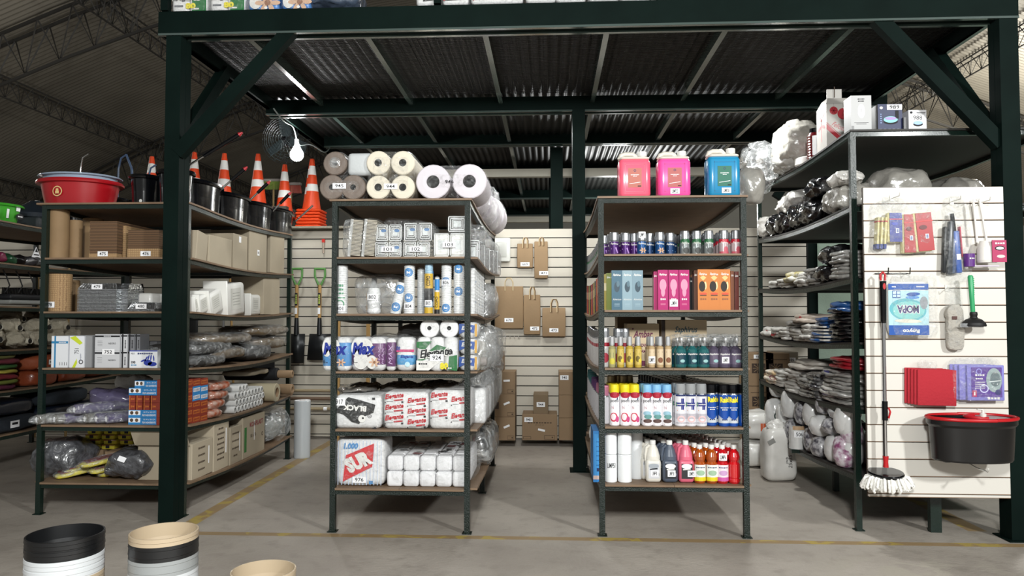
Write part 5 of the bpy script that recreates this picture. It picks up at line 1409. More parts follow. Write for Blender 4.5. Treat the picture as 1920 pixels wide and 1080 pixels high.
def place(proto, rk, k, px, y, label, group=None, cat='can', first=[set()], rz=0, dz=0, x=None):
    used = proto.name in first[0]; first[0].add(proto.name)
    o = dup(proto) if used else proto
    xx = x if x is not None else P(px, 590, y).x
    o.location = (xx, y, rk.z(k, y) + dz); o.rotation_euler.z = rz
    for key in ('label', 'group'):
        if key in o: del o[key]
    return tag(o, label, cat, group)


# shelf 2: short spray cans with metal caps
def scan(col, dark, deco2=None, txt='Saphirus', h=.148):
    def deco(q, f, r, h, hb):
        q.text(txt, 0, hb * .72, r * 1.7, r * .5, WHITE, f, .0015, bold=.02, shear=.35, rot=-.08)
        if deco2: deco2(q, f, r, h, hb)
    return lathe_can('spray_can', .031, h, mat('can_' + col[1:], col, .2, metal=.35, coat=.6), ALU, .34, 1.0, deco=deco)


VIO = scan('#4a1f6a', '#2a1040', lambda q, f, r, h, hb: (q.rect(r * .5, hb * .3, r * .3, hb * .4, M('#b08ac8', .4), f, .001, rot=.4), q.rect(-r * .2, hb * .4, r, .004, M('#b08ac8', .4), f, .001)))
BLU = scan('#1b4f86', '#10305a', lambda q, f, r, h, hb: flower(q, f, r * .2, hb * .28, r * .9, .0015))
DKB = scan('#173a66', '#10305a', lambda q, f, r, h, hb: q.rect(0, hb * .3, r, .004, M('#7aa0c8'), f, .001))
GRY = scan('#8f9494', '#10305a', lambda q, f, r, h, hb: (q.disc(0, hb * .84, r * 1.2, hb * .16, M('#1f5a34', .4), f, .0012, 20), q.disc(r * .2, hb * .25, r * .7, hb * .2, M('#3a3c3a', .5), f, .0012, 12), q.rect(-r * .3, hb * .45, r * .9, .012, M('#c9cdcb'), f, .001)), h=.155)
PNK = scan('#c9b4b6', '#10305a', lambda q, f, r, h, hb: (q.rect(0, hb * .84, r * 2.6, hb * .22, M('#b01c30', .4), f, .0012, nx=6), q.disc(r * .3, hb * .3, r * .5, hb * .2, M('#b8505e', .5), f, .0012, 12), q.rect(0, hb * .1, r * 2.4, hb * .16, M('#b8505e', .5), f, .0011, nx=6)), h=.157)
yy = Y2 + .035
cans = [(1152, VIO, 'violet spray can with a silver cap, first behind the corner post', 0), (1173, VIO, 'violet spray can with a silver cap just behind its neighbours', .03), (1190, VIO, 'violet spray can with a silver cap squeezed beside the tagged blue one', .05),
        (1204, BLU, 'blue spray can with a flower and a white tag on its cap', -.01), (1219, DKB, 'deep blue spray can standing just behind the tagged blue one', .05), (1238, BLU, 'blue spray can with a flower standing in front between two deep blue cans', 0), (1257, DKB, 'deep blue spray can beside the first green banded can', .04),
        (1285, GRY, 'grey spray can with a green band, first of three by the blue cans', 0), (1307, GRY, 'grey spray can with a green band, middle of three', 0), (1330, GRY, 'grey spray can with a green band and a tag on its cap, last of three', 0), (1358, PNK, 'pale pink spray can with a red band beside the grey ones', 0), (1381, PNK, 'pale pink spray can with a red band at the post end of the shelf', 0)]
for px, pr, lab, dy in cans:
    o = place(pr, RS, 1, px, yy + dy, lab, cat='spray can')
    if 'tagged' not in lab and 'white tag' in lab: price(o, 'LIMP1', 0, .128, 0, .045, .04, fn=wrap(.032))
random.seed(11)
for r_ in range(1, 5):
    for c, (px, pr) in enumerate(((1150, VIO), (1172, VIO), (1200, BLU), (1222, DKB), (1245, BLU), (1268, DKB), (1290, GRY), (1312, GRY), (1334, GRY), (1360, PNK), (1382, PNK))):
        x = P(px, 590, Y2).x; y = yy + .075 * r_ + .02
        nm = {VIO.name: 'violet', BLU.name: 'blue flowered', DKB.name: 'deep blue', GRY.name: 'green banded grey', PNK.name: 'red banded pink'}[pr.name]
        place(pr, RS, 1, 0, y, nm + ' spray can in the rows standing behind the front cans', nm + ' spray cans behind the front row', 'spray can', x=x)
CH = (('#3a2a4c', 'dark violet'), ('#55595a', 'slate grey'), ('#2f4a3a', 'dark green'), ('#8e9492', 'pale grey'))
for k in range(14):
    c, nm = CH[(k // 2) % 4]; pr = VIO if k < 2 else GRY
    y = Y2 + .16 + .14 * k
    place(pr, RS, 1, 0, y, ['violet', 'green banded'][k >= 2] + ' can in the line along the outer edge beside the tall column', 'cans in a line along the outer edge, %s' % ('violet' if k < 2 else 'green banded'), 'spray can', x=.372)

# shelf 3: tall scent boxes
def sbox(label, px0, px1, ytop, col, deco=None, y=Y2, d=.07, k=2, txt='Saphirus'):
    w_ = dpx(px1 - px0, y) - .0015; pm_ = (px0 + px1) / 2; zb = RS.z(k, y); h = P(pm_, ytop, y).z - zb
    mb = MB(); mb.box(-w_ / 2, w_ / 2, 0, d, 0, h, mat('box_' + col[1:], col, .22, coat=.5, bump=.1, bscale=8)); o = tag(mb.build('scent_box', loc=(P(pm_, 590, y).x, y, zb)), label, 'scent box')
    q = MB(); f = front(0); q.text(txt, 0, h * .88, w_ * .75, h * .07, WHITE, f, .0015, bold=.03, shear=.35, rot=-.08)
    if deco: deco(q, f, w_, h)
    kid(q, 'printing', o); return o


def bl(q, f, w, h):
    q.disc(0, h * .58, w * .26, h * .13, M('#243c4a', .5), f, .001, 16); q.disc(w * .1, h * .66, w * .15, h * .08, M('#4c6a78', .5), f, .0015, 12); q.text('Adventure', 0, h * .27, w * .8, h * .05, WHITE, f, .0015, shear=.35)
    for i in range(3): q.rect(0, h * (.16 - .03 * i), w * .5, h * .008, M('#9ab0bb'), f, .001)


PKB = M('#d88ba6', .4)


def pk(q, f, w, h):
    q.disc(0, h * .62, w * .34, h * .15, PKB, f, .001, 20); q.disc(0, h * .45, w * .2, h * .12, PKB, f, .0012, 16); q.text('~', 0, h * .27, w * .55, h * .05, WHITE, f, .0015, shear=.3)
    for i in range(2): q.rect(0, h * (.16 - .03 * i), w * .5, h * .008, PKB, f, .001)


def og(q, f, w, h):
    q.disc(-w * .1, h * .58, w * .3, h * .13, M('#2e2622', .7), f, .0012, 18); q.disc(w * .2, h * .60, w * .12, h * .1, M('#f2cf9a', .5), f, .001, 12); q.disc(0, h * .4, w * .35, h * .03, M('#d24a2a', .5), f, .0014, 12); q.rect(0, h * .36, w * .6, .006, M('#4a3020'), f, .0016)
    q.text('~', 0, h * .27, w * .6, h * .05, M('#8a5230'), f, .0015, shear=.3); q.poly([(-w * .3, h * .8), (w * .0, h * .72), (w * .3, h * .8), (0, h * .85)], M('#f4b878', .5), f, .001)


for k, (a, b_, c) in enumerate(((1147, 1167, '#48687a'), (1167, 1186, '#8ba3ae'), (1186, 1206, '#7e96a2'))): sbox(['slate blue scent box next to the corner post', 'pale silvery blue scent box, middle of its three', 'grey blue scent box, innermost of its three'][k], a, b_, 507, c, bl)
for k, (a, b_) in enumerate(((1234, 1253), (1254, 1273), (1274, 1293))):
    o = sbox(['pink scent box at the outer end of the pink three', 'pink scent box with a white tag, middle of the pink three', 'pink scent box at the inner end of the pink three'][k], a, b_, 506, '#b0306e', pk)
    if k == 1: price(o, 'LIMP4', 0, .045, 0, .052, .045)
sbox('narrow deep pink box side behind the pink three', 1226, 1233, 509, '#a32a62', y=Y2 + .02)
for k, (a, b_) in enumerate(((1309, 1329), (1329, 1350), (1350, 1370))): sbox(['orange scent box with a seed fruit, outermost of the orange three', 'orange scent box with a seed fruit, middle of the orange three', 'orange scent box with a seed fruit, beside the brown boxes'][k], a, b_, 505, '#c97f47', og)
sbox('dark brown box edge before the orange three', 1302, 1308, 507, '#5a3a2a', y=Y2 + .02)
sbox('shiny copper brown box beside the orange three', 1371, 1377, 508, '#8a5a44', y=Y2 + .03); sbox('dark red brown box at the post end of the box shelf', 1378, 1386, 509, '#6e3a34', y=Y2 + .035)
sbox('olive green box standing edge on behind the corner post', 1137, 1146, 512, '#75802e', y=Y2 + .06); sbox('dark box between the pink and orange boxes', 1294, 1301, 520, '#1f2024', y=Y2 + .12)
for r_ in range(1, 4):
    for c, (px, col, nm) in enumerate(((1157, '#48687a', 'slate blue'), (1177, '#8ba3ae', 'silvery blue'), (1196, '#7e96a2', 'grey blue'), (1244, '#c2387c', 'pink'), (1264, '#c2387c', 'pink'), (1284, '#c2387c', 'pink'), (1319, '#dd8f52', 'orange'), (1339, '#dd8f52', 'orange'), (1360, '#dd8f52', 'orange'))):
        tag(sbox('x', px - 9, px + 9, 508, col, y=Y2 + .0), nm + ' scent box standing hidden behind the front box of its colour', group=nm + ' scent boxes behind the front row')
        o = D.objects[[q.name for q in C.objects if q.name.startswith('scent_box')][-1]] if False else None
SB = [q for q in C.objects if q.name.startswith('scent_box') and 'group' in q]
for i, q in enumerate(SB): q.location.y = Y2 + .075 * (1 + i // 9); q.location.z = RS.z(2, q.location.y)
for k in range(12):
    c, nm = (('#b3a04a', 'cream yellow'), ('#8a3040', 'wine red'), ('#b8502c', 'orange red'), ('#2a2a2a', 'black'))[k % 4]
    y = Y2 + .13 + .16 * k
    mb = MB(); mb.box(-.03, .03, 0, .06, 0, .245, mat('box_' + c[1:], c, .22, coat=.5)); mb.rect(0, .16, .04, .05, M('#e8d8b0'), front(0)); mb.rect(-.03, .16, .04, .06, M('#e8d8b0'), leftf(-.03), .001)
    tag(mb.build('scent_box', loc=(.365, y, RS.z(2, y))), ['first', 'second', 'third', 'fourth', 'fifth', 'sixth', 'seventh', 'eighth', 'ninth', 'tenth', 'eleventh', 'last'][k] + ' box, ' + nm + ', in the line along the outer edge beside the tall column', 'scent box')

# shelf 4: cartons, slim sprays and trigger sprays
def dcart(label, px0, px1, ytop, y, deco, d=.2, k=3):
    w_ = dpx(px1 - px0, y); pm_ = (px0 + px1) / 2; zb = RS.z(k, y); h = P(pm_, ytop, y).z - zb; mb = MB(); mb.box(-w_ / 2, w_ / 2, 0, d, 0, h, mat('display_carton_board', '#c9b595', .7))
    o = tag(mb.build('display_carton', loc=(P(pm_, 590, y).x, y, zb)), label, 'carton'); q = MB(); deco(q, front(0), w_, h); kid(q, 'printing', o); return o


WINE = M('#6a2044', .6); TEAL = M('#2c4f5c', .6)
dcart('kraft carton reading Ambar behind the yellow sprays', 1176, 1235, 607, 5.1, lambda q, f, w, h: (q.text('Ambar', 0, h * .76, w * .62, h * .17, WINE, f, .001, bold=.03, shear=.3), q.text('AROMATIZANTE PARA', 0, h * .5, w * .92, h * .075, WINE, f, .001, bold=.03), q.text('TELAS Y AMBIENTES', 0, h * .36, w * .9, h * .075, WINE, f, .001, bold=.03), q.rect(.0, h * .08, w * .5, h * .12, WINE, f, .001), q.disc(-w * .32, h * .88, .006, .006, WINE, f, .001)))
dcart('larger kraft carton reading Saphirus behind the green trigger sprays', 1248, 1324, 600, 5.1, lambda q, f, w, h: (q.text('Saphirus', .0, h * .78, w * .55, h * .17, TEAL, f, .001, bold=.02, shear=.3), q.disc(w * .1, h * .65, w * .2, h * .015, TEAL, f, .001), q.text('AROMATIZADOR', 0, h * .5, w * .7, h * .085, TEAL, f, .001, bold=.03), q.text('TEXTIL', 0, h * .37, w * .35, h * .085, TEAL, f, .001, bold=.03), q.rect(0, h * .08, w, h * .16, M('#2f6f80', .6), f, .001)), .26)
dcart('dark brown carton side beside the one reading Saphirus', 1240, 1249, 600, 5.12, lambda q, f, w, h: q.rect(0, h / 2, w, h, M('#3c2e24'), f, .001))
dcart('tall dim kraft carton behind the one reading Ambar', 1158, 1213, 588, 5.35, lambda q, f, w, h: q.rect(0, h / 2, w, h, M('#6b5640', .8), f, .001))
SLV = mat('spray_pump', '#b9babb', .3, metal=.4, coat=.4); CLP = film('pump_cap', '#dfe3e6', .45, 8, .08, .1)


def slim(name, col, deco):
    r, h = .0225, .20; mb = MB(); m = mat('slim_' + col[1:], col, .15, coat=.7)
    mb.lathe([(r * .93, 0, m), (r, .004, m), (r, h * .66, m), (r * .5, h * .70, m), (r * .45, h * .72, SLV)], 16); o = mb.build(name)
    q = MB(); deco(q, wrap(r), r, h); kid(q, 'printing', o); q = MB(); q.lathe([(r * .62, h * .71, SLV), (r * .62, h * .8, SLV), (r * .4, h * .84, SLV)], 14); e2 = kid(q, 'pump', o)
    q = MB(); q.lathe([(r * .72, h * .73, SLV), (r * .66, h * .98, SLV), (r * .5, h, SLV)], 14); kid(q, 'clear_cap', e2); return o


YB = M('#c9a63a', .4)
SY = slim('slim_spray', '#b59a3c', lambda q, f, r, h: (q.rect(0, h * .34, r * 2.2, h * .5, M('#c4ac58', .4), f, .0008, nx=5), q.disc(-r * .2, h * .28, r * .6, h * .1, M('#6a5a1e', .5), f, .0014, 12), q.disc(r * .5, h * .22, r * .5, h * .07, M('#e0c040', .5), f, .0016, 10), q.rect(0, h * .54, r * 1.2, h * .02, INK, f, .0014), q.rect(-r * .3, h * .44, r, h * .05, M('#4a5a2a'), f, .0013)))
SO = slim('slim_spray', '#9a9468', lambda q, f, r, h: (q.rect(0, h * .34, r * 2.2, h * .5, M('#a9a26a', .4), f, .0008, nx=5), q.disc(0, h * .2, r * .8, h * .1, M('#c4b83c', .5), f, .0014, 12), q.rect(-r * .1, h * .4, r, h * .16, M('#5b6a3a'), f, .0013)))
SB2 = slim('slim_spray', '#b49a74', lambda q, f, r, h: (q.rect(0, h * .34, r * 2.2, h * .5, M('#cdb99a', .4), f, .0008, nx=5), q.disc(0, h * .24, r * .7, h * .09, M('#7a4a2c', .5), f, .0014, 12), q.rect(0, h * .5, r * 1.2, h * .03, M('#6a4030'), f, .0014)))
for px, pr, dy, lab, t_ in ((1147, SO, 0, 'olive slim spray bottle next to the corner post', ''), (1163, SY, 0, 'yellow slim spray bottle, second from the corner post', ''), (1180, SY, .0, 'yellow slim spray bottle, third from the corner post', ''), (1196, SY, 0, 'yellow slim spray bottle, fourth from the corner post', ''), (1221, SB2, 0, 'beige slim spray bottle with a white tag', 'LIMP3'), (1237, SB2, 0, 'beige slim spray bottle just inward of the tagged one', ''), (1252, SB2, .01, 'pale beige slim spray bottle beside the green trigger sprays', '')):
    o = place(pr, RS, 3, px, Y2 + .03 + dy, lab, cat='spray bottle')
    if t_: price(o, t_, 0, .05, 0, .046, .045, fn=wrap(.024))
for r_ in range(1, 3):
    for px, pr, nm in ((1150, SO, 'olive'), (1166, SY, 'yellow'), (1183, SY, 'yellow'), (1199, SY, 'yellow'), (1221, SB2, 'beige'), (1238, SB2, 'beige')):
        place(pr, RS, 3, 0, Y2 + .03 + .055 * r_, nm + ' slim spray bottle standing behind the front bottles', nm + ' slim sprays behind the front row', 'spray bottle', x=P(px, 590, Y2).x)


def trig(col, lc, txt='Saphirus'):
    r, h = .040, .215; mb = MB(); m = mat('trig_' + col[1:], col, .12, coat=.8)
    mb.lathe([(r * .9, 0, m), (r, .006, m), (r, h * .46, m), (r * .85, h * .54, m), (r * .4, h * .63, m), (r * .36, h * .66, m)], 20); o = mb.build('trigger_spray')
    q = MB(); f = wrap(r); q.rect(0, h * .27, r * 2.0, h * .34, M(lc, .4), f, .001, nx=6); q.text(txt, 0, h * .4, r * 1.7, r * .36, WHITE, f, .002, bold=.03, shear=.35); q.disc(r * .2, h * .2, r * .4, h * .05, M('#8fb8b8' if 'g' in lc or True else lc, .5), f, .0015, 10); kid(q, 'label', o)
    q = MB(); q.lathe([(.016, h * .65, SLV), (.018, h * .74, SLV), (.012, h * .76, SLV)], 14); q.rbox(.022, .075, .03, SLV, .01, 3, z0=h * .77, X=TR(0, -.012, 0)); q.tube([(0, -.045, h * .86), (0, -.05, h * .78), (0, -.035, h * .68)], .005, SLV, 6); e2 = kid(q, 'trigger_head', o)
    q = MB(); q.blob(.085, .1, .075, CLEAR, 2.2, .008, 30, 2, 8, z0=h * .68, flat=True); kid(q, 'clear_hood', e2); return o


TG = trig('#1d5a5c', '#123a48'); TV = trig('#4a4254', '#5e5468')
for px, pr, lab, t_, dy in ((1275, TG, 'green trigger spray beside the beige slim bottles', '', 0), (1297, TG, 'green trigger spray, second of the greens, turned slightly back', '', .02), (1318, TG, 'green trigger spray beside the violet ones', '', 0), (1337, TV, 'violet trigger spray beside the green ones', '', .01), (1357, TV, 'violet trigger spray with a white tag', 'LIMP5', -.01), (1378, TV, 'violet trigger spray at the post end of its shelf', '', 0)):
    o = place(pr, RS, 3, px, Y2 + .045 + dy, lab, cat='trigger spray')
    if t_: price(o, t_, 0, .05, 0, .046, .04, fn=wrap(.042))
for r_ in range(1, 3):
    for px, pr, nm in ((1275, TG, 'green'), (1297, TG, 'green'), (1319, TG, 'green'), (1341, TV, 'violet'), (1362, TV, 'violet'), (1382, TV, 'violet')):
        place(pr, RS, 3, 0, Y2 + .05 + .095 * r_, nm + ' trigger spray standing behind the front ones', nm + ' trigger sprays behind the front row', 'trigger spray', x=P(px, 590, Y2).x)
# aerosols with red print along the outer edge
def adec(q, f, r, h, hb): q.rect(0, hb * .72, r * 2.4, hb * .12, M('#a02030', .4), f, .001, nx=6); q.disc(0, hb * .3, r * .8, hb * .16, M('#b83a4c', .5), f, .001, 14)


AR = lathe_can('aerosol_can', .033, .26, M('#d8d4d2', .3), ALU, .2, .9, deco=adec)
for k in range(12):
    y = Y2 + .14 + .15 * k
    place(AR, RS, 3, 0, y, 'white aerosol can with red print in the line along the outer edge', 'white and red cans along the outer edge', 'aerosol can', x=.37)
for px in (1158, 1172): place(AR, RS, 3, px, 5.02, 'red printed white aerosol above the slim sprays, ' + ('first from the post' if px == 1158 else 'second from the post'), cat='aerosol can')

# shelf 5: tall aerosols
def poett(capc, fruit):
    def deco(q, f, r, h, hb):
        q.disc(0, hb * .93, r * 1.1, hb * .09, M('#a31c34', .4), f, .001, 18); q.text('poett', 0, hb * .74, r * 1.7, r * .75, INK, f, .0015, bold=.01); q.disc(r * .5, hb * .82, r * .12, r * .3, NAVY, f, .0015, 8, rot=-.4)
        q.rect(r * .2, hb * .62, r * .9, .004, M('#9090a0'), f, .001); q.text('N', -r * .4, hb * .55, r * .4, r * .5, M('#b07a86'), f, .001)
        if fruit: q.disc(-r * .2, hb * .26, r * .75, hb * .14, M('#c23a52', .5), f, .001, 18); q.disc(-r * .25, hb * .27, r * .5, hb * .10, M('#efd8da', .5), f, .0014, 18); q.disc(r * .5, hb * .2, r * .4, hb * .09, M('#c2447a', .5), f, .0016, 14)
        else: q.disc(-r * .1, hb * .38, r * .8, hb * .07, M('#8fb4c4', .5), f, .001, 16); q.disc(r * .1, hb * .28, r * .8, hb * .07, M('#5d8f8c', .5), f, .0012, 16); q.disc(0, hb * .15, r * .9, hb * .06, M('#57403c', .6), f, .0014, 16)
        q.rect(0, hb * .05, r * 1.4, .006, M('#a06070'), f, .001)
    return lathe_can('aerosol_can', .0335, .264, M('#e9e7ea', .3), M(capc, .4, coat=.4), .2, .92, deco=deco)


def lyso(q, f, r, h, hb):
    q.rect(0, hb * .93, r * 2, hb * .05, NAVY, f, .001, nx=5); q.rect(r * .25, hb * .67, r * .5, hb * .34, M('#232b78', .4), f, .001); q.rect(-r * .1, hb * .66, r * 1.5, hb * .11, M('#232b78', .4), f, .0012, nx=3); q.text('Lysoform', -r * .1, hb * .66, r * 1.4, hb * .05, WHITE, f, .002, bold=.04, shear=.2)
    q.disc(-r * .9, hb * .66, r * .1, hb * .08, M('#3a8a4a', .4), f, .001, 12); q.disc(0, hb * .22, r * .7, hb * .1, M('#dfb8b8', .5), f, .001, 20, .6); q.rect(-r * .1, hb * .48, r * 1.2, .006, M('#c98a6a'), f, .001); q.rect(0, hb * .1, r * 2, .01, M('#b9b4ba'), f, .001, nx=4); q.rect(0, hb * .3, r * 2.2, hb * .16, M('#b5b1b8', .4), f, .0008, nx=5)


def raid(q, f, r, h, hb):
    q.text('Raid', 0, hb * .8, r * 1.7, hb * .17, M('#e9d82a', .4), f, .002, bold=.05, rot=.05); q.text('~', 0, hb * .56, r * 1.6, hb * .035, WHITE, f, .002); q.text('~', 0, hb * .5, r * 1.0, hb * .035, WHITE, f, .002)
    [q.rect(r * .26 * i, hb * (.14 + .015 * abs(i)), r * .27, hb * (.08 + .03 * abs(i)), M('#c4c9cf', .3), f, .001) for i in range(-5, 6)]; q.text('~', 0, hb * .2, r * 1.1, hb * .04, NAVY, f, .002); q.rect(0, hb * .93, r * .9, .006, M('#8ab0d8'), f, .001)


PY = poett('#e2cf1e', True); PB_ = poett('#7db2d8', False); LY = lathe_can('aerosol_can', .0365, .27, M('#d9d8dd', .3), mat('smoke_cap', '#8f9192', .2, coat=.5), .22, .95, deco=lyso)
RD = lathe_can('aerosol_can', .0335, .265, M('#12479a', .3, coat=.4), BLACKP, .2, .95, deco=raid)
row5 = [(1151, PY, 'yellow-capped air freshener can next to the corner post'), (1171, PY, 'yellow-capped air freshener can, middle of the yellow-capped three'), (1189, PY, 'yellow-capped air freshener can beside the blue-capped cans'), (1212, PB_, 'light blue-capped air freshener can beside the yellow-capped ones'), (1230, PB_, 'light blue-capped air freshener can, middle of the blue-capped three'), (1249, PB_, 'light blue-capped air freshener can beside the grey-capped ones'),
        (1274, LY, 'disinfectant can with a smoky cap beside the blue-capped cans'), (1293, LY, 'disinfectant can with a smoky cap, middle of its three'), (1313, LY, 'disinfectant can with a smoky cap beside the insecticides'), (1332, RD, 'blue insecticide can with a black cap beside the disinfectants'), (1355, RD, 'blue insecticide can with a black cap, middle of its three'), (1372, RD, 'blue insecticide can with a black cap near the post, fully visible'), (1391, RD, 'blue insecticide can turned sideways half behind the post')]
for px, pr, lab in row5: place(pr, RS, 4, px, Y2 + .02 + (.02 if 'sideways' in lab or 'beside the disinfectants' in lab else 0), lab, cat='aerosol can', rz=.9 if 'sideways' in lab else 0)
for c, (px, pr, nm) in enumerate(((1152, PY, 'yellow-capped'), (1171, PY, 'yellow-capped'), (1190, PY, 'yellow-capped'), (1212, PB_, 'blue-capped'), (1231, PB_, 'blue-capped'), (1250, PB_, 'blue-capped'), (1274, LY, 'smoky-capped'), (1294, LY, 'smoky-capped'), (1314, LY, 'smoky-capped'))):
    for r_ in range(1, 5 if c < 6 else 9): place(pr, RS, 4, 0, Y2 + .03 + .076 * r_, nm + ' can standing in line behind the front cans', nm + ' cans behind the front row', 'aerosol can', x=P(px, 590, Y2).x)
for c in range(5):
    for r_ in range(1, 19):
        if r_ < 9 and c == 0: continue
        x = P(1310 + 19 * c, 590, Y2).x + .01; y = Y2 + .03 + .078 * r_; x -= .02 * r_ * (c < 9) * .55
        place(RD, RS, 4, 0, y, 'black-capped blue insecticide can in the long rows behind the front ones', 'black-capped cans behind the front row', 'aerosol can', x=x)
PC = [lathe_can('aerosol_can', .0335, .25, M('#dcdade', .3), M(c_, .4), .25, .95) for c_ in ('#c27a94', '#6a3a7a', '#2f7f86')]
for k in range(12):
    y = Y2 + .13 + .15 * k; nm = ('pink', 'purple', 'teal')[k // 4]
    place(PC[k // 4], RS, 4, 0, y, nm + '-capped aerosol can in the line along the outer edge', nm + '-capped cans along the outer edge', 'aerosol can', x=.37)
GD = lathe_can('aerosol_can', .035, .3, M('#a3a19b', .3), mat('gold_cap', '#a8926a', .3, metal=.6), .4, .95)
for px, dy in ((1146, .62), (1158, .66), (1168, .62), (1178, .66)): place(GD, RS, 4, px, Y2 + dy, 'tall gold-capped can showing over the yellow-capped ones', 'gold-capped cans', 'aerosol can')

# shelf 6: towels, jugs, juice-like bottles
TW = mat('roll_white', '#e4e6e7', .7, bump=.2, bscale=20)
for px0, px1, yt, z0, lab in ((1134, 1156, 861, 0, 'lower white paper roll with handwriting by the corner post'), (1158, 1184, 861, 0, 'lower white paper roll beside the milky jugs'), (1134, 1156, 816, .178, 'upper white paper roll by the corner post'), (1158, 1184, 817, .178, 'upper white paper roll beside the milky jugs')):
    r = dpx(px1 - px0, Y2) / 2; q = MB(); q.lathe([(r - .003, 0, TW), (r, .004, TW), (r, .172, TW), (r - .004, .176, TW), (.001, .176, TW)], 24); pm_ = (px0 + px1) / 2
    o = tag(q.build('paper_roll', loc=(P(pm_, 590, Y2).x, Y2 + r, RS.z(5, Y2) + z0)), lab, 'paper roll')
    if 'handwriting' in lab: price(o, 'LIMP51', 0, .11, 0, .08, .05, fn=wrap(r), bare=True, name='handwriting')
for k in range(3): q = MB(); q.lathe([(.04, 0, TW), (.042, .01, TW), (.042, .34, TW), (.001, .345, TW)], 20); tag(q.build('paper_roll', loc=(.40 + .09 * k, 5.0, RS.z(5, 5.0))), ['tall white roll behind the corner paper rolls', 'second tall white roll behind the corner paper rolls', 'third tall white roll behind the corner paper rolls'][k], 'paper roll')


def jug(col, lc, txt=''):
    h = .265; w_, d = .098, .085; m = mat('jug_' + col[1:], col, .35, coat=.3, bump=.1, bscale=8); mb = MB()
    mb.rbox(w_, d, h * .55, m, .022, 5); o = mb.build('cleaner_jug')
    q = MB(); q.lathe([(.047, h * .54, m), (.046, h * .62, m), (.034, h * .78, m), (.02, h * .88, m), (.016, h * .91, m)], 18, sy=.85); e2 = kid(q, 'shoulder', o)
    q = MB(); q.lathe([(.019, h * .9, WHITE), (.019, h * .99, WHITE), (.016, h, WHITE)], 16); kid(q, 'cap', e2)
    q = MB(); q.tube([(-.044, 0, h * .5), (-.047, 0, h * .66), (-.04, 0, h * .82), (-.02, 0, h * .88)], .011, m, 8); kid(q, 'handle', e2)
    q = MB(); f = front(-d / 2); q.rect(.002, h * .28, w_ * .72, h * .36, M(lc, .5), f, .001); q.disc(-.0, h * .4, w_ * .34, h * .06, M('#e8e8ea' if lc[1] < '8' else '#9aa0a6', .5), f, .0015, 16); q.rect(0, h * .33, w_ * .5, .008, INK if lc[1] > '7' else WHITE, f, .002, rot=.1); q.disc(w_ * .26, h * .2, .012, .014, M('#8e8e92'), f, .0015, 12); kid(q, 'label', o); return o


JW = jug('#d6d2c8', '#c4c5c9'); JD = jug('#4a5362', '#1d2026'); JP = jug('#d2637a', '#2a2a2c')
for px, pr, lab, t_ in ((1222, JW, 'milky white cleaner jug at the front of its row', 'LIMP40'), (1253, JD, 'slate grey cleaner jug at the front of its row', 'LIMP38'), (1283, JP, 'pink cleaner jug at the front of its row', 'LIMP3')):
    o = place(pr, RS, 5, px, Y2 + .06, lab, cat='jug'); price(o, t_, .006 if px < 1280 else .03, .06, -.0435, .05, .04)
for c, (px, pr, nm, n) in enumerate(((1222, JW, 'milky white', 11), (1253, JD, 'slate grey', 11), (1283, JP, 'pink', 3))):
    for r_ in range(1, n):
        place(pr, RS, 5, 0, Y2 + .06 + .105 * r_, nm + ' cleaner jug in the line behind the front one', nm + ' jugs in the line going back', 'jug', x=P(px, 590, Y2).x - .012 * r_)
for c, (px, n) in enumerate(((1195, 8),)):
    for r_ in range(2, n): place(JW, RS, 5, 0, Y2 + .09 + .105 * r_, 'milky white cleaner jug in the shaded line beside the paper rolls', 'shaded white jugs beside the paper rolls', 'jug', x=P(px, 590, Y2).x)
JK = jug('#22222a', '#2a2a30')
for r_ in range(3, 12): place(JK, RS, 5, 0, Y2 + .06 + .105 * r_, 'near-black cleaner jug standing in line behind the pink jugs', 'near-black jugs behind the pink ones', 'jug', x=P(1283, 590, Y2).x - .01 * r_)


def pet(col, lab1=None, lab2=None):
    h = .243; r = .039; m = mat('pet_' + col[1:], col, .08, coat=1, spec=.8); mb = MB()
    mb.lathe([(r * .85, 0, m), (r, .012, m), (r, h * .1, m), (r * .95, h * .13, m), (r, h * .16, m), (r, h * .5, m), (r * .78, h * .56, m), (r * .92, h * .62, m), (r * .98, h * .7, m), (r * .8, h * .8, m), (r * .4, h * .88, m), (.014, h * .9, m)], 20)
    o = mb.build('cleaner_bottle'); q = MB(); q.lathe([(.018, h * .9, WHITE), (.018, h * .99, WHITE), (.016, h, WHITE)], 14); kid(q, 'cap', o)
    if lab1: q = MB(); f = wrap(r); q.rect(0, h * .28, r * 2.1, h * .42, M(lab1, .5), f, .0015, nx=6); q.rect(0, h * .12, r * 2.1, h * .1, M(lab2, .5), f, .002, nx=6); q.text('~', 0, h * .42, r * 1.5, .008, NAVY, f, .0025); q.disc(0, h * .28, r * .7, h * .07, M('#9ab89a' if lab2[1] == 'd' else '#c49ac4', .5), f, .002, 14); kid(q, 'label', o)
    return o


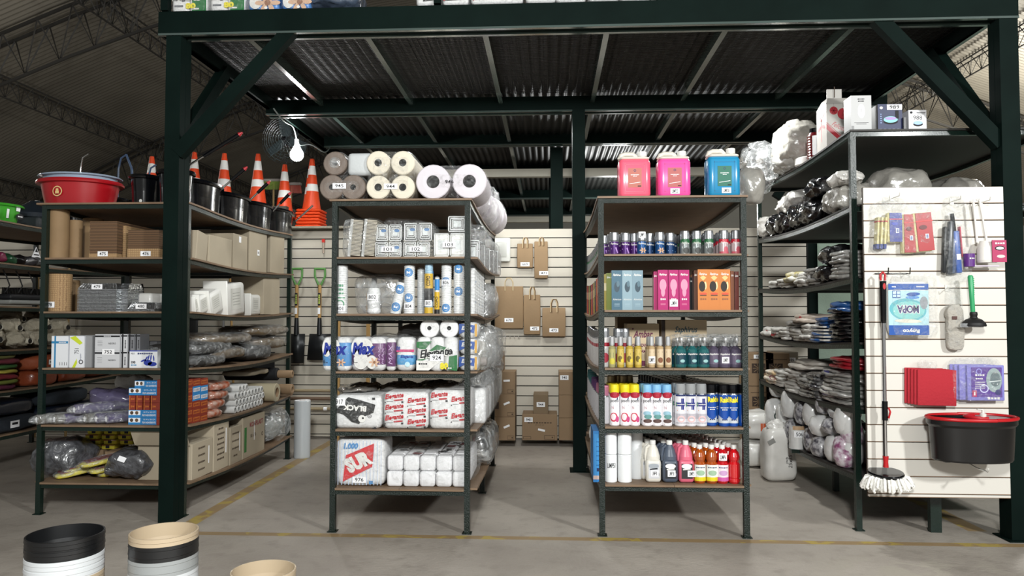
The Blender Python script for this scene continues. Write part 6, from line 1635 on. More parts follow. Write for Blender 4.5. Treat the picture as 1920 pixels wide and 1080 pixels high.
PA = pet('#a34a12', '#dfe2dc', '#d9c81e'); PR_ = pet('#b8141e', '#e6d8de', '#c65aa0'); PR2 = pet('#c4101a')
for px, pr, lab, t_ in ((1309, PA, 'amber cleaner bottle with a yellow label, nearer the pink jug', ''), (1331, PA, 'amber cleaner bottle with a yellow label beside the red ones', ''), (1351, PR_, 'red cleaner bottle with a pink label and a white tag', 'LIMP6'), (1373, PR2, 'bright red ribbed cleaner bottle without a label by the post', '')):
    o = place(pr, RS, 5, px, Y2 + .04, lab, cat='bottle')
    if t_: price(o, t_, -.002, .17, 0, .05, .045, fn=wrap(.039))
for c, (px, pr, nm) in enumerate(((1309, PA, 'amber'), (1331, PA, 'amber'), (1352, PR_, 'red'), (1374, PR2, 'bright red'))):
    for r_ in range(1, 16):
        place(pr, RS, 5, 0, Y2 + .04 + .088 * r_, nm + ' cleaner bottle with a white cap in the line behind the front one', nm + ' bottles in the line going back', 'bottle', x=P(px, 590, Y2).x - .0095 * r_)
mb = MB(); mb.box(-.05, .05, 0, .3, 0, .33, M('#2f7dc0', .4)); f = front(0); mb.rect(0, .165, .085, .29, M('#3f90d0', .4), f, .001)
for i in range(6): mb.rect(.0, .26 - .03 * i, .06, .004, M('#1e5c9a', .4), f, .002)
mb.text('~', .0, .08, .06, .022, NAVY, f, .002, bold=.03); mb.rect(-.02, .03, .06, .025, M('#c8b0a8'), f, .002)
tag(mb.build('blue_box', loc=(.335, 4.87, RS.z(5, 5))), 'tall bright blue box standing at the outer side of the lowest shelf', 'box')
FB = jug('#c9c8c4', '#3a6a9a'); 
for k in range(5): place(FB, RS, 5, 0, 5.35 + .16 * k, 'pale bottle with a blue label along the outer edge behind the blue box', 'pale bottles along the outer edge', 'bottle', x=.375)
# stacked cartons behind this rack
for k in range(3):
    for j in range(2):
        px = 1425 + 32 * j; mb = MB(); w_ = .24 if j else .26; mb.box(-w_ / 2, w_ / 2, 0, .35, 0, .335, CARTON); f = front(0)
        mb.rect(-.02, .18, .14, .1, M('#3a2c22', .8), f, .001); 
        for a in range(5): mb.rect(-.02, .18, .12, .006, CARTON, f, .0015, rot=a * PI / 5)
        mb.rect(0, .27, w_ * .8, .006, DK, f, .001)
        o = tag(mb.build('cardboard_box', loc=(P(px, 590, 7.75).x, 7.75, k * .34)), '%s carton of the stack %s, behind the scent rack' % (['bottom', 'middle', 'top'][k], ['with dark star print', 'nearer the bag rack'][j]), 'cardboard box')
        if k == 2 and j == 0: q = MB(); q.box(-.09, -.0, -.001, .001, .0, .04, TAGW); q.text('936', -.045, .02, .05, .02, INK, front(-.002)); x = kid(q, 'price_tag', o, (.02, -.003, .28))
# ================================================================ bag rack
XR = 2.0
WB = mat('white_bag', '#c9c6c0', .38, bump=1, bscale=26, coat=.3); GB = mat('grey_bag', '#8c8a86', .28, bump=1, bscale=24, coat=.6); KB = mat('black_bag', '#0e0e10', .18, bump=1.0, bscale=16, coat=.9)
BB = mat('blue_bag', '#1d4a80', .35, bump=.5, bscale=12, coat=.5); RBG = mat('red_bag', '#8a1822', .35, bump=.5, bscale=12, coat=.5); MK = MATS['milky_bag_solid']


def YR(px): return max(5.25, 2.07 * F / (px - 1029))       # depth along the open side of the bag rack


def bag(name, label, px, k, dz, w, d, h, m, seed, dx=.0, n=12, amp=.02, cat='plastic bag', pw=2.8, freq=10, flat=False, deco=None, rz=0):
    y = YR(px); q = MB(); random.seed(seed * 5 + k)
    if k >= 2 and 'roll' not in label:          # folded bags lie in thin layers
        nl = max(2, round(h / .028))
        for i in range(nl): q.blob(w * random.uniform(.9, 1.04), d * random.uniform(.86, 1), h / nl * 1.5, m, 3.2, amp * .55, freq * 1.3, seed + i * 3, 9, z0=h / nl * i * .93, flat=flat, X=TR(random.uniform(-.02, .02), random.uniform(-.02, .02), 0, rz=random.uniform(-.1, .1)))
    else: q.blob(w, d, h, m, pw, amp, freq, seed, n, flat=flat)
    o = q.build(name, loc=(XR + w / 2 - .03 + dx, y, RR.z(k, y) + dz), rz=rz)
    if deco: q = MB(); deco(q); kid(q, 'printing', o)
    return tag(o, label, cat)


# top board: bags and gift boxes
bag('milky_bag', 'large milky plastic sack on the top board beside the red packs', 1490, 0, 0, .34, .5, .40, MK, 1, -.08, amp=.03)
bag('milky_bag', 'crumpled clear sack hanging over the far end of the top board', 1448, 0, -.1, .26, .6, .46, CLEAR2, 2, -.18, amp=.04, flat=True)
bag('milky_bag', 'shiny crinkled film bundle low on the top board in front of the sack', 1487, 0, 0, .28, .45, .2, mat('shiny_film_solid', '#9a9994', .12, bump=1, bscale=10, coat=1), 3, -.08, amp=.03)
JM = M('#5c1418', .2, coat=.8); pr = [(.062, 0, JM)]
for i in range(9): pr += [(.066, .01 + .021 * i, JM), (.06, .02 + .021 * i, JM)]
q = MB().lathe(pr + [(.05, .205, JM), (.045, .21, BLACKP), (.045, .24, BLACKP)], 24); q.rect(-.03, .1, .035, .15, TAGW, wrap(.067), .001, nx=4)
tag(q.build('ribbed_jar', loc=(XR + .06, 5.78, RR.z(0, 5.78))), 'dark red ribbed jar with a black lid standing before the gift box', 'jar')
o = tag(MB().lathe([(.09, 0, WHITE), (.1, .01, WHITE), (.1, .06, WHITE), (.08, .07, WHITE)], 20).build('white_lid_stack', loc=(XR + .08, 6.02, RR.z(0, 6.02))), 'short white round pack beside the red jar', 'pack')
# gift box
y = 5.42; mb = MB(); GBX = M('#aeaaa4', .5); w_, h, d = .19, .40, .2
mb.add([(-w_ / 2, 0, 0), (w_ / 2, 0, 0), (w_ / 2, d, 0), (-w_ / 2, d, 0), (-w_ / 2, 0, h * .86), (w_ / 2, 0, h * .86), (w_ / 2, d, h * .86), (-w_ / 2, d, h * .86), (-w_ / 2 * .75, d * .2, h), (w_ / 2 * .75, d * .2, h), (w_ / 2 * .75, d * .8, h), (-w_ / 2 * .75, d * .8, h)],
       [(0, 1, 5, 4), (1, 2, 6, 5), (2, 3, 7, 6), (3, 0, 4, 7), (4, 5, 9, 8), (5, 6, 10, 9), (6, 7, 11, 10), (7, 4, 8, 11), (8, 9, 10, 11), (3, 2, 1, 0)], GBX)
gb = tag(mb.build('gift_box', loc=(2.135, 5.50, RR.z(0, 5.5))), 'white gift box with red baubles, a pink bow and the greeting Felicidades', 'gift box'); gb.rotation_euler.z = 0.0
GR = M('#9a1c28', .4); q = MB(); f = front(0)
q.poly([(-w_ * .5, h * .40), (-w_ * .5, h * .5), (w_ * .34, h * .12), (w_ * .34, h * .02)], GR, f, .001); q.poly([(-w_ * .5, h * .515), (-w_ * .5, h * .53), (w_ * .34, h * .15), (w_ * .34, h * .135)], GR, f, .001)
q.text('Felicidades', w_ * .08, h * .42, w_ * .8, h * .09, GR, f, .001, bold=.01, shear=.4, rot=-.48)
q.disc(-w_ * .22, h * .74, .030, .030, GR, f, .001, 20); q.disc(w_ * .14, h * .68, .042, .042, GR, f, .001, 24); q.rect(-w_ * .22, h * .84, .0015, h * .07, DK, f); q.rect(w_ * .14, h * .84, .0015, h * .07, DK, f)
for i in range(6): a = i * PI / 3; q.rect(-w_ * .22, h * .74, .04, .002, M('#d8a0a0'), f, .002, rot=a)
q.poly([(w_ * .14, h * .76), (w_ * .07, h * .63), (w_ * .21, h * .63)], M('#7c1018', .4), f, .002)
for s_, a in ((-1, .5), (1, .5), (-1, -.4), (1, -.4)): q.disc(-.1 + .04 * s_, h * .62 + .035 * (1 if a > 0 else -1.6), .032, .012, M('#d88f92', .4), leftf(-w_ / 2), .001, 14, rot=a * s_)
q.disc(-.1, h * .62, .012, .012, GR, leftf(-w_ / 2), .002, 10); q.rect(-.1, h * .4, .01, h * .36, M('#d88f92', .4), leftf(-w_ / 2), .001); kid(q, 'printing', gb)
q = MB(); q.box(-w_ * .28, w_ * .3, .1, .104, 0, .085, GBX); q.tube([(0, .09, .02), (.0, .088, .1)], .003, DK, 6); kid(q, 'tuck_flap', gb, (0, 0, h))


def tbox(name, label, px0, px1, ytop, y, d, m, deco, dz=0, side=None):
    w_ = dpx(px1 - px0, y); pm_ = (px0 + px1) / 2; zb = RR.z(0, y) + dz; h = P(pm_, ytop, y).z - zb; mb = MB(); mb.box(-w_ / 2, w_ / 2, 0, d, 0, h, m)
    if side: mb.box(-w_ / 2 - .0006, -w_ / 2, 0.0, d, 0, h, side)
    o = tag(mb.build(name, loc=(P(pm_, 590, y).x, y, zb)), label, 'box'); q = MB(); deco(q, front(0), w_, h); kid(q, 'printing', o); return o


tbox('gadget_box', 'white box showing a rounded slim device, next to the gift box', 1603, 1640, 179, 5.02, .12, M('#b9b9b9', .5), lambda q, f, w, h: (q.text('~', 0, h * .9, w * .34, h * .03, INK, f), q.text('~', 0, h * .84, w * .3, h * .03, INK, f), q.disc(0, h * .56, w * .18, h * .2, M('#b9bbbe', .3), f, .001, 24), q.disc(0, h * .56, w * .155, h * .18, M('#e2e2e2', .3), f, .002, 24), q.rect(0, h * .58, .004, h * .1, M('#8a8a8a'), f, .003), q.rect(0, h * .24, w * .7, .002, INK, f), q.rect(0, h * .2, w * .5, .002, INK, f), q.rect(-w * .42, h * .1, w * .12, h * .1, M('#8a8a8a'), f)))


def spk(q, f, w, h, t_, bg):
    q.rect(0, h * .5, w, h, bg, f, .0006); q.disc(w * .02, h * .34, w * .3, h * .1, INK, f, .0012, 20); q.disc(w * .02, h * .42, w * .29, h * .12, M('#5fb5b8', .4), f, .0018, 20); q.disc(w * .02, h * .46, w * .24, h * .06, M('#8a6ab0', .4), f, .0024, 20)
    q.rect(w * .28, h * .6, w * .14, h * .3, INK, f, .002); q.rect(w * .18, h * .88, w * .62, h * .2, TAGW, f, .003); q.text(t_, w * .18, h * .88, w * .4, h * .14, INK, f, .004, bold=.01); q.disc(-w * .36, h * .86, w * .07, h * .05, WHITE, f, .002, 12)
    for i in range(5): q.disc(-w * .38, h * (.62 - .08 * i), w * .03, h * .02, M('#8aa0d0'), f, .002, 8); q.rect(-w * .4 + w * .18 * i, h * .06, w * .1, .003, WHITE, f, .003)


tbox('gadget_box', 'purple blue box with a round glowing device tagged 989', 1654, 1698, 195, 5.02, .14, M('#1e2648', .5), lambda q, f, w, h: spk(q, f, w, h, '989', M('#1e2850', .5)), side=M('#3a3a38', .5))
o = tbox('gadget_box', 'smaller white box with a round device tagged 988', 1712, 1744, 206, 5.02, .12, M('#cfcfd2', .4), lambda q, f, w, h: (q.disc(w * .02, h * .3, w * .27, h * .1, INK, f, .001, 18), q.disc(w * .02, h * .37, w * .26, h * .09, M('#7fa8d8', .4), f, .002, 18), q.rect(.0, h * .62, w * .7, h * .26, TAGW, f, .002), q.text('988', 0, h * .62, w * .5, h * .2, INK, f, .003), q.disc(-w * .35, h * .88, w * .08, h * .06, INK, f, .001, 8), q.rect(w * .2, h * .86, w * .5, .004, INK, f), q.rect(w * .2, h * .8, w * .4, .003, INK, f)))
mb = MB(); mb.box(-.008, .008, 0, .04, 0, .085, M('#18181a', .4)); tag(mb.build('phone_like_box', loc=(P(1704, 590, 5.0).x, 5.0, RR.z(0, 5))), 'thin black upright box between the two tagged device boxes', 'box')

# second shelf: black bag rolls and white bags
for k, (px, dz, w_, d_, h_, m, lab) in enumerate((
    (1438, 0, .22, .3, .2, WB, 'white crumpled bag bundle at the far end of the second shelf'), (1455, 0, .2, .3, .18, KB, 'black bag bundle beside the white one at the far end'), (1472, .0, .24, .35, .2, KB, 'black bag roll low in the middle of the second shelf'), (1478, .16, .2, .35, .16, WB, 'white knotted bag on the black bag rolls'),
    (1500, 0, .26, .36, .22, KB, 'shiny black bag bundle past the middle of the second shelf'), (1522, .0, .28, .36, .2, KB, 'shiny black bag bundle next to the milky roll'), (1530, .19, .3, .34, .15, KB, 'long black bag roll lying on top of the bundles'), (1568, 0, .3, .36, .2, MK, 'milky plastic roll next to the front post'), (1575, .18, .2, .3, .1, WB, 'white flat pack on the milky plastic roll'), (1490, .14, .3, .3, .2, GB, 'grey milky sack behind the black bundles'))):
    bag('bag_bundle', lab, px, 1, dz, w_, d_, h_, m, k + 3, amp=.03, freq=14)
for px, w_, h_, lab in ((1685, .42, .34, 'large milky sheet bundle behind the panel top'), (1790, .34, .27, 'second milky sheet bundle behind the panel top')):
    tag(MB().blob(w_, .5, h_, MK, 2.6, .025, 9, px, 12).build('sheet_bundle', loc=(P(px, 590, 5.45).x, 5.45, RR.z(1, 5.45))), lab, 'plastic bag')
# third shelf
for k, (px, dz, w_, h_, m, lab) in enumerate((
    (1452, 0, .3, .06, WB, 'small white bag pile at the far end of the third shelf'), (1475, .0, .34, .08, WB, 'white bag bundle second on the third shelf'), (1490, .05, .3, .07, mat('yellow_print_bag', '#a89a50', .4, bump=.6, bscale=20, var=.6, vscale=20, col2='#d0cdc4'), 'white bag with yellow print on the third shelf'),
    (1512, 0, .34, .11, WB, 'white bag bundle in the middle of the third shelf'), (1530, .0, .34, .13, GB, 'grey bag with a pale sticker on the third shelf'), (1548, .0, .36, .14, KB, 'dark bag roll bundle nearer the front post'), (1556, .13, .4, .14, KB, 'black bag roll lying on the dark bundle'), (1586, .0, .4, .2, GB, 'grey bag bundle behind the front post'))):
    o = bag('bag_bundle', lab, px, 2, dz, w_, .34, h_, m, k + 13, amp=.02, freq=16)
    if 'sticker' in lab: q = MB(); q.rect(0, .07, .06, .06, TAGW, leftf(-.16), .004); kid(q, 'sticker', o)
# fourth shelf
def redprint(w): return lambda q: (q.rect(.0, .03, .1, .02, REDP, leftf(-w / 2 + .01), .006), q.disc(.06, .045, .03, .012, REDP, leftf(-w / 2 + .01), .006))


for k, (px, dz, w_, h_, m, lab) in enumerate((
    (1445, 0, .26, .07, WB, 'white shirt bag with red print, outermost at the far end of the fourth shelf'), (1460, 0, .3, .09, WB, 'white shirt bag with a red mark, second on the fourth shelf'), (1478, 0, .3, .1, WB, 'white shirt bag bundle, third on the fourth shelf'), (1492, .08, .32, .08, GB, 'greyish clear bag lying across the white ones'), (1500, 0, .34, .1, WB, 'white shirt bag bundle, fourth on the fourth shelf'),
    (1508, .15, .34, .06, mat('beige_red_bag', '#b5a79a', .4, bump=.5, bscale=14, coat=.3), 'beige bag with red lettering on the pile'), (1520, 0, .36, .14, WB, 'white striped bag stack beside the blue bags'), (1543, 0, .4, .1, BB, 'blue bag stack, lower part'), (1548, .1, .42, .08, BB, 'blue bag stack, upper part'), (1575, .02, .42, .22, KB, 'black bag stack behind the front post'), (1590, .2, .4, .07, BB, 'dark blue glossy bag on the black stack'))):
    bag('bag_bundle', lab, px, 3, dz, w_, .36, h_, m, k + 23, amp=.018, freq=16, deco=redprint(w_) if k in (0, 1, 5) else None)
for i in range(5): o = tag(MB().box(-.17, .17, -.13, .13, 0, .012, WB).build('folded_bag', loc=(XR + .14, YR(1545), RR.z(3, 5.4) + .012 + .024 * i)), ['lowest', 'second', 'third', 'fourth', 'topmost'][i] + ' thin white bag fold showing between the blue bag layers', 'bag')
# fifth shelf
for k, (px, dz, w_, d_, h_, m, lab) in enumerate((
    (1450, 0, .3, .5, .12, mat('orange_print_bag', '#d9b98a', .5, bump=.4, bscale=9, var=.7, vscale=7, col2='#e4dfd6'), 'white bag stack with orange print at the far end of the fifth shelf'), (1462, .0, .34, .4, .15, WB, 'white bag stack with magenta swirls on the fifth shelf'), (1490, 0, .4, .5, .2, WB, 'fanned stack of white bags on the fifth shelf'), (1500, .2, .42, .5, .07, mat('beige_bag', '#a8a198', .4, bump=.4, bscale=10, coat=.3), 'beige bag stack with a red mark lying above the white ones'),
    (1512, 0, .4, .4, .18, GB, 'grey clear-wrapped bag stack on the fifth shelf'), (1528, .0, .42, .4, .2, mat('black_in_clear', '#26262a', .2, bump=1, bscale=20, coat=1, var=.6, vscale=22, col2='#8a8a88'), 'black bags in clinking clear wrap on the fifth shelf'), (1556, 0, .42, .4, .14, WB, 'white bag stack with a violet band beside the front post'), (1560, .14, .44, .4, .1, GB, 'grey bag stack above the violet banded one'), (1590, .0, .4, .4, .22, GB, 'light grey bag stack behind the front post'), (1580, .24, .4, .4, .08, RBG, 'dark red bags on top at the front post'))):
    o = bag('bag_stack', lab, px, 4, dz, w_, d_, h_, m, k + 40, amp=.016, freq=14, pw=3.5)
    q = MB()
    if 'magenta' in lab: q.disc(0, .08, .09, .018, M('#9a2050'), leftf(-w_ / 2), .012, 20, .7); kid(q, 'printing', o)
    if 'violet' in lab: q.rect(.0, .07, .10, .035, M('#3a3a80'), leftf(-w_ / 2 + .012), .004, nx=3); kid(q, 'printing', o)
    if 'red mark' in lab: q.disc(.0, .0, .06, .05, REDP, lambda x, y_, off: (x, y_, .075 + off), .004); kid(q, 'printing', o)
# lowest shelf: wrapped rolls of bandage-like liners
LN = mat('printed_liner', '#b9b8ba', .3, bump=.8, bscale=22, coat=.7, var=.75, vscale=36, col2='#4c4a52'); LNR = mat('red_printed_liner', '#d0c8ce', .3, bump=.7, bscale=22, coat=.6, var=.6, vscale=30, col2='#8a4a72'); LNC = mat('clear_liner', '#d2d2d0', .2, bump=.8, bscale=14, coat=.8)
items = [(1447, 0, .085, .3, LNC), (1447, .31, .07, .15, LNC), (1462, 0, .08, .3, LNC), (1478, 0, .075, .2, LN), (1476, .2, .08, .24, LNC), (1496, 0, .08, .18, LN), (1494, .18, .08, .2, LN), (1512, .2, .075, .2, LNC), (1512, 0, .07, .2, LN), (1530, 0, .085, .16, LN), (1532, .16, .085, .16, LNC), (1534, .33, .06, .14, LN), (1552, 0, .08, .2, LNC), (1552, .2, .075, .12, LN), (1556, .31, .08, .12, LNC), (1572, 0, .075, .22, LNR), (1574, .22, .075, .2, LNC), (1592, 0, .075, .14, LNR), (1592, .15, .075, .16, LNR), (1594, .31, .07, .14, LNC), (1620, 0, .07, .2, LNC), (1620, .2, .07, .2, LNC)]
random.seed(21)
for k, (px, dz, r, h, m) in enumerate(items):
    y = YR(px); e = MB(); nm = {LN.name: 'black and white printed', LNR.name: 'violet printed', LNC.name: 'clear shiny'}[m.name]
    e.rbox(r * 2, r * 2, h, m, r * .92, 6, puff=.004); row = 'upper' if dz > .12 else 'lower'
    o = e.build('liner_roll', loc=(XR + .06 + random.uniform(-.02, .03), y, RR.z(5, y) + dz))
    tag(o, '%s liner roll, %s tier, number %s counting towards the front post' % (nm, row, ['one', 'two', 'three', 'four', 'five', 'six', 'seven', 'eight', 'nine', 'ten', 'eleven', 'twelve', 'thirteen', 'fourteen', 'fifteen', 'sixteen', 'seventeen', 'eighteen', 'nineteen', 'twenty', 'twenty-one', 'twenty-two'][k]), 'liner roll')
    if k == 0 or k == 1: q = MB(); q.disc(0, h * .5, .035, .035, M('#3a4a44', .5), wrap(r), .006, 18, .7); kid(q, 'round_print', o)
o = stand_roll('liner_roll', 'white liner roll tagged 506 with an orange band', 1488, 1516, 802, 5, YR(1502), LNC, RR, 'liner roll', False); o[0].location.x = XR + .0; price(o[0], '506', 0, .12, 0, .08, .05, fn=wrap(o[1])); q = MB(); q.rect(0, .17, .1, .03, M('#b99a78', .5), wrap(o[1]), .003, nx=5); kid(q, 'band', o[0])
o[0].location.z = RR.z(5, o[0].location.y)
for k in range(8):
    for j in range(2):
        y = 5.15 + .24 * k; tag(MB().blob(.16, .2, .24, LNC if (k + j) % 2 else LN, 2.6, .012, 14, k * 2 + j, 8).build('liner_roll', loc=(XR + .26 + .2 * j, y, RR.z(5, y))), 'wrapped liner roll standing deeper on the lowest shelf of the bag rack', 'liner roll', 'wrapped liner rolls deeper on the lowest shelf')
mb = MB(); mb.box(-.02, .02, -.02, .02, 0, .30, GREEN); mb.box(-.35, .35, -.02, .02, .30, .33, GREEN); tag(mb.build('rack_stand', loc=(2.29, 6.1, 0)), 'short dark leg under the middle of the bag rack', 'stand')

# ---------------------------------------------------------------- slatted display panel in front
py0 = 4.80; xa, xb = P(1624, 650, 4.8).x, 2.868; pz0, pz1 = P(1750, 933, 4.8).z, P(1750, 350, 4.8).z
pn = empty('slatted_display', ((xa + xb) / 2, py0, pz0), 0, 'white slatted display panel hung with mops, cloths and a plunger', 'display panel')
SP = mat('white_slat', '#d3cfc7', .42); ic = MB()
slatwall(ic, xa, xb, py0, pz0, pz1, (pz1 - pz0) / 18.2, SP, M('#4a3a2c', .8), (pz1 - pz0) / 18.2, .018, .008, M('#8d7560', .7)); kid(ic, 'slatted_board', pn, (-(xa + xb) / 2, -py0, -pz0))
tag(MB().box(-.035, .035, 0, .04, 0, 1.9, GREEN).box(-.03, .03, -.136, 0, .5, .54, GREEN).box(-.03, .03, -.136, 0, 1.6, 1.64, GREEN).build('support_post', loc=(P(1755, 950, 4.965).x, 4.965, 0)), 'dark green post carrying the display panel from below', 'post')
PF = py0
HK = M('#dedcd6', .3)


def hook(parent, px, py, L=.1, m=HK, r=.003):
    c = P(px, py, PF); q = MB(); q.tube([(0, 0, 0), (0, -L, 0), (0, -L - .008, .02)], r, m, 6); q.box(-.012, .012, -.004, .0, -.02, .02, m); return tag(q.build('peg_hook', loc=(c.x, PF - .001, c.z)), parent, 'hook')


def hung(px, py, y): c = P(px, py, y); return c


# sponge mop refills
yb = PF - .03
REFB = M('#1c2b86', .35); REFR = M('#a0161e', .35); SPG = mat('sponge_cream', '#d5cc9c', .9, bump=.4, bscale=50)
for px0, px1, pt, pb, m, rot, yo, lab in ((1665, 1687, 400, 454, REFB, .0, 0, 'sponge refill with a blue card in a clear bag'), (1692, 1712, 403, 474, REFR, 0.0, 0, 'sponge refill with a red card, narrower, in a clear bag'), (1713, 1741, 400, 471, REFR, -.08, -.01, 'sponge refill with a red card and cream side, next to the black handles')):
    pm_ = (px0 + px1) / 2; y = yb + yo; t_, b_ = P(pm_, pt, y), P(pm_, pb, y); w_ = dpx(px1 - px0, y); h = t_.z - b_.z
    e = MB(); e.rbox(w_ * 1.05, .04, h * 1.03, SPG, .01, X=TR(-w_ * .12, 0, -h * 1.02)); o = e.build('sponge_refill', loc=(t_.x, y, t_.z)); o.rotation_euler.y = rot; tag(o, lab, 'sponge refill')
    q = MB(); q.box(-w_ / 2, w_ / 2, -.026, -.022, -h, 0, m); q.rect(0, -h * .22, w_ * 1.1, .006, M('#c83030', .4), front(-.026), .002); q.rect(w_ * .1, -h * .62, .02, .03, TAGW, front(-.026), .002); q.rect(w_ * .1, -h * .62, .013, .022, M('#7a86a8'), front(-.026), .003); q.disc(-w_ * .1, -h * .38, w_ * .25, h * .06, M('#5a0c12' if m is REFR else '#3a4ab0', .4), front(-.026), .002, 14); kid(q, 'card', o)
for k, px in enumerate((1645, 1652, 1659)):
    t_ = P(px, 408, yb); q = MB(); q.rbox(.012, .05, .20, SPG, .004, X=TR(0, .0, -.20)); q.box(-.008, .008, -.026, .026, -.03, -.022, M('#b02a30', .5)); q.box(-.0075, .0075, -.026, .026, -.2, -.17, M('#2a3a7a', .5)); o = q.build('sponge_refill', loc=(t_.x, yb, t_.z)); o.rotation_euler.y = .06; tag(o, ['outermost cream sponge refill seen edge on', 'second cream sponge refill seen edge on', 'cream sponge refill seen edge on, beside the blue card'][k], 'sponge refill')
o = tag(MB().blob(.41, .07, .34, CLEAR, 6, .012, 9, 2, 12, flat=True).build('clear_hanging_bag', loc=(P(1685, 0, yb).x, yb, P(1685, 478, yb).z)), 'clear crinkled bag hanging around the sponge refills', 'plastic bag')
tag(MB().blob(.16, .03, .1, CLEAR, 5, .01, 12, 3, 8, flat=True).build('clear_hanging_bag', loc=(P(1671, 0, yb).x, yb, P(1671, 396, yb).z)), 'clear bag top with folded header above the blue card', 'plastic bag')
# squeegee handles in clear bag
for k, (px, pt, pb, w_, m, lab) in enumerate(((1769, 425, 512, .022, M('#1a1d20', .4), 'black squeegee outermost in the clear bag'), (1779, 415, 515, .03, M('#2a3038', .3), 'grey black squeegee in the clear bag'), (1786, 440, 513, .025, M('#3a4a66', .3), 'slate squeegee in the clear bag'), (1797, 433, 512, .035, M('#1f4fa0', .35), 'bright blue squeegee in the clear bag'), (1803, 425, 482, .008, M('#b8304a', .4), 'thin red strip beside the blue squeegee'))):
    t_, b_ = P(px, pt, yb), P(px, pb, yb); h = t_.z - b_.z; q = MB(); q.rbox(w_, .03, h, m, .008); o = tag(q.build('squeegee', loc=(b_.x, yb - .004 * (k % 2), b_.z)), lab, 'squeegee'); o.rotation_euler.y = .05 if k < 3 else -.06
    if k == 3: q = MB(); q.rect(0, h * .38, .025, .035, TAGW, front(-.015), .002); q.tube([(0, 0, h * .5), (-.012, 0, h + .11)], .013, BLACKP, 8); kid(q, 'black_grip', o)
tag(MB().blob(.17, .06, .55, CLEAR, 5, .01, 8, 4, 14, flat=True).build('clear_hanging_bag', loc=(P(1784, 0, yb).x, yb, P(1784, 530, yb).z)), 'long clear crinkled bag holding the squeegees', 'plastic bag')
# toilet brushes with pink labels
TBW = M('#dcd8d2', .35)
yt = PF - .06
for k, (px, pt, pxb, pb, lab) in enumerate(((1825, 381, 1832, 455, 'white toilet brush handle hanging behind the front one'), (1837, 378, 1850, 452, 'white toilet brush in a holder with a pink card'))):
    a, b_ = P(px, pt, yt), P(pxb, pb, yt); e = empty('toilet_brush', tuple(b_), 0, lab, 'toilet brush'); q = MB(); q.tube([a - b_, (a - b_) * .5, (0, 0, 0)], [.009, .006, .008], TBW, 8); q.tube([a - b_, a - b_ + Vector((-.0, 0, .02)), a - b_ + Vector((-.02, 0, .01))], .005, TBW, 6); kid(q, 'handle', e)
    if k: 
        q = MB(); q.lathe([(.055, -.135, TBW), (.06, -.12, TBW), (.055, -.04, TBW), (.04, .0, TBW)], 24, sy=.8); kid(q, 'holder', e)
        q = MB(); q.box(-.0, .085, -.012, -.006, -.135, .0, M('#a81c54', .45)); f = front(-.012); q.text('~', .045, -.02, .06, .012, WHITE, f, .001, bold=.02); q.disc(.045, -.05, .03, .014, INK, f, .001, 14); q.disc(.045, -.05, .024, .009, WHITE, f, .0015, 14); q.disc(.05, -.1, .025, .01, M('#c8c8c0'), f, .001, 14); kid(q, 'card', e, (.0, -.045, 0), rz=0)
    else:
        q = MB(); q.lathe([(.03, -.13, M('#3a2f86', .4)), (.032, -.05, M('#5a2a7a', .4))], 18); q.text('~', 0, -.08, .03, .01, WHITE, wrap(.032), .002); kid(q, 'holder', e, (-.05, -.0, -.02)); q = MB(); q.box(-.06, .12, -.02, .02, -.15, -.143, M('#c4b9c8', .4)); kid(q, 'tray', e)
hook('white peg hook carrying the toilet brushes', 1838, 380)
hook('white peg hook carrying the sponge refills', 1672, 372); hook('white peg hook carrying the squeegee bag', 1784, 378)
# black rail with hooks
c1, c2 = P(1640, 513, PF - .01), P(1702, 510, PF - .01); q = MB(); q.tube([(0, 0, 0), (c2.x - c1.x, 0, 0)], .0035, BLACKP, 6)
for a in (.3, .95): q.tube([((c2.x - c1.x) * a, 0, 0), ((c2.x - c1.x) * a, -.05, -.005), ((c2.x - c1.x) * a, -.055, .035)], .0035, BLACKP, 6)
tag(q.build('hook_rail', loc=tuple(c1)), 'short black rail with two upturned hooks above the mop pack', 'hook rail')
# spin mop
ym = PF - .075; t_ = P(1655, 513, ym); hb_ = P(1661, 880, ym); e = empty('spin_mop', (hb_.x, ym, hb_.z), 0, 'spin mop with a black and red grip, steel pole and round white yarn head', 'mop')
top_ = t_ - hb_; top_.y = 0
def mpt(py): c = P(1655 + 6 * (py - 513) / 367, py, ym); return c - hb_
REDM = M('#b5141c', .35)
q = MB(); q.tube([mpt(605), mpt(752)], .0115, CHROME, 12); kid(q, 'pole', e)
q = MB(); q.tube([mpt(527), mpt(600), mpt(606)], [.020, .017, .013], BLACKP, 14); q.disc(0, 0, .009, .02, REDM, lambda x, z, off: tuple(mpt(537) + Vector((x, -.021 - off, z))), .0, 14); kid(q, 'grip', e)
q = MB(); a = mpt(526); b_ = mpt(512); q.tube([a + Vector((-.013, 0, 0)), b_ + Vector((-.015, 0, -.01)), b_ + Vector((0, 0, .006)), b_ + Vector((.015, 0, -.01)), a + Vector((.013, 0, 0))], .007, REDM, 8); kid(q, 'hanging_loop', e)
q = MB(); q.tube([mpt(752), mpt(788)], .017, BLACKP, 12); e2 = kid(q, 'clamp', e); q = MB(); q.tube([mpt(764) + Vector((.02, -.005, 0)), mpt(772) + Vector((.028, -.01, 0)), mpt(784) + Vector((.02, -.005, 0))], .006, REDM, 8); kid(q, 'clamp_lever', e2)
q = MB(); q.tube([mpt(788), mpt(856)], .0105, CHROME, 12); q.tube([mpt(788), mpt(856)], .0112, M('#2c2c2e', .2, metal=.8), 6, X=TR(-.002, .002, 0)); kid(q, 'lower_pole', e)
q = MB(); q.tube([mpt(855), mpt(866), mpt(876)], [.018, .014, .017], REDM, 12); kid(q, 'swivel', e)
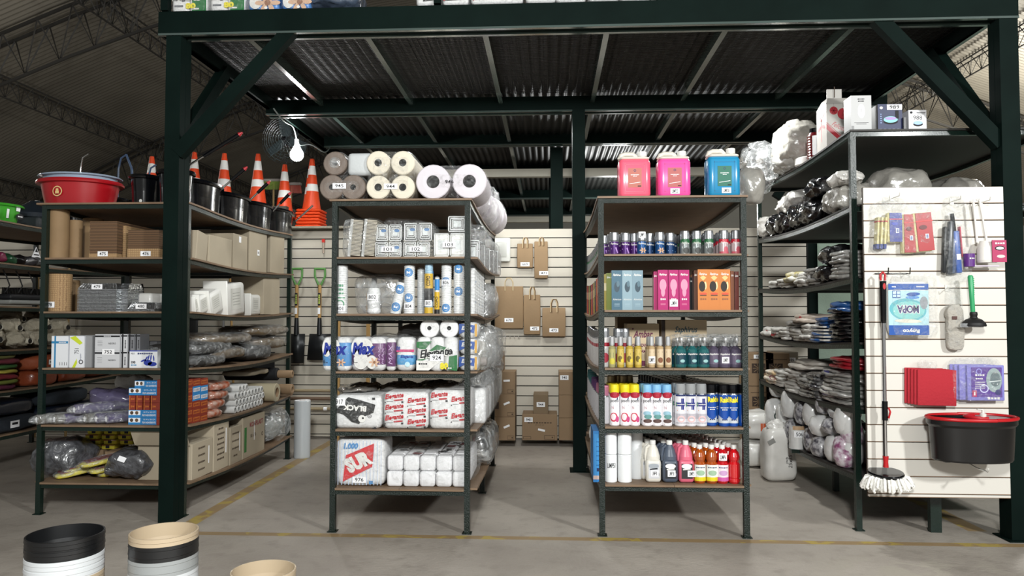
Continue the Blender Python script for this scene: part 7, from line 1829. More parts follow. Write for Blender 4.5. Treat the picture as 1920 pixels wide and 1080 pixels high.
q = MB(); q.lathe([(.001, .0, BLACKP), (.10, .0, BLACKP), (.105, -.008, BLACKP), (.10, -.02, BLACKP), (.001, -.02, BLACKP)], 32, X=TR(0, 0, mpt(884).z, rx=.12)); kid(q, 'plate', e)
q = MB(); random.seed(5); YN = mat('yarn', '#ebe9e3', .95, bump=.8, bscale=70); zc_ = mpt(890).z
for i in range(90):
    a = random.uniform(0, 2 * PI); r0 = random.uniform(.05, .09); r1 = r0 + random.uniform(.05, .085); dz = random.uniform(-.05, -.085)
    x1, y1 = r1 * math.cos(a), r1 * math.sin(a) * .8; y1 = min(y1, .055)
    q.tube([(r0 * math.cos(a), r0 * math.sin(a) * .6, zc_ - .004), ((r0 + r1) / 2 * math.cos(a) * 1.05, min(.055, (r0 + r1) / 2 * math.sin(a) * .8), zc_ - .015 + random.uniform(-.005, .008)), (x1, y1, zc_ + dz), (x1 * .93, y1 * .93, zc_ + dz - .008)], .0085, YN, 6)
kid(q, 'yarn_head', e)
# MOPA pack
def printed_bag(name, label, px0, px1, py0_, py1_, y, deco, d=.04, m=None, lean=0):
    a, b_ = P(px0, py0_, y), P(px1, py1_, y); w_, h = b_.x - a.x, a.z - b_.z; q = MB(); q.blob(w_, d, h, m or WHITE, 8, .003, 8, 3, 12); o = tag(q.build(name, loc=((a.x + b_.x) / 2, y, b_.z)), label, 'pack')
    q = MB(); deco(q, front(-d / 2 - .002), w_, h); kid(q, 'printing', o); return o


MB_ = M('#1b50a0', .35); MT = M('#7fc0bd', .4)


def mopa(q, f, w, h):
    q.rect(0, h * .9, w, h * .11, MB_, f, .001); q.rect(0, h * .09, w, h * .18, MB_, f, .001); q.rect(0, h * .5, w, h * .66, M('#a9cdd4', .4), f, .0006)
    q.text('Royco', w * .05, h * .08, w * .42, h * .09, WHITE, f, .002, bold=.04, rot=PI); q.disc(-.02 * w, h * .47, w * .46, h * .21, M('#5aa9b4', .4), f, .0012, 28, rot=-.1); q.disc(.0, h * .46, w * .40, h * .17, MT, f, .0018, 28)
    q.text('MOPA', -.02 * w, h * .48, w * .58, h * .17, WHITE, f, .0024, bold=.12, rot=PI); q.text('MOPA', -.02 * w, h * .48, w * .54, h * .15, M('#33286a', .4), f, .003, bold=.03, rot=PI)
    q.disc(w * .12, h * .76, w * .17, h * .035, MB_, f, .002, 18, rot=.05); q.disc(w * .1, h * .70, w * .17, h * .03, M('#4a86c8', .4), f, .002, 18); q.rect(-w * .3, h * .76, w * .2, h * .14, M('#2a5a9a', .4), f, .002)
    for i in range(2):
        for j in range(2): q.rect(-w * (.35 - .1 * i), h * (.79 - .06 * j), w * .08, h * .045, M('#bcd4e6'), f, .003)
    q.disc(w * .38, h * .6, w * .1, h * .12, M('#8a9096', .5), f, .0022, 16); q.disc(-w * .02, h * .26, w * .34, h * .035, M('#d8d4c4', .9), f, .0026, 20, rot=-.03); q.rect(-w * .36, h * .9, w * .1, h * .02, WHITE, f, .002); q.rect(w * .3, h * .9, w * .2, h * .02, WHITE, f, .002)


o = printed_bag('mop_refill_pack', 'blue and teal mop refill pack hanging upside down, reading MOPA', 1662, 1739, 528, 628, PF - .05, mopa)
o = tag(MB().blob(.285, .055, .40, CLEAR, 7, .006, 8, 5, 12, flat=True).build('clear_hanging_bag', loc=(P(1701, 0, PF - .05).x, PF - .052, P(1701, 632, PF - .05).z)), 'clear bag around the upside down mop refill pack', 'plastic bag')
# small mop refill in narrow bag
a, b_ = P(1775, 565, PF - .03), P(1775, 656, PF - .03)
o = tag(MB().blob(.105, .05, .285, mat('grey_yarn', '#a9a49b', .9, bump=.9, bscale=60), 4, .01, 14, 6, 14).build('yarn_refill', loc=(P(1777, 0, PF - .04).x, PF - .035, b_.z)), 'grey yarn refill in a narrow clear bag above the purple cloths', 'mop refill')
q = MB(); q.blob(.12, .06, .43, CLEAR, 3.5, .01, 10, 7, 14, flat=True, taper=.25); kid(q, 'clear_bag', o); q = MB(); q.box(-.03, .0, -.032, -.03, .19, .21, M('#4a2a24')); kid(q, 'tie', o)
hook('white peg hook carrying the yarn refill', 1775, 540)
# plunger
c = P(1826, 612, PF - .085); e = empty('plunger', tuple(c), 0, 'green handled plunger with a black rubber cup resting on a clear bracket', 'plunger'); hh = P(1822, 516, PF - .085).z - c.z
PG = M('#2f9a62', .35); q = MB(); q.tube([(-.004, 0, .085), (-.008, 0, hh * .55), (-.014, 0, hh - .01), (-.014, 0, hh)], [.013, .014, .0155, .010], PG, 14)
for i in range(9): q.tube([(-.014 + .0158, -.004, hh * .62 + i * .012), (-.014 + .0175, -.005, hh * .62 + i * .012 + .005)], .004, PG, 6)
kid(q, 'handle', e); RUB = M('#0c0c0d', .6); q = MB(); q.lathe([(.066, 0, RUB), (.069, .006, RUB), (.064, .022, RUB), (.045, .042, RUB), (.022, .052, RUB), (.019, .06, RUB), (.022, .075, RUB), (.02, .088, RUB), (.012, .09, RUB)], 28); kid(q, 'rubber_cup', e)
tag(MB().box(-.07, .07, -.12, .0, -.004, 0, film('bracket_plastic', '#dfe3e6', .4, 8, .08, .2)).box(-.07, .07, -.12, -.118, -.004, .02, MATS['bracket_plastic']).build('clear_bracket', loc=(c.x - .03, PF, c.z - .001)), 'clear plastic bracket under the plunger', 'bracket')
# cloths
RC = mat('red_cloth', '#a8222e', .9, bump=.35, bscale=70)
for i in range(5):
    a, b_ = P(1679 + 3.6 * i, 690, PF - .03), P(1758 if i == 4 else 1740 + 3 * i, 757, PF - .03); w_ = .235; q = MB(); y = PF - .013 - .013 * i
    q.rbox(w_, .010, a.z - b_.z, RC, .004); o = tag(q.build('red_cloth', loc=(P(1679 + 4 * i, 0, PF).x + w_ / 2, y, b_.z - .002 * i)), ['red felt cloth at the back of the hanging five', 'red felt cloth second from the back of the hanging five', 'red felt cloth in the middle of the hanging five', 'red felt cloth second from the front of the hanging five', 'red felt cloth fully visible at the front of the hanging five'][i], 'cloth'); o.rotation_euler.y = .02
tag(MB().blob(.11, .05, .06, CLEAR, 4, .008, 20, 5, 8, flat=True).build('clear_tab', loc=(P(1718, 0, PF).x, PF - .045, P(1718, 692, PF).z)), 'clear plastic tab above the red cloths', 'plastic tab')
VC = mat('violet_cloth', '#7f7cc0', .8, bump=.25, bscale=60)


def vlab(q, f, w, h):
    q.rect(w * .02, h * .52, w * .82, h * .84, M('#54328c', .4), f, .001); q.disc(w * .22, h * .58, w * .21, h * .34, M('#8fa0a0', .5), f, .0015, 24); q.disc(w * .25, h * .6, w * .14, h * .2, M('#5c6c70', .5), f, .002, 18); q.rect(w * .24, h * .55, w * .3, h * .03, M('#c8d0d0'), f, .0025, rot=.1)
    q.disc(-w * .18, h * .82, w * .08, h * .09, M('#8f8cd0', .4), f, .002, 18, .7); q.text('~', -w * .16, h * .72, w * .26, h * .05, WHITE, f, .002); q.text('~', -w * .18, h * .62, w * .2, h * .04, WHITE, f, .002)
    for i in range(4): q.rect(-w * .16, h * (.52 - .055 * i), w * .26, h * .014, WHITE, f, .002)
    q.rect(-w * .31, h * .2, w * .12, h * .18, M('#b02a5c', .4), f, .002); q.text('1', -w * .31, h * .2, w * .04, h * .1, WHITE, f, .003, bold=.04); q.disc(-w * .05, h * .34, w * .12, h * .12, M('#c4c4e8', .4), f, .002, 18, .75); q.disc(w * .32, h * .24, w * .08, h * .08, M('#2c2c66', .4), f, .003, 16); q.text('~', w * .2, h * .07, w * .34, h * .07, WHITE, f, .002, bold=.04, shear=.2)


for i in range(4):
    w_ = .225; a, b_ = P(1766, 683, PF - .03), P(1766, 749, PF - .03); y = PF - .012 - .014 * i; q = MB(); q.rbox(w_, .011, a.z - b_.z, VC, .006)
    o = tag(q.build('violet_cloth', loc=(P(1763 + 6 * i + (6 if i == 3 else 0), 0, PF).x + w_ / 2, y, b_.z - .001 * i)), ['violet cloth at the back of the hanging four', 'violet cloth second from the back of the hanging four', 'violet cloth just behind the labelled one', 'violet cloth with a purple printed card at the front'][i], 'cloth')
    if i == 3: q = MB(); vlab(q, front(-.0055), w_, a.z - b_.z); kid(q, 'printed_card', o)
tag(MB().blob(.30, .075, .27, CLEAR, 7, .005, 14, 8, 12, flat=True).build('clear_hanging_bag', loc=(P(1804, 0, PF).x, PF - .04, P(1804, 751, PF).z)), 'clear bag around the violet cloths', 'plastic bag')
# twin bucket
c = P(1803, 862, PF - .16); rx, ry, h = .245, .145, .255; BK = M('#08080a', .3, coat=.25)
e = empty('twin_mop_bucket', (P(1803, 0, PF - .155).x, PF - .156, P(1802, 862, PF - .155).z), 0, 'black twin mop bucket with a red rim and white dispenser hanging on the panel', 'bucket')
q = MB(); pr = [(rx * .93, 0, BK), (rx * .95, .01, BK), (rx * 1.0, h * .8, BK), (rx * 1.06, h * .86, BK), (rx * 1.06, h, BK), (rx * .99, h, BK), (rx * .9, .02, BK)]; q.shell(pr, 48, sy=ry / rx); q.lathe([(.001, 0, BK), (rx * .93, .001, BK)], 48, sy=ry / rx); q.lathe([(.001, .02, BK), (rx * .9, .021, BK)], 48, sy=ry / rx); kid(q, 'tank', e)
def half(a0, a1, m, r_, zz, nm, s=1.0, cx=0):
    q = MB(); pts = [(cx + rx * s * r_ * math.cos(a0 + (a1 - a0) * i / 24), ry * s * r_ * math.sin(a0 + (a1 - a0) * i / 24), zz) for i in range(25)]; q.tube(pts, .011, m, 8); kid(q, nm, e)
half(PI * .5, PI * 1.58, REDM, 1.05, h, 'red_rim'); half(-PI * .42, PI * .5, REDM, 1.05, h + .002, 'red_rim'); half(PI * .62, PI * 1.38, REDM, 1, h + .004, 'basket_rim', .58, .11)
q = MB(); q.lathe([(.11, h * .5, M('#3a3a3c', .3)), (.118, h * .95, M('#3a3a3c', .3)), (.11, h, M('#8a8a8e', .3))], 28, X=TR(.11, 0, 0), sy=.95); kid(q, 'wringer_basket', e)
q = MB(); q.lathe([(.018, h, TBW), (.018, h + .03, TBW), (.008, h + .035, TBW), (.008, h + .055, TBW)], 12, X=TR(.035, -.06, 0)); q.tube([(.035, -.06, h + .055), (-.005, -.07, h + .058)], .005, TBW, 6); kid(q, 'dispenser', e)
for s_ in (-.16, .18): q = MB(); q.box(s_ - .015, s_ + .015, -.03, .03, -.012, 0, BK); kid(q, 'foot', e)
c = P(1792, 868, PF - .05); q = MB(); q.tube([(0, .05, .02), (-.0, -.1, 0), (-.0, -.21, -.0), (0, -.22, .02)], .005, HK, 8); tag(q.build('peg_hook', loc=(P(1785, 0, PF).x, PF - .055, P(1785, 868, PF).z)), 'white peg arm under the twin bucket', 'hook')
# ================================================================ goods on and before the back wall
YW = 8.36
PB = mat('kraft_bag', '#93795a', .8, var=.1, vscale=5, bump=.4, bscale=9)


def pbag(label, px0, px1, py0, py1, t_, hy, twist=False, d=.05, n=2, m=None, tp=(.0, .14)):
    y = YW - .03; a, b_ = P(px0, py0, y), P(px1, py1, y); w_, h = b_.x - a.x, a.z - b_.z; e = empty('paper_bag', ((a.x + b_.x) / 2, y, b_.z), 0, label, 'paper bag')
    q = MB(); q.rbox(w_, d, h, m or PB, .008, 2, puff=.004); kid(q, 'bag_body', e)
    hh = P(px0, hy, y).z - a.z
    for s_ in range(n):
        q = MB(); ww = w_ * .28; yy = -d / 2 + .006 - .012 * s_ if s_ else -d / 2 - .002
        q.tube([(-ww / 2 + .01 * s_, yy, h - .05), (-ww / 2 + .01 * s_, yy, h + hh * .5), (-ww * .25 + .01 * s_, yy, h + hh * .95), (ww * .25 + .01 * s_, yy, h + hh * .95), (ww / 2 + .01 * s_, yy, h + hh * .5), (ww / 2 + .01 * s_, yy, h - .05)], .007, M('#c9b48f', .7) if s_ == 0 else M('#6f5638', .7), 6); kid(q, 'handle', e)
    if t_: price(e, t_, tp[0], h * tp[1], -d / 2, .1, .045)
    return e


pbag('small kraft bag with twisted handles tagged 669 on the slatted wall', 970, 999, 457, 502, '669', 446)
pbag('tall narrow kraft bag tagged 471 beside the small one', 1002, 1027, 453, 522, '471', 446, tp=(.03, .14))
pbag('widest kraft bag tagged 670 beside the middle rack', 928, 981, 537, 616, '670', 521, n=1, tp=(0, .2))
pbag('tall kraft bag tagged 472 between two wider bags', 982, 1013, 553, 627, '472', 538, tp=(.03, .15))
pbag('broad kraft bag with dark handles tagged 473 near the tall column', 1017, 1060, 577, 631, '473', 561, d=.08, tp=(0, .22))
tag(MB().rbox(.20, .03, .27, M('#d6d6d0', .3, coat=.4), .02).rbox(.13, .034, .18, M('#c6c6c0', .3), .015, z0=.045, X=TR(0, -.002, 0)).build('foam_tray', loc=(P(941, 0, YW).x, YW - .03, P(941, 491, YW).z)), 'clear square tray hung on the slatted wall by the middle rack', 'tray')
for k, px in enumerate((949, 957, 965, 973)):
    c = P(px, 633, YW); q = MB(); q.tube([(0, 0, 0), (0, -.09, 0), (0, -.095, .02)], .003, HK, 5); tag(q.build('peg_hook', loc=tuple(c)), ['first', 'second', 'third', 'fourth'][k] + ' empty white peg in the row under the widest kraft bag', 'hook')


def bcart(label, px0, px1, py0, py1, y, d=.35, t_=None, marks=True, m=CARTON, tp=(0, .8), name='cardboard_box'):
    a, b_ = P(px0, py0, y), P(px1, py1, y); w_, h = b_.x - a.x, a.z - b_.z; q = MB(); q.rbox(w_, d, h, m, .004, 1, X=TR(0, d / 2, 0), smooth=False); o = tag(q.build(name, loc=((a.x + b_.x) / 2, y, b_.z)), label, 'cardboard box')
    q = MB(); f = front(0)
    if marks: q.rect(w_ * .28, h * .12, w_ * .3, h * .16, DK, f, .001); q.rect(w_ * .28, h * .12, w_ * .28, h * .13, m, f, .0015); q.disc(w_ * .36, h * .12, .008, .008, DK, f, .002, 10)
    if marks == 2: q.rect(-w_ * .38, h * .5, w_ * .22, h * .3, M('#3c2f26', .8), f, .001); q.rect(w_ * .1, h * .6, w_ * .3, h * .09, TAGW, f, .002, rot=.05 if 'top' in label else (.4 if 'middle' in label else 0))
    if marks == 3: q.text('~', 0, h * .68, w_ * .7, h * .05, DK, f, .001, bold=.02); q.text('25 x 25 cm', .0, h * .6, w_ * .25, h * .045, DK, f, .001); q.rect(w_ * .05, h * .4, w_ * .2, h * .08, TAGW, f, .002, rot=-.2); q.rect(-w_ * .36, h * .1, w_ * .22, h * .1, DK, f, .001); q.rect(-w_ * .36, h * .1, w_ * .2, h * .08, m, f, .0015)
    if marks: kid(q, 'printing', o)
    if t_: price(o, t_, tp[0], h * tp[1], 0, .09, .05)
    return o


yq = 7.98
for k, (a, b_) in enumerate(((782, 826), (739, 782), (697, 739))): bcart(['bottom', 'middle', 'top'][k] + ' kraft box of the stack of three beside the middle rack', 926, 966, a, b_, yq, marks=2)
bcart('plain kraft box tagged 937 on top of the stack beside the middle rack', 920, 943, 661, 697, yq, t_='937', marks=False, tp=(0, .45))
bcart('wide kraft box tagged 941 standing alone on the floor', 979, 1045, 777, 826, yq + .02, t_='941', marks=3, tp=(-.12, .8))
bcart('small brown box tagged 944 on the wide kraft box', 1000, 1028, 740, 777, yq + .05, t_='944', marks=False, m=mat('dim_carton', '#7d6a52', .8), tp=(0, .5))
for k, (a, b_) in enumerate(((784, 826), (741, 784), (697, 741))): bcart(['bottom', 'middle', 'top'][k] + ' kraft box of the stack half hidden by the tall column' + (' tagged 940' if k == 2 else ''), 1048, 1100, a, b_, yq, t_='940' if k == 2 else None, tp=(-.09, .75))
bcart('grey box tagged 935 behind the bag rack', 1456, 1497, 660, 690, 8.0, t_='935', marks=False, m=M('#8a8173', .7), tp=(.04, .5))
for k, (px0, px1, a, b_) in enumerate(((1584, 1606, 532, 582), (1607, 1632, 532, 582), (1570, 1582, 552, 582), (1584, 1632, 585, 640), (1584, 1632, 645, 700))):
    bcart(['printed kraft carton seen through the doorway beside the front post', 'kraft carton through the doorway, inner one', 'dark kraft carton through the doorway near the frame', 'lower kraft carton through the doorway', 'lowest kraft carton through the doorway'][k], px0, px1, a, b_, 9.6, marks=True, m=CARTON if k != 2 else M('#4c3f30', .8))
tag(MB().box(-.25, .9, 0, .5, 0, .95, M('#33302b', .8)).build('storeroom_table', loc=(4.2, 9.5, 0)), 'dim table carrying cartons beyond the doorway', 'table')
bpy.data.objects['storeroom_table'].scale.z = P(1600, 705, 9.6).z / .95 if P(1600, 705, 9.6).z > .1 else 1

# shovels on the wall
SHG = M('#5a8f4a', .45); WD = M('#b08a52', .6); SHB = M('#1e2022', .35, metal=.3)
for k, (px, pyt, lab, bw) in enumerate(((600, 504, 'shovel with a green handle and a square dark blade beside the middle rack', .30), (557, 504, 'spade with a green handle and a narrow black blade by the rack end', .17))):
    y = 8.24; c = P(px, pyt, y); z1 = c.z; zb = P(px, 675 if k == 0 else 681, y).z - z1; s_ = lambda py: P(px, py, y).z - z1
    e = empty('shovel' if k == 0 else 'spade', (c.x, y, z1), 0, lab, 'shovel')
    q = MB(); q.tube([(-.058, 0, 0), (-.058, 0, -.09), (-.02, 0, -.17), (.0, 0, -.2)], .013, SHG, 8); q.tube([(.058, 0, 0), (.058, 0, -.09), (.02, 0, -.17), (.0, 0, -.2)], .013, SHG, 8); q.tube([(-.062, 0, 0), (.062, 0, 0)], .014, SHG, 8); kid(q, 'grip', e)
    q = MB(); q.tube([(0, 0, -.18), (0, 0, s_(600))], .019, WD, 12); f = lambda x, z, off: (x, -.0195 - off, z); q.rect(0, s_(561), .032, .14, INK, f, .0015); q.text('~', 0, s_(561), .11, .02, M('#c0d060'), f, .003, rot=PI / 2, bold=.02); q.rect(0, s_(583), .028, .07, TAGW, f, .0015); kid(q, 'shaft', e)
    q = MB(); q.tube([(0, 0, s_(596)), (0, 0, s_(628))], [.022, .03], SHB, 12); zt, zl = s_(626), (s_(675) if k == 0 else s_(681)); vs = []; n = 8
    for j in range(2):
        for i in range(n + 1):
            t = i / n * 2 - 1; ww = bw / 2 * (.82 if j == 0 and k == 0 else (1.05 if j == 0 else .9) if k else 1.0); vs.append((t * ww, -.02 + .05 * t * t, zt if j == 0 else zl))
    vs += [(v[0], v[1] + .004, v[2]) for v in vs]; N = n + 1
    q.add(vs, [(i, i + 1, N + i + 1, N + i) for i in range(n)] + [(2 * N + i + 1, 2 * N + i, 3 * N + i, 3 * N + i + 1) for i in range(n)] + [(i + 1, i, 2 * N + i, 2 * N + i + 1) for i in range(n)] + [(N + i, N + i + 1, 3 * N + i + 1, 3 * N + i) for i in range(n)], SHB, True); kid(q, 'blade', e)
# flat dark pan and its red sticker seen under the gloves shelf
c = P(505, 690, 7.9); q = MB(); q.box(-.13, .13, -.01, .01, -.05, .18, M('#1a1c1e', .4)); o = tag(q.build('black_dustpan', loc=(P(502, 0, 8.2).x, 8.2, P(502, 690, 8.2).z)), 'black flat blade with a red and white oval sticker behind the rack end', 'blade'); q = MB(); q.disc(-.02, .10, .07, .045, M('#b02230', .4), front(-.01), .001, 20); q.disc(-.02, .10, .055, .028, TAGW, front(-.01), .002, 20); kid(q, 'sticker', o)
for k, (px, lab) in enumerate(((452, 'wooden broom stick leaning behind the aisle side of the gloves shelf'), (640, 'pale wooden pole standing behind the middle rack, nearer its corner post'), (695, 'second pale wooden pole standing behind the middle rack'))):
    q = MB(); 
    if k == 0: q.tube([(0, 0, 0), (-.09, 0, 2.0)], .014, WD, 8)
    else: q.box(-.02, .02, -.01, .01, 0, 1.65, WD)
    tag(q.build('wooden_pole', loc=(P(px, 0, 8.2).x, 8.2, 0)), lab, 'pole')
# horizontal tubes on the wall by the shovels
for k, (pa, pb, py, r, lab) in enumerate(((545, 610, 732, .016, 'thin pale tube lying across the wall behind the film roll'), (520, 612, 747, .02, 'brown tube lying across the wall under the pale one'), (530, 612, 766, .018, 'lowest brown tube with a white cap across the wall'))):
    a, b_ = P(pa, py, 8.25), P(pb, py, 8.25); q = MB(); q.tube([(0, 0, 0), (b_.x - a.x + .5, 0, 0)], r, M('#9a8a6c' if k != 1 else '#6a5442', .6), 10); o = tag(q.build('cardboard_tube', loc=tuple(a)), lab, 'tube')
    if k == 2: q = MB(); q.tube([(b_.x - a.x - .03, 0, 0), (b_.x - a.x + .01, 0, 0)], r * 1.15, TAGW, 10); kid(q, 'white_cap', o)
# little red clip on the wall beside the cone stack
q = MB(); q.box(-.015, .015, -.03, .0, -.02, .02, M('#c02a20', .4)); q.tube([(0, -.02, -.02), (0, -.025, -.14)], .012, M('#a89888', .5), 8); tag(q.build('hanging_brush', loc=(P(612, 0, YW).x, YW - .005, P(612, 452, YW).z)), 'small brush with a red clip hanging under the cone stack', 'brush')
q = MB(); q.rbox(.05, .03, .2, M('#2a2c2c', .5), .01); tag(q.build('black_square_tool', loc=(P(371, 0, 8.35).x, 8.353, P(371, 630, 8.35).z)), 'black square tool head on the wall behind the bagged gloves', 'tool'); bpy.data.objects['black_square_tool'].scale.x = 2.4
q = MB(); q.tube([(0, 0, -.3), (0, 0, .12)], .015, STEEL, 8); q.tube([(0, 0, -.12), (0, 0, -.05)], .02, M('#8a1c38', .4), 8); tag(q.build('metal_pole', loc=(P(428, 0, 8.2).x, 8.2, P(428, 605, 8.2).z)), 'steel pole with a crimson sleeve behind the bagged gloves', 'pole')

# white sacks on the floor between the two racks
y = 6.28; o = tag(MB().blob(.29, .28, .44, mat('white_sack', '#d4d2cd', .35, bump=.5, bscale=8, coat=.4), 5, .012, 5, 9, 14, taper=.14).build('white_sack', loc=(P(1447, 0, y).x, y, 0)), 'white plastic sack with handwriting standing on the floor between the racks', 'sack')
o.location.y = fl_y = 6.5; o.location.x = P(1447, 0, 6.5).x
q = MB(); q.text('25x35', .06, .18, .11, .03, INK, front(-.135), .008, rot=PI / 2, shear=.2); q.text('mch', .03, .19, .05, .02, INK, front(-.135), .008, rot=PI / 2); q.rect(-.09, .34, .06, .04, M('#8c8c88'), front(-.13), .003, rot=.5); kid(q, 'handwriting', o)
q = MB(); q.blob(.22, .14, .09, MATS['white_sack'], 2.2, .018, 16, 3, 8, z0=.42, taper=.5, flat=True); kid(q, 'sack_mouth', o)
for k in range(2):
    y = 7.1; o = tag(MB().blob(.3, .35, .25, MATS['white_sack'], 4, .015, 6, 5 + k, 12).build('white_sack', loc=(P(1408, 0, y).x, y, .26 * k)), ['lower white sack with orange lettering behind the rack post', 'upper white sack with orange lettering behind the rack post'][k], 'sack'); q = MB(); q.text('IPU', .06, .12, .14, .07, M('#c2562a', .5), front(-.175), .012, bold=.05); kid(q, 'lettering', o)

# ---------------------------------------------------------------- goods on top of the mezzanine
YT = 5.05; ZT = 3.507


def toppack(label, px0, px1, deco, n=1, band=None, m=TISSUE, h=.3, y=None, wrapm=CLEAR):
    y = y or 4.945 - (px0 - 300) / 1600 * .115
    w_ = dpx(px1 - px0, y) * .99; pm_ = (px0 + px1) / 2; e = empty('tissue_pack', (P(pm_, 20, y).x, y, ZT), 0, label, 'tissue pack')
    for i in range(n): q = MB(); q.rbox(w_ / n - .002, .24, h, m, .025, 4, X=TR(-w_ / 2 + w_ / n * (i + .5), .12, 0), puff=.003); kid(q, 'roll_column', e)
    q = MB(); deco(q, front(-.003), w_, h); kid(q, 'printing', e)
    if wrapm: q = MB(); q.rbox(w_ + .01, .26, h + .004, wrapm, .03, 4, X=TR(0, .12, 0)); kid(q, 'film_wrap', e)
    return e


def el80(q, f, w, h):
    q.rect(w * .3, h * .2, w * .4, h * .4, GRN2, f, .0006); q.poly([(-w * .5, h * .5), (w * .5, h * .5), (w * .5, h * .3), (-w * .5, h * .4)], GRN2, f, .0008)
    q.text('Elegante', -w * .06, h * .31, w * .84, h * .17, WHITE, f, .002, bold=.1, shear=.3); q.text('Elegante', -w * .06, h * .31, w * .8, h * .14, M('#3a3c44', .5), f, .003, bold=.02, shear=.3)
    q.text('80', w * .06, h * .14, w * .3, h * .14, M('#e2d42c', .4), f, .003, bold=.06); q.rect(w * .2, h * .07, w * .2, .01, WHITE, f, .003); q.rect(-w * .28, h * .14, w * .25, .012, M('#6a6c72'), f, .002)


toppack('green and white towel pack with a yellow 80 on the mezzanine, at the corner', 319, 389, el80, 2)
toppack('green and white towel pack with a yellow 80 on the mezzanine, second from the corner', 391, 460, el80, 2)
blue_ = lambda q, f, w, h: (q.disc(-w * .25, h * .18, w * .2, h * .16, WHITE, f, .001, 18), flower(q, f, w * .15, h * .16, w * .5, .002), q.disc(w * .1, h * .04, .012, .01, WHITE, f, .006, 10))
toppack('blue kitchen roll pack with a flower on the mezzanine beside the green ones', 463, 524, blue_, 2, m=M('#2f76c0', .35))
toppack('blue kitchen roll pack with a flower on the mezzanine next to the crumpled bag', 526, 583, blue_, 2, m=M('#2f76c0', .35))
tag(MB().blob(.38, .4, .2, mat('blue_grey_bag', '#4a5668', .2, bump=1, bscale=14, coat=.8, var=.5, vscale=12), 2.8, .03, 8, 2, 12).build('crumpled_bag', loc=(P(630, 20, YT).x, 5.1, ZT)), 'crumpled blue grey plastic bag on the mezzanine', 'plastic bag')


def blk(q, f, w, h): q.poly([(-w * .42, h * .08), (w * .42, h * .1), (w * .46, h * .5), (-w * .46, h * .5)], BLKC, f, .001); q.text('BLACK', 0, h * .19, w * .72, h * .15, WHITE, f, .003, bold=.05, rot=PI); q.rect(-w * .45, h * .12, w * .05, h * .1, REDP, f, .003, rot=.6)


for px0, px1, lab in ((779, 826, 'first'), (828, 879, 'second'), (881, 982, 'third and widest')): toppack(lab + ' white pack printed BLACK upside down on the mezzanine', px0, px1, blk if px1 - px0 > 50 else lambda q, f, w, h: (q.poly([(-w * .2, h * .08), (w * .5, h * .12), (w * .5, h * .5), (-w * .3, h * .5)], BLKC, f, .001), q.rect(-w * .1, h * .25, w * .3, h * .05, REDP, f, .003, rot=.5), q.text('BLA', w * .2, h * .2, w * .4, h * .12, WHITE, f, .003, rot=PI, bold=.05)), m=TISSUE)
for px0, px1, lab in ((984, 1100, 'white tissue pack with a blue red printed card on the mezzanine above the tall column'), (1102, 1222, 'second white tissue pack with a blue red printed card on the mezzanine')): toppack(lab, px0, px1, lambda q, f, w, h: (q.rect(0, h * .3, w * .54, h * .36, M('#3a3c9a', .4), f, .001), q.rect(0, h * .13, w * .54, h * .03, REDP, f, .002), q.rect(.02, h * .17, w * .3, h * .03, WHITE, f, .002), q.rect(w * .2, h * .2, w * .08, h * .06, WHITE, f, .002)), 2)
toppack('plain white tissue pack on the mezzanine beside the brown rope end', 1224, 1340, lambda q, f, w, h: q.rect(0, h * .4, .002, h * .6, M('#b0b0ae'), f), 2)
tag(MB().blob(.1, .2, .12, M('#4a3f36', .7), 2.4, .02, 12, 3, 8).build('brown_bundle', loc=(P(1352, 10, 4.95).x, 4.95, ZT)), 'small brown bundle on the mezzanine edge between the white packs', 'bundle')
toppack('white crumpled pack on the mezzanine before the red striped one', 1366, 1430, lambda q, f, w, h: q.rect(0, h * .2, w * .4, .004, M('#9a9a98'), f), 1)
toppack('red striped pack on the mezzanine', 1432, 1560, lambda q, f, w, h: [q.rect(-w * .4 + .03 * i, h * .3, .006, h * .5, M('#b0483c', .5) if i > 2 else WHITE, f, .001) for i in range(12)], 1, m=M('#a8584c', .5))
mb = MB(); mb.box(0, .05, 0, .05, 0, .6, GREENB)
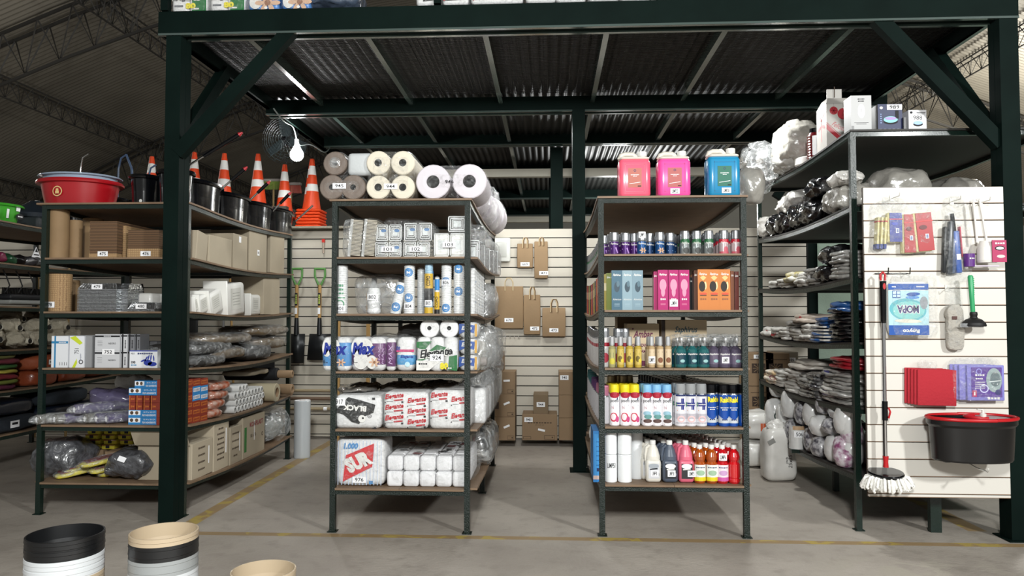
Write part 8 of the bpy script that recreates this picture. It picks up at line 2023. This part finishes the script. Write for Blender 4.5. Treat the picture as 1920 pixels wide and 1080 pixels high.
for px, lab in ((305, 'green guard post on the mezzanine corner'), (815, 'green guard post on the mezzanine beside the black printed packs')): o = tag((mb if px == 305 else MB().box(0, .045, 0, .045, 0, .6, GREENB)).build('guard_post', loc=(P(px, 20, 4.93).x, 4.90 - .02 * (px > 400), ZT)), lab, 'post')

# ---------------------------------------------------------------- plant pots in front
def pot(label, loc, r, h, col, below=False, ridges=3, group=None):
    m = mat('pot_' + col[1:], col, .42, coat=.25, bump=.03, bscale=8); mb = MB(); w_ = .006
    mb.shell([(r * .68, 0, m), (r * .94, h - .05, m), (r * .955, h - .048, m), (r * .99, h - .045, m), (r * .985, h - .032, m), (r, h - .03, m), (r * .992, h - .016, m), (r * 1.008, h - .014, m), (r * 1.0, h - .001, m), (r * .99, h, m), (r - w_, h, m), (r * .935, h - .05, m), (r * .66, .008, m)], 56)
    mb.lathe([(.001, .008, m), (r * .66, .0085, m)], 40); mb.lathe([(.001, 0, m), (r * .68, .0005, m)], 40)
    return tag(mb.build('plant_pot', loc=loc), label, 'plant pot', group)


def stack(px, py, y, r, h, cols, pitch, what):
    c = P(px, py, y); zt = c.z; z_ = zt - h
    for i, (col, nm) in enumerate(cols):
        zb = zt - h - pitch * i
        if zb < 0: break
        pot('%s plant pot, %s of the %s' % (nm, ['topmost', 'second from the top', 'third from the top', 'fourth from the top', 'fifth from the top', 'sixth from the top', 'seventh from the top', 'eighth from the top', 'ninth from the top', 'tenth from the top'][i], what), (c.x, y, zb), r, h, col)
    return c


BLKP, WHP, CRP, TCP, GYP = '#0b0c0e', '#c3c6c8', '#b09e84', '#a0522f', '#8d9090'
stack(123, 999, 2.75, .133, .26, [(BLKP, 'black'), (BLKP, 'black'), (WHP, 'white'), (WHP, 'white'), (CRP, 'cream'), (CRP, 'cream'), (TCP, 'terracotta'), (BLKP, 'black')], .036, 'stack nearer the dark hall')
stack(308, 995, 2.8, .123, .24, [(CRP, 'cream'), (BLKP, 'black'), (BLKP, 'black'), (GYP, 'grey'), (GYP, 'grey'), (WHP, 'white'), (WHP, 'white'), (CRP, 'beige')], .028, 'stack by the front column')
stack(494, 1068, 2.85, .122, .24, [(CRP, 'cream'), (BLKP, 'black'), (CRP, 'cream')], .03, 'low stack on the open floor')
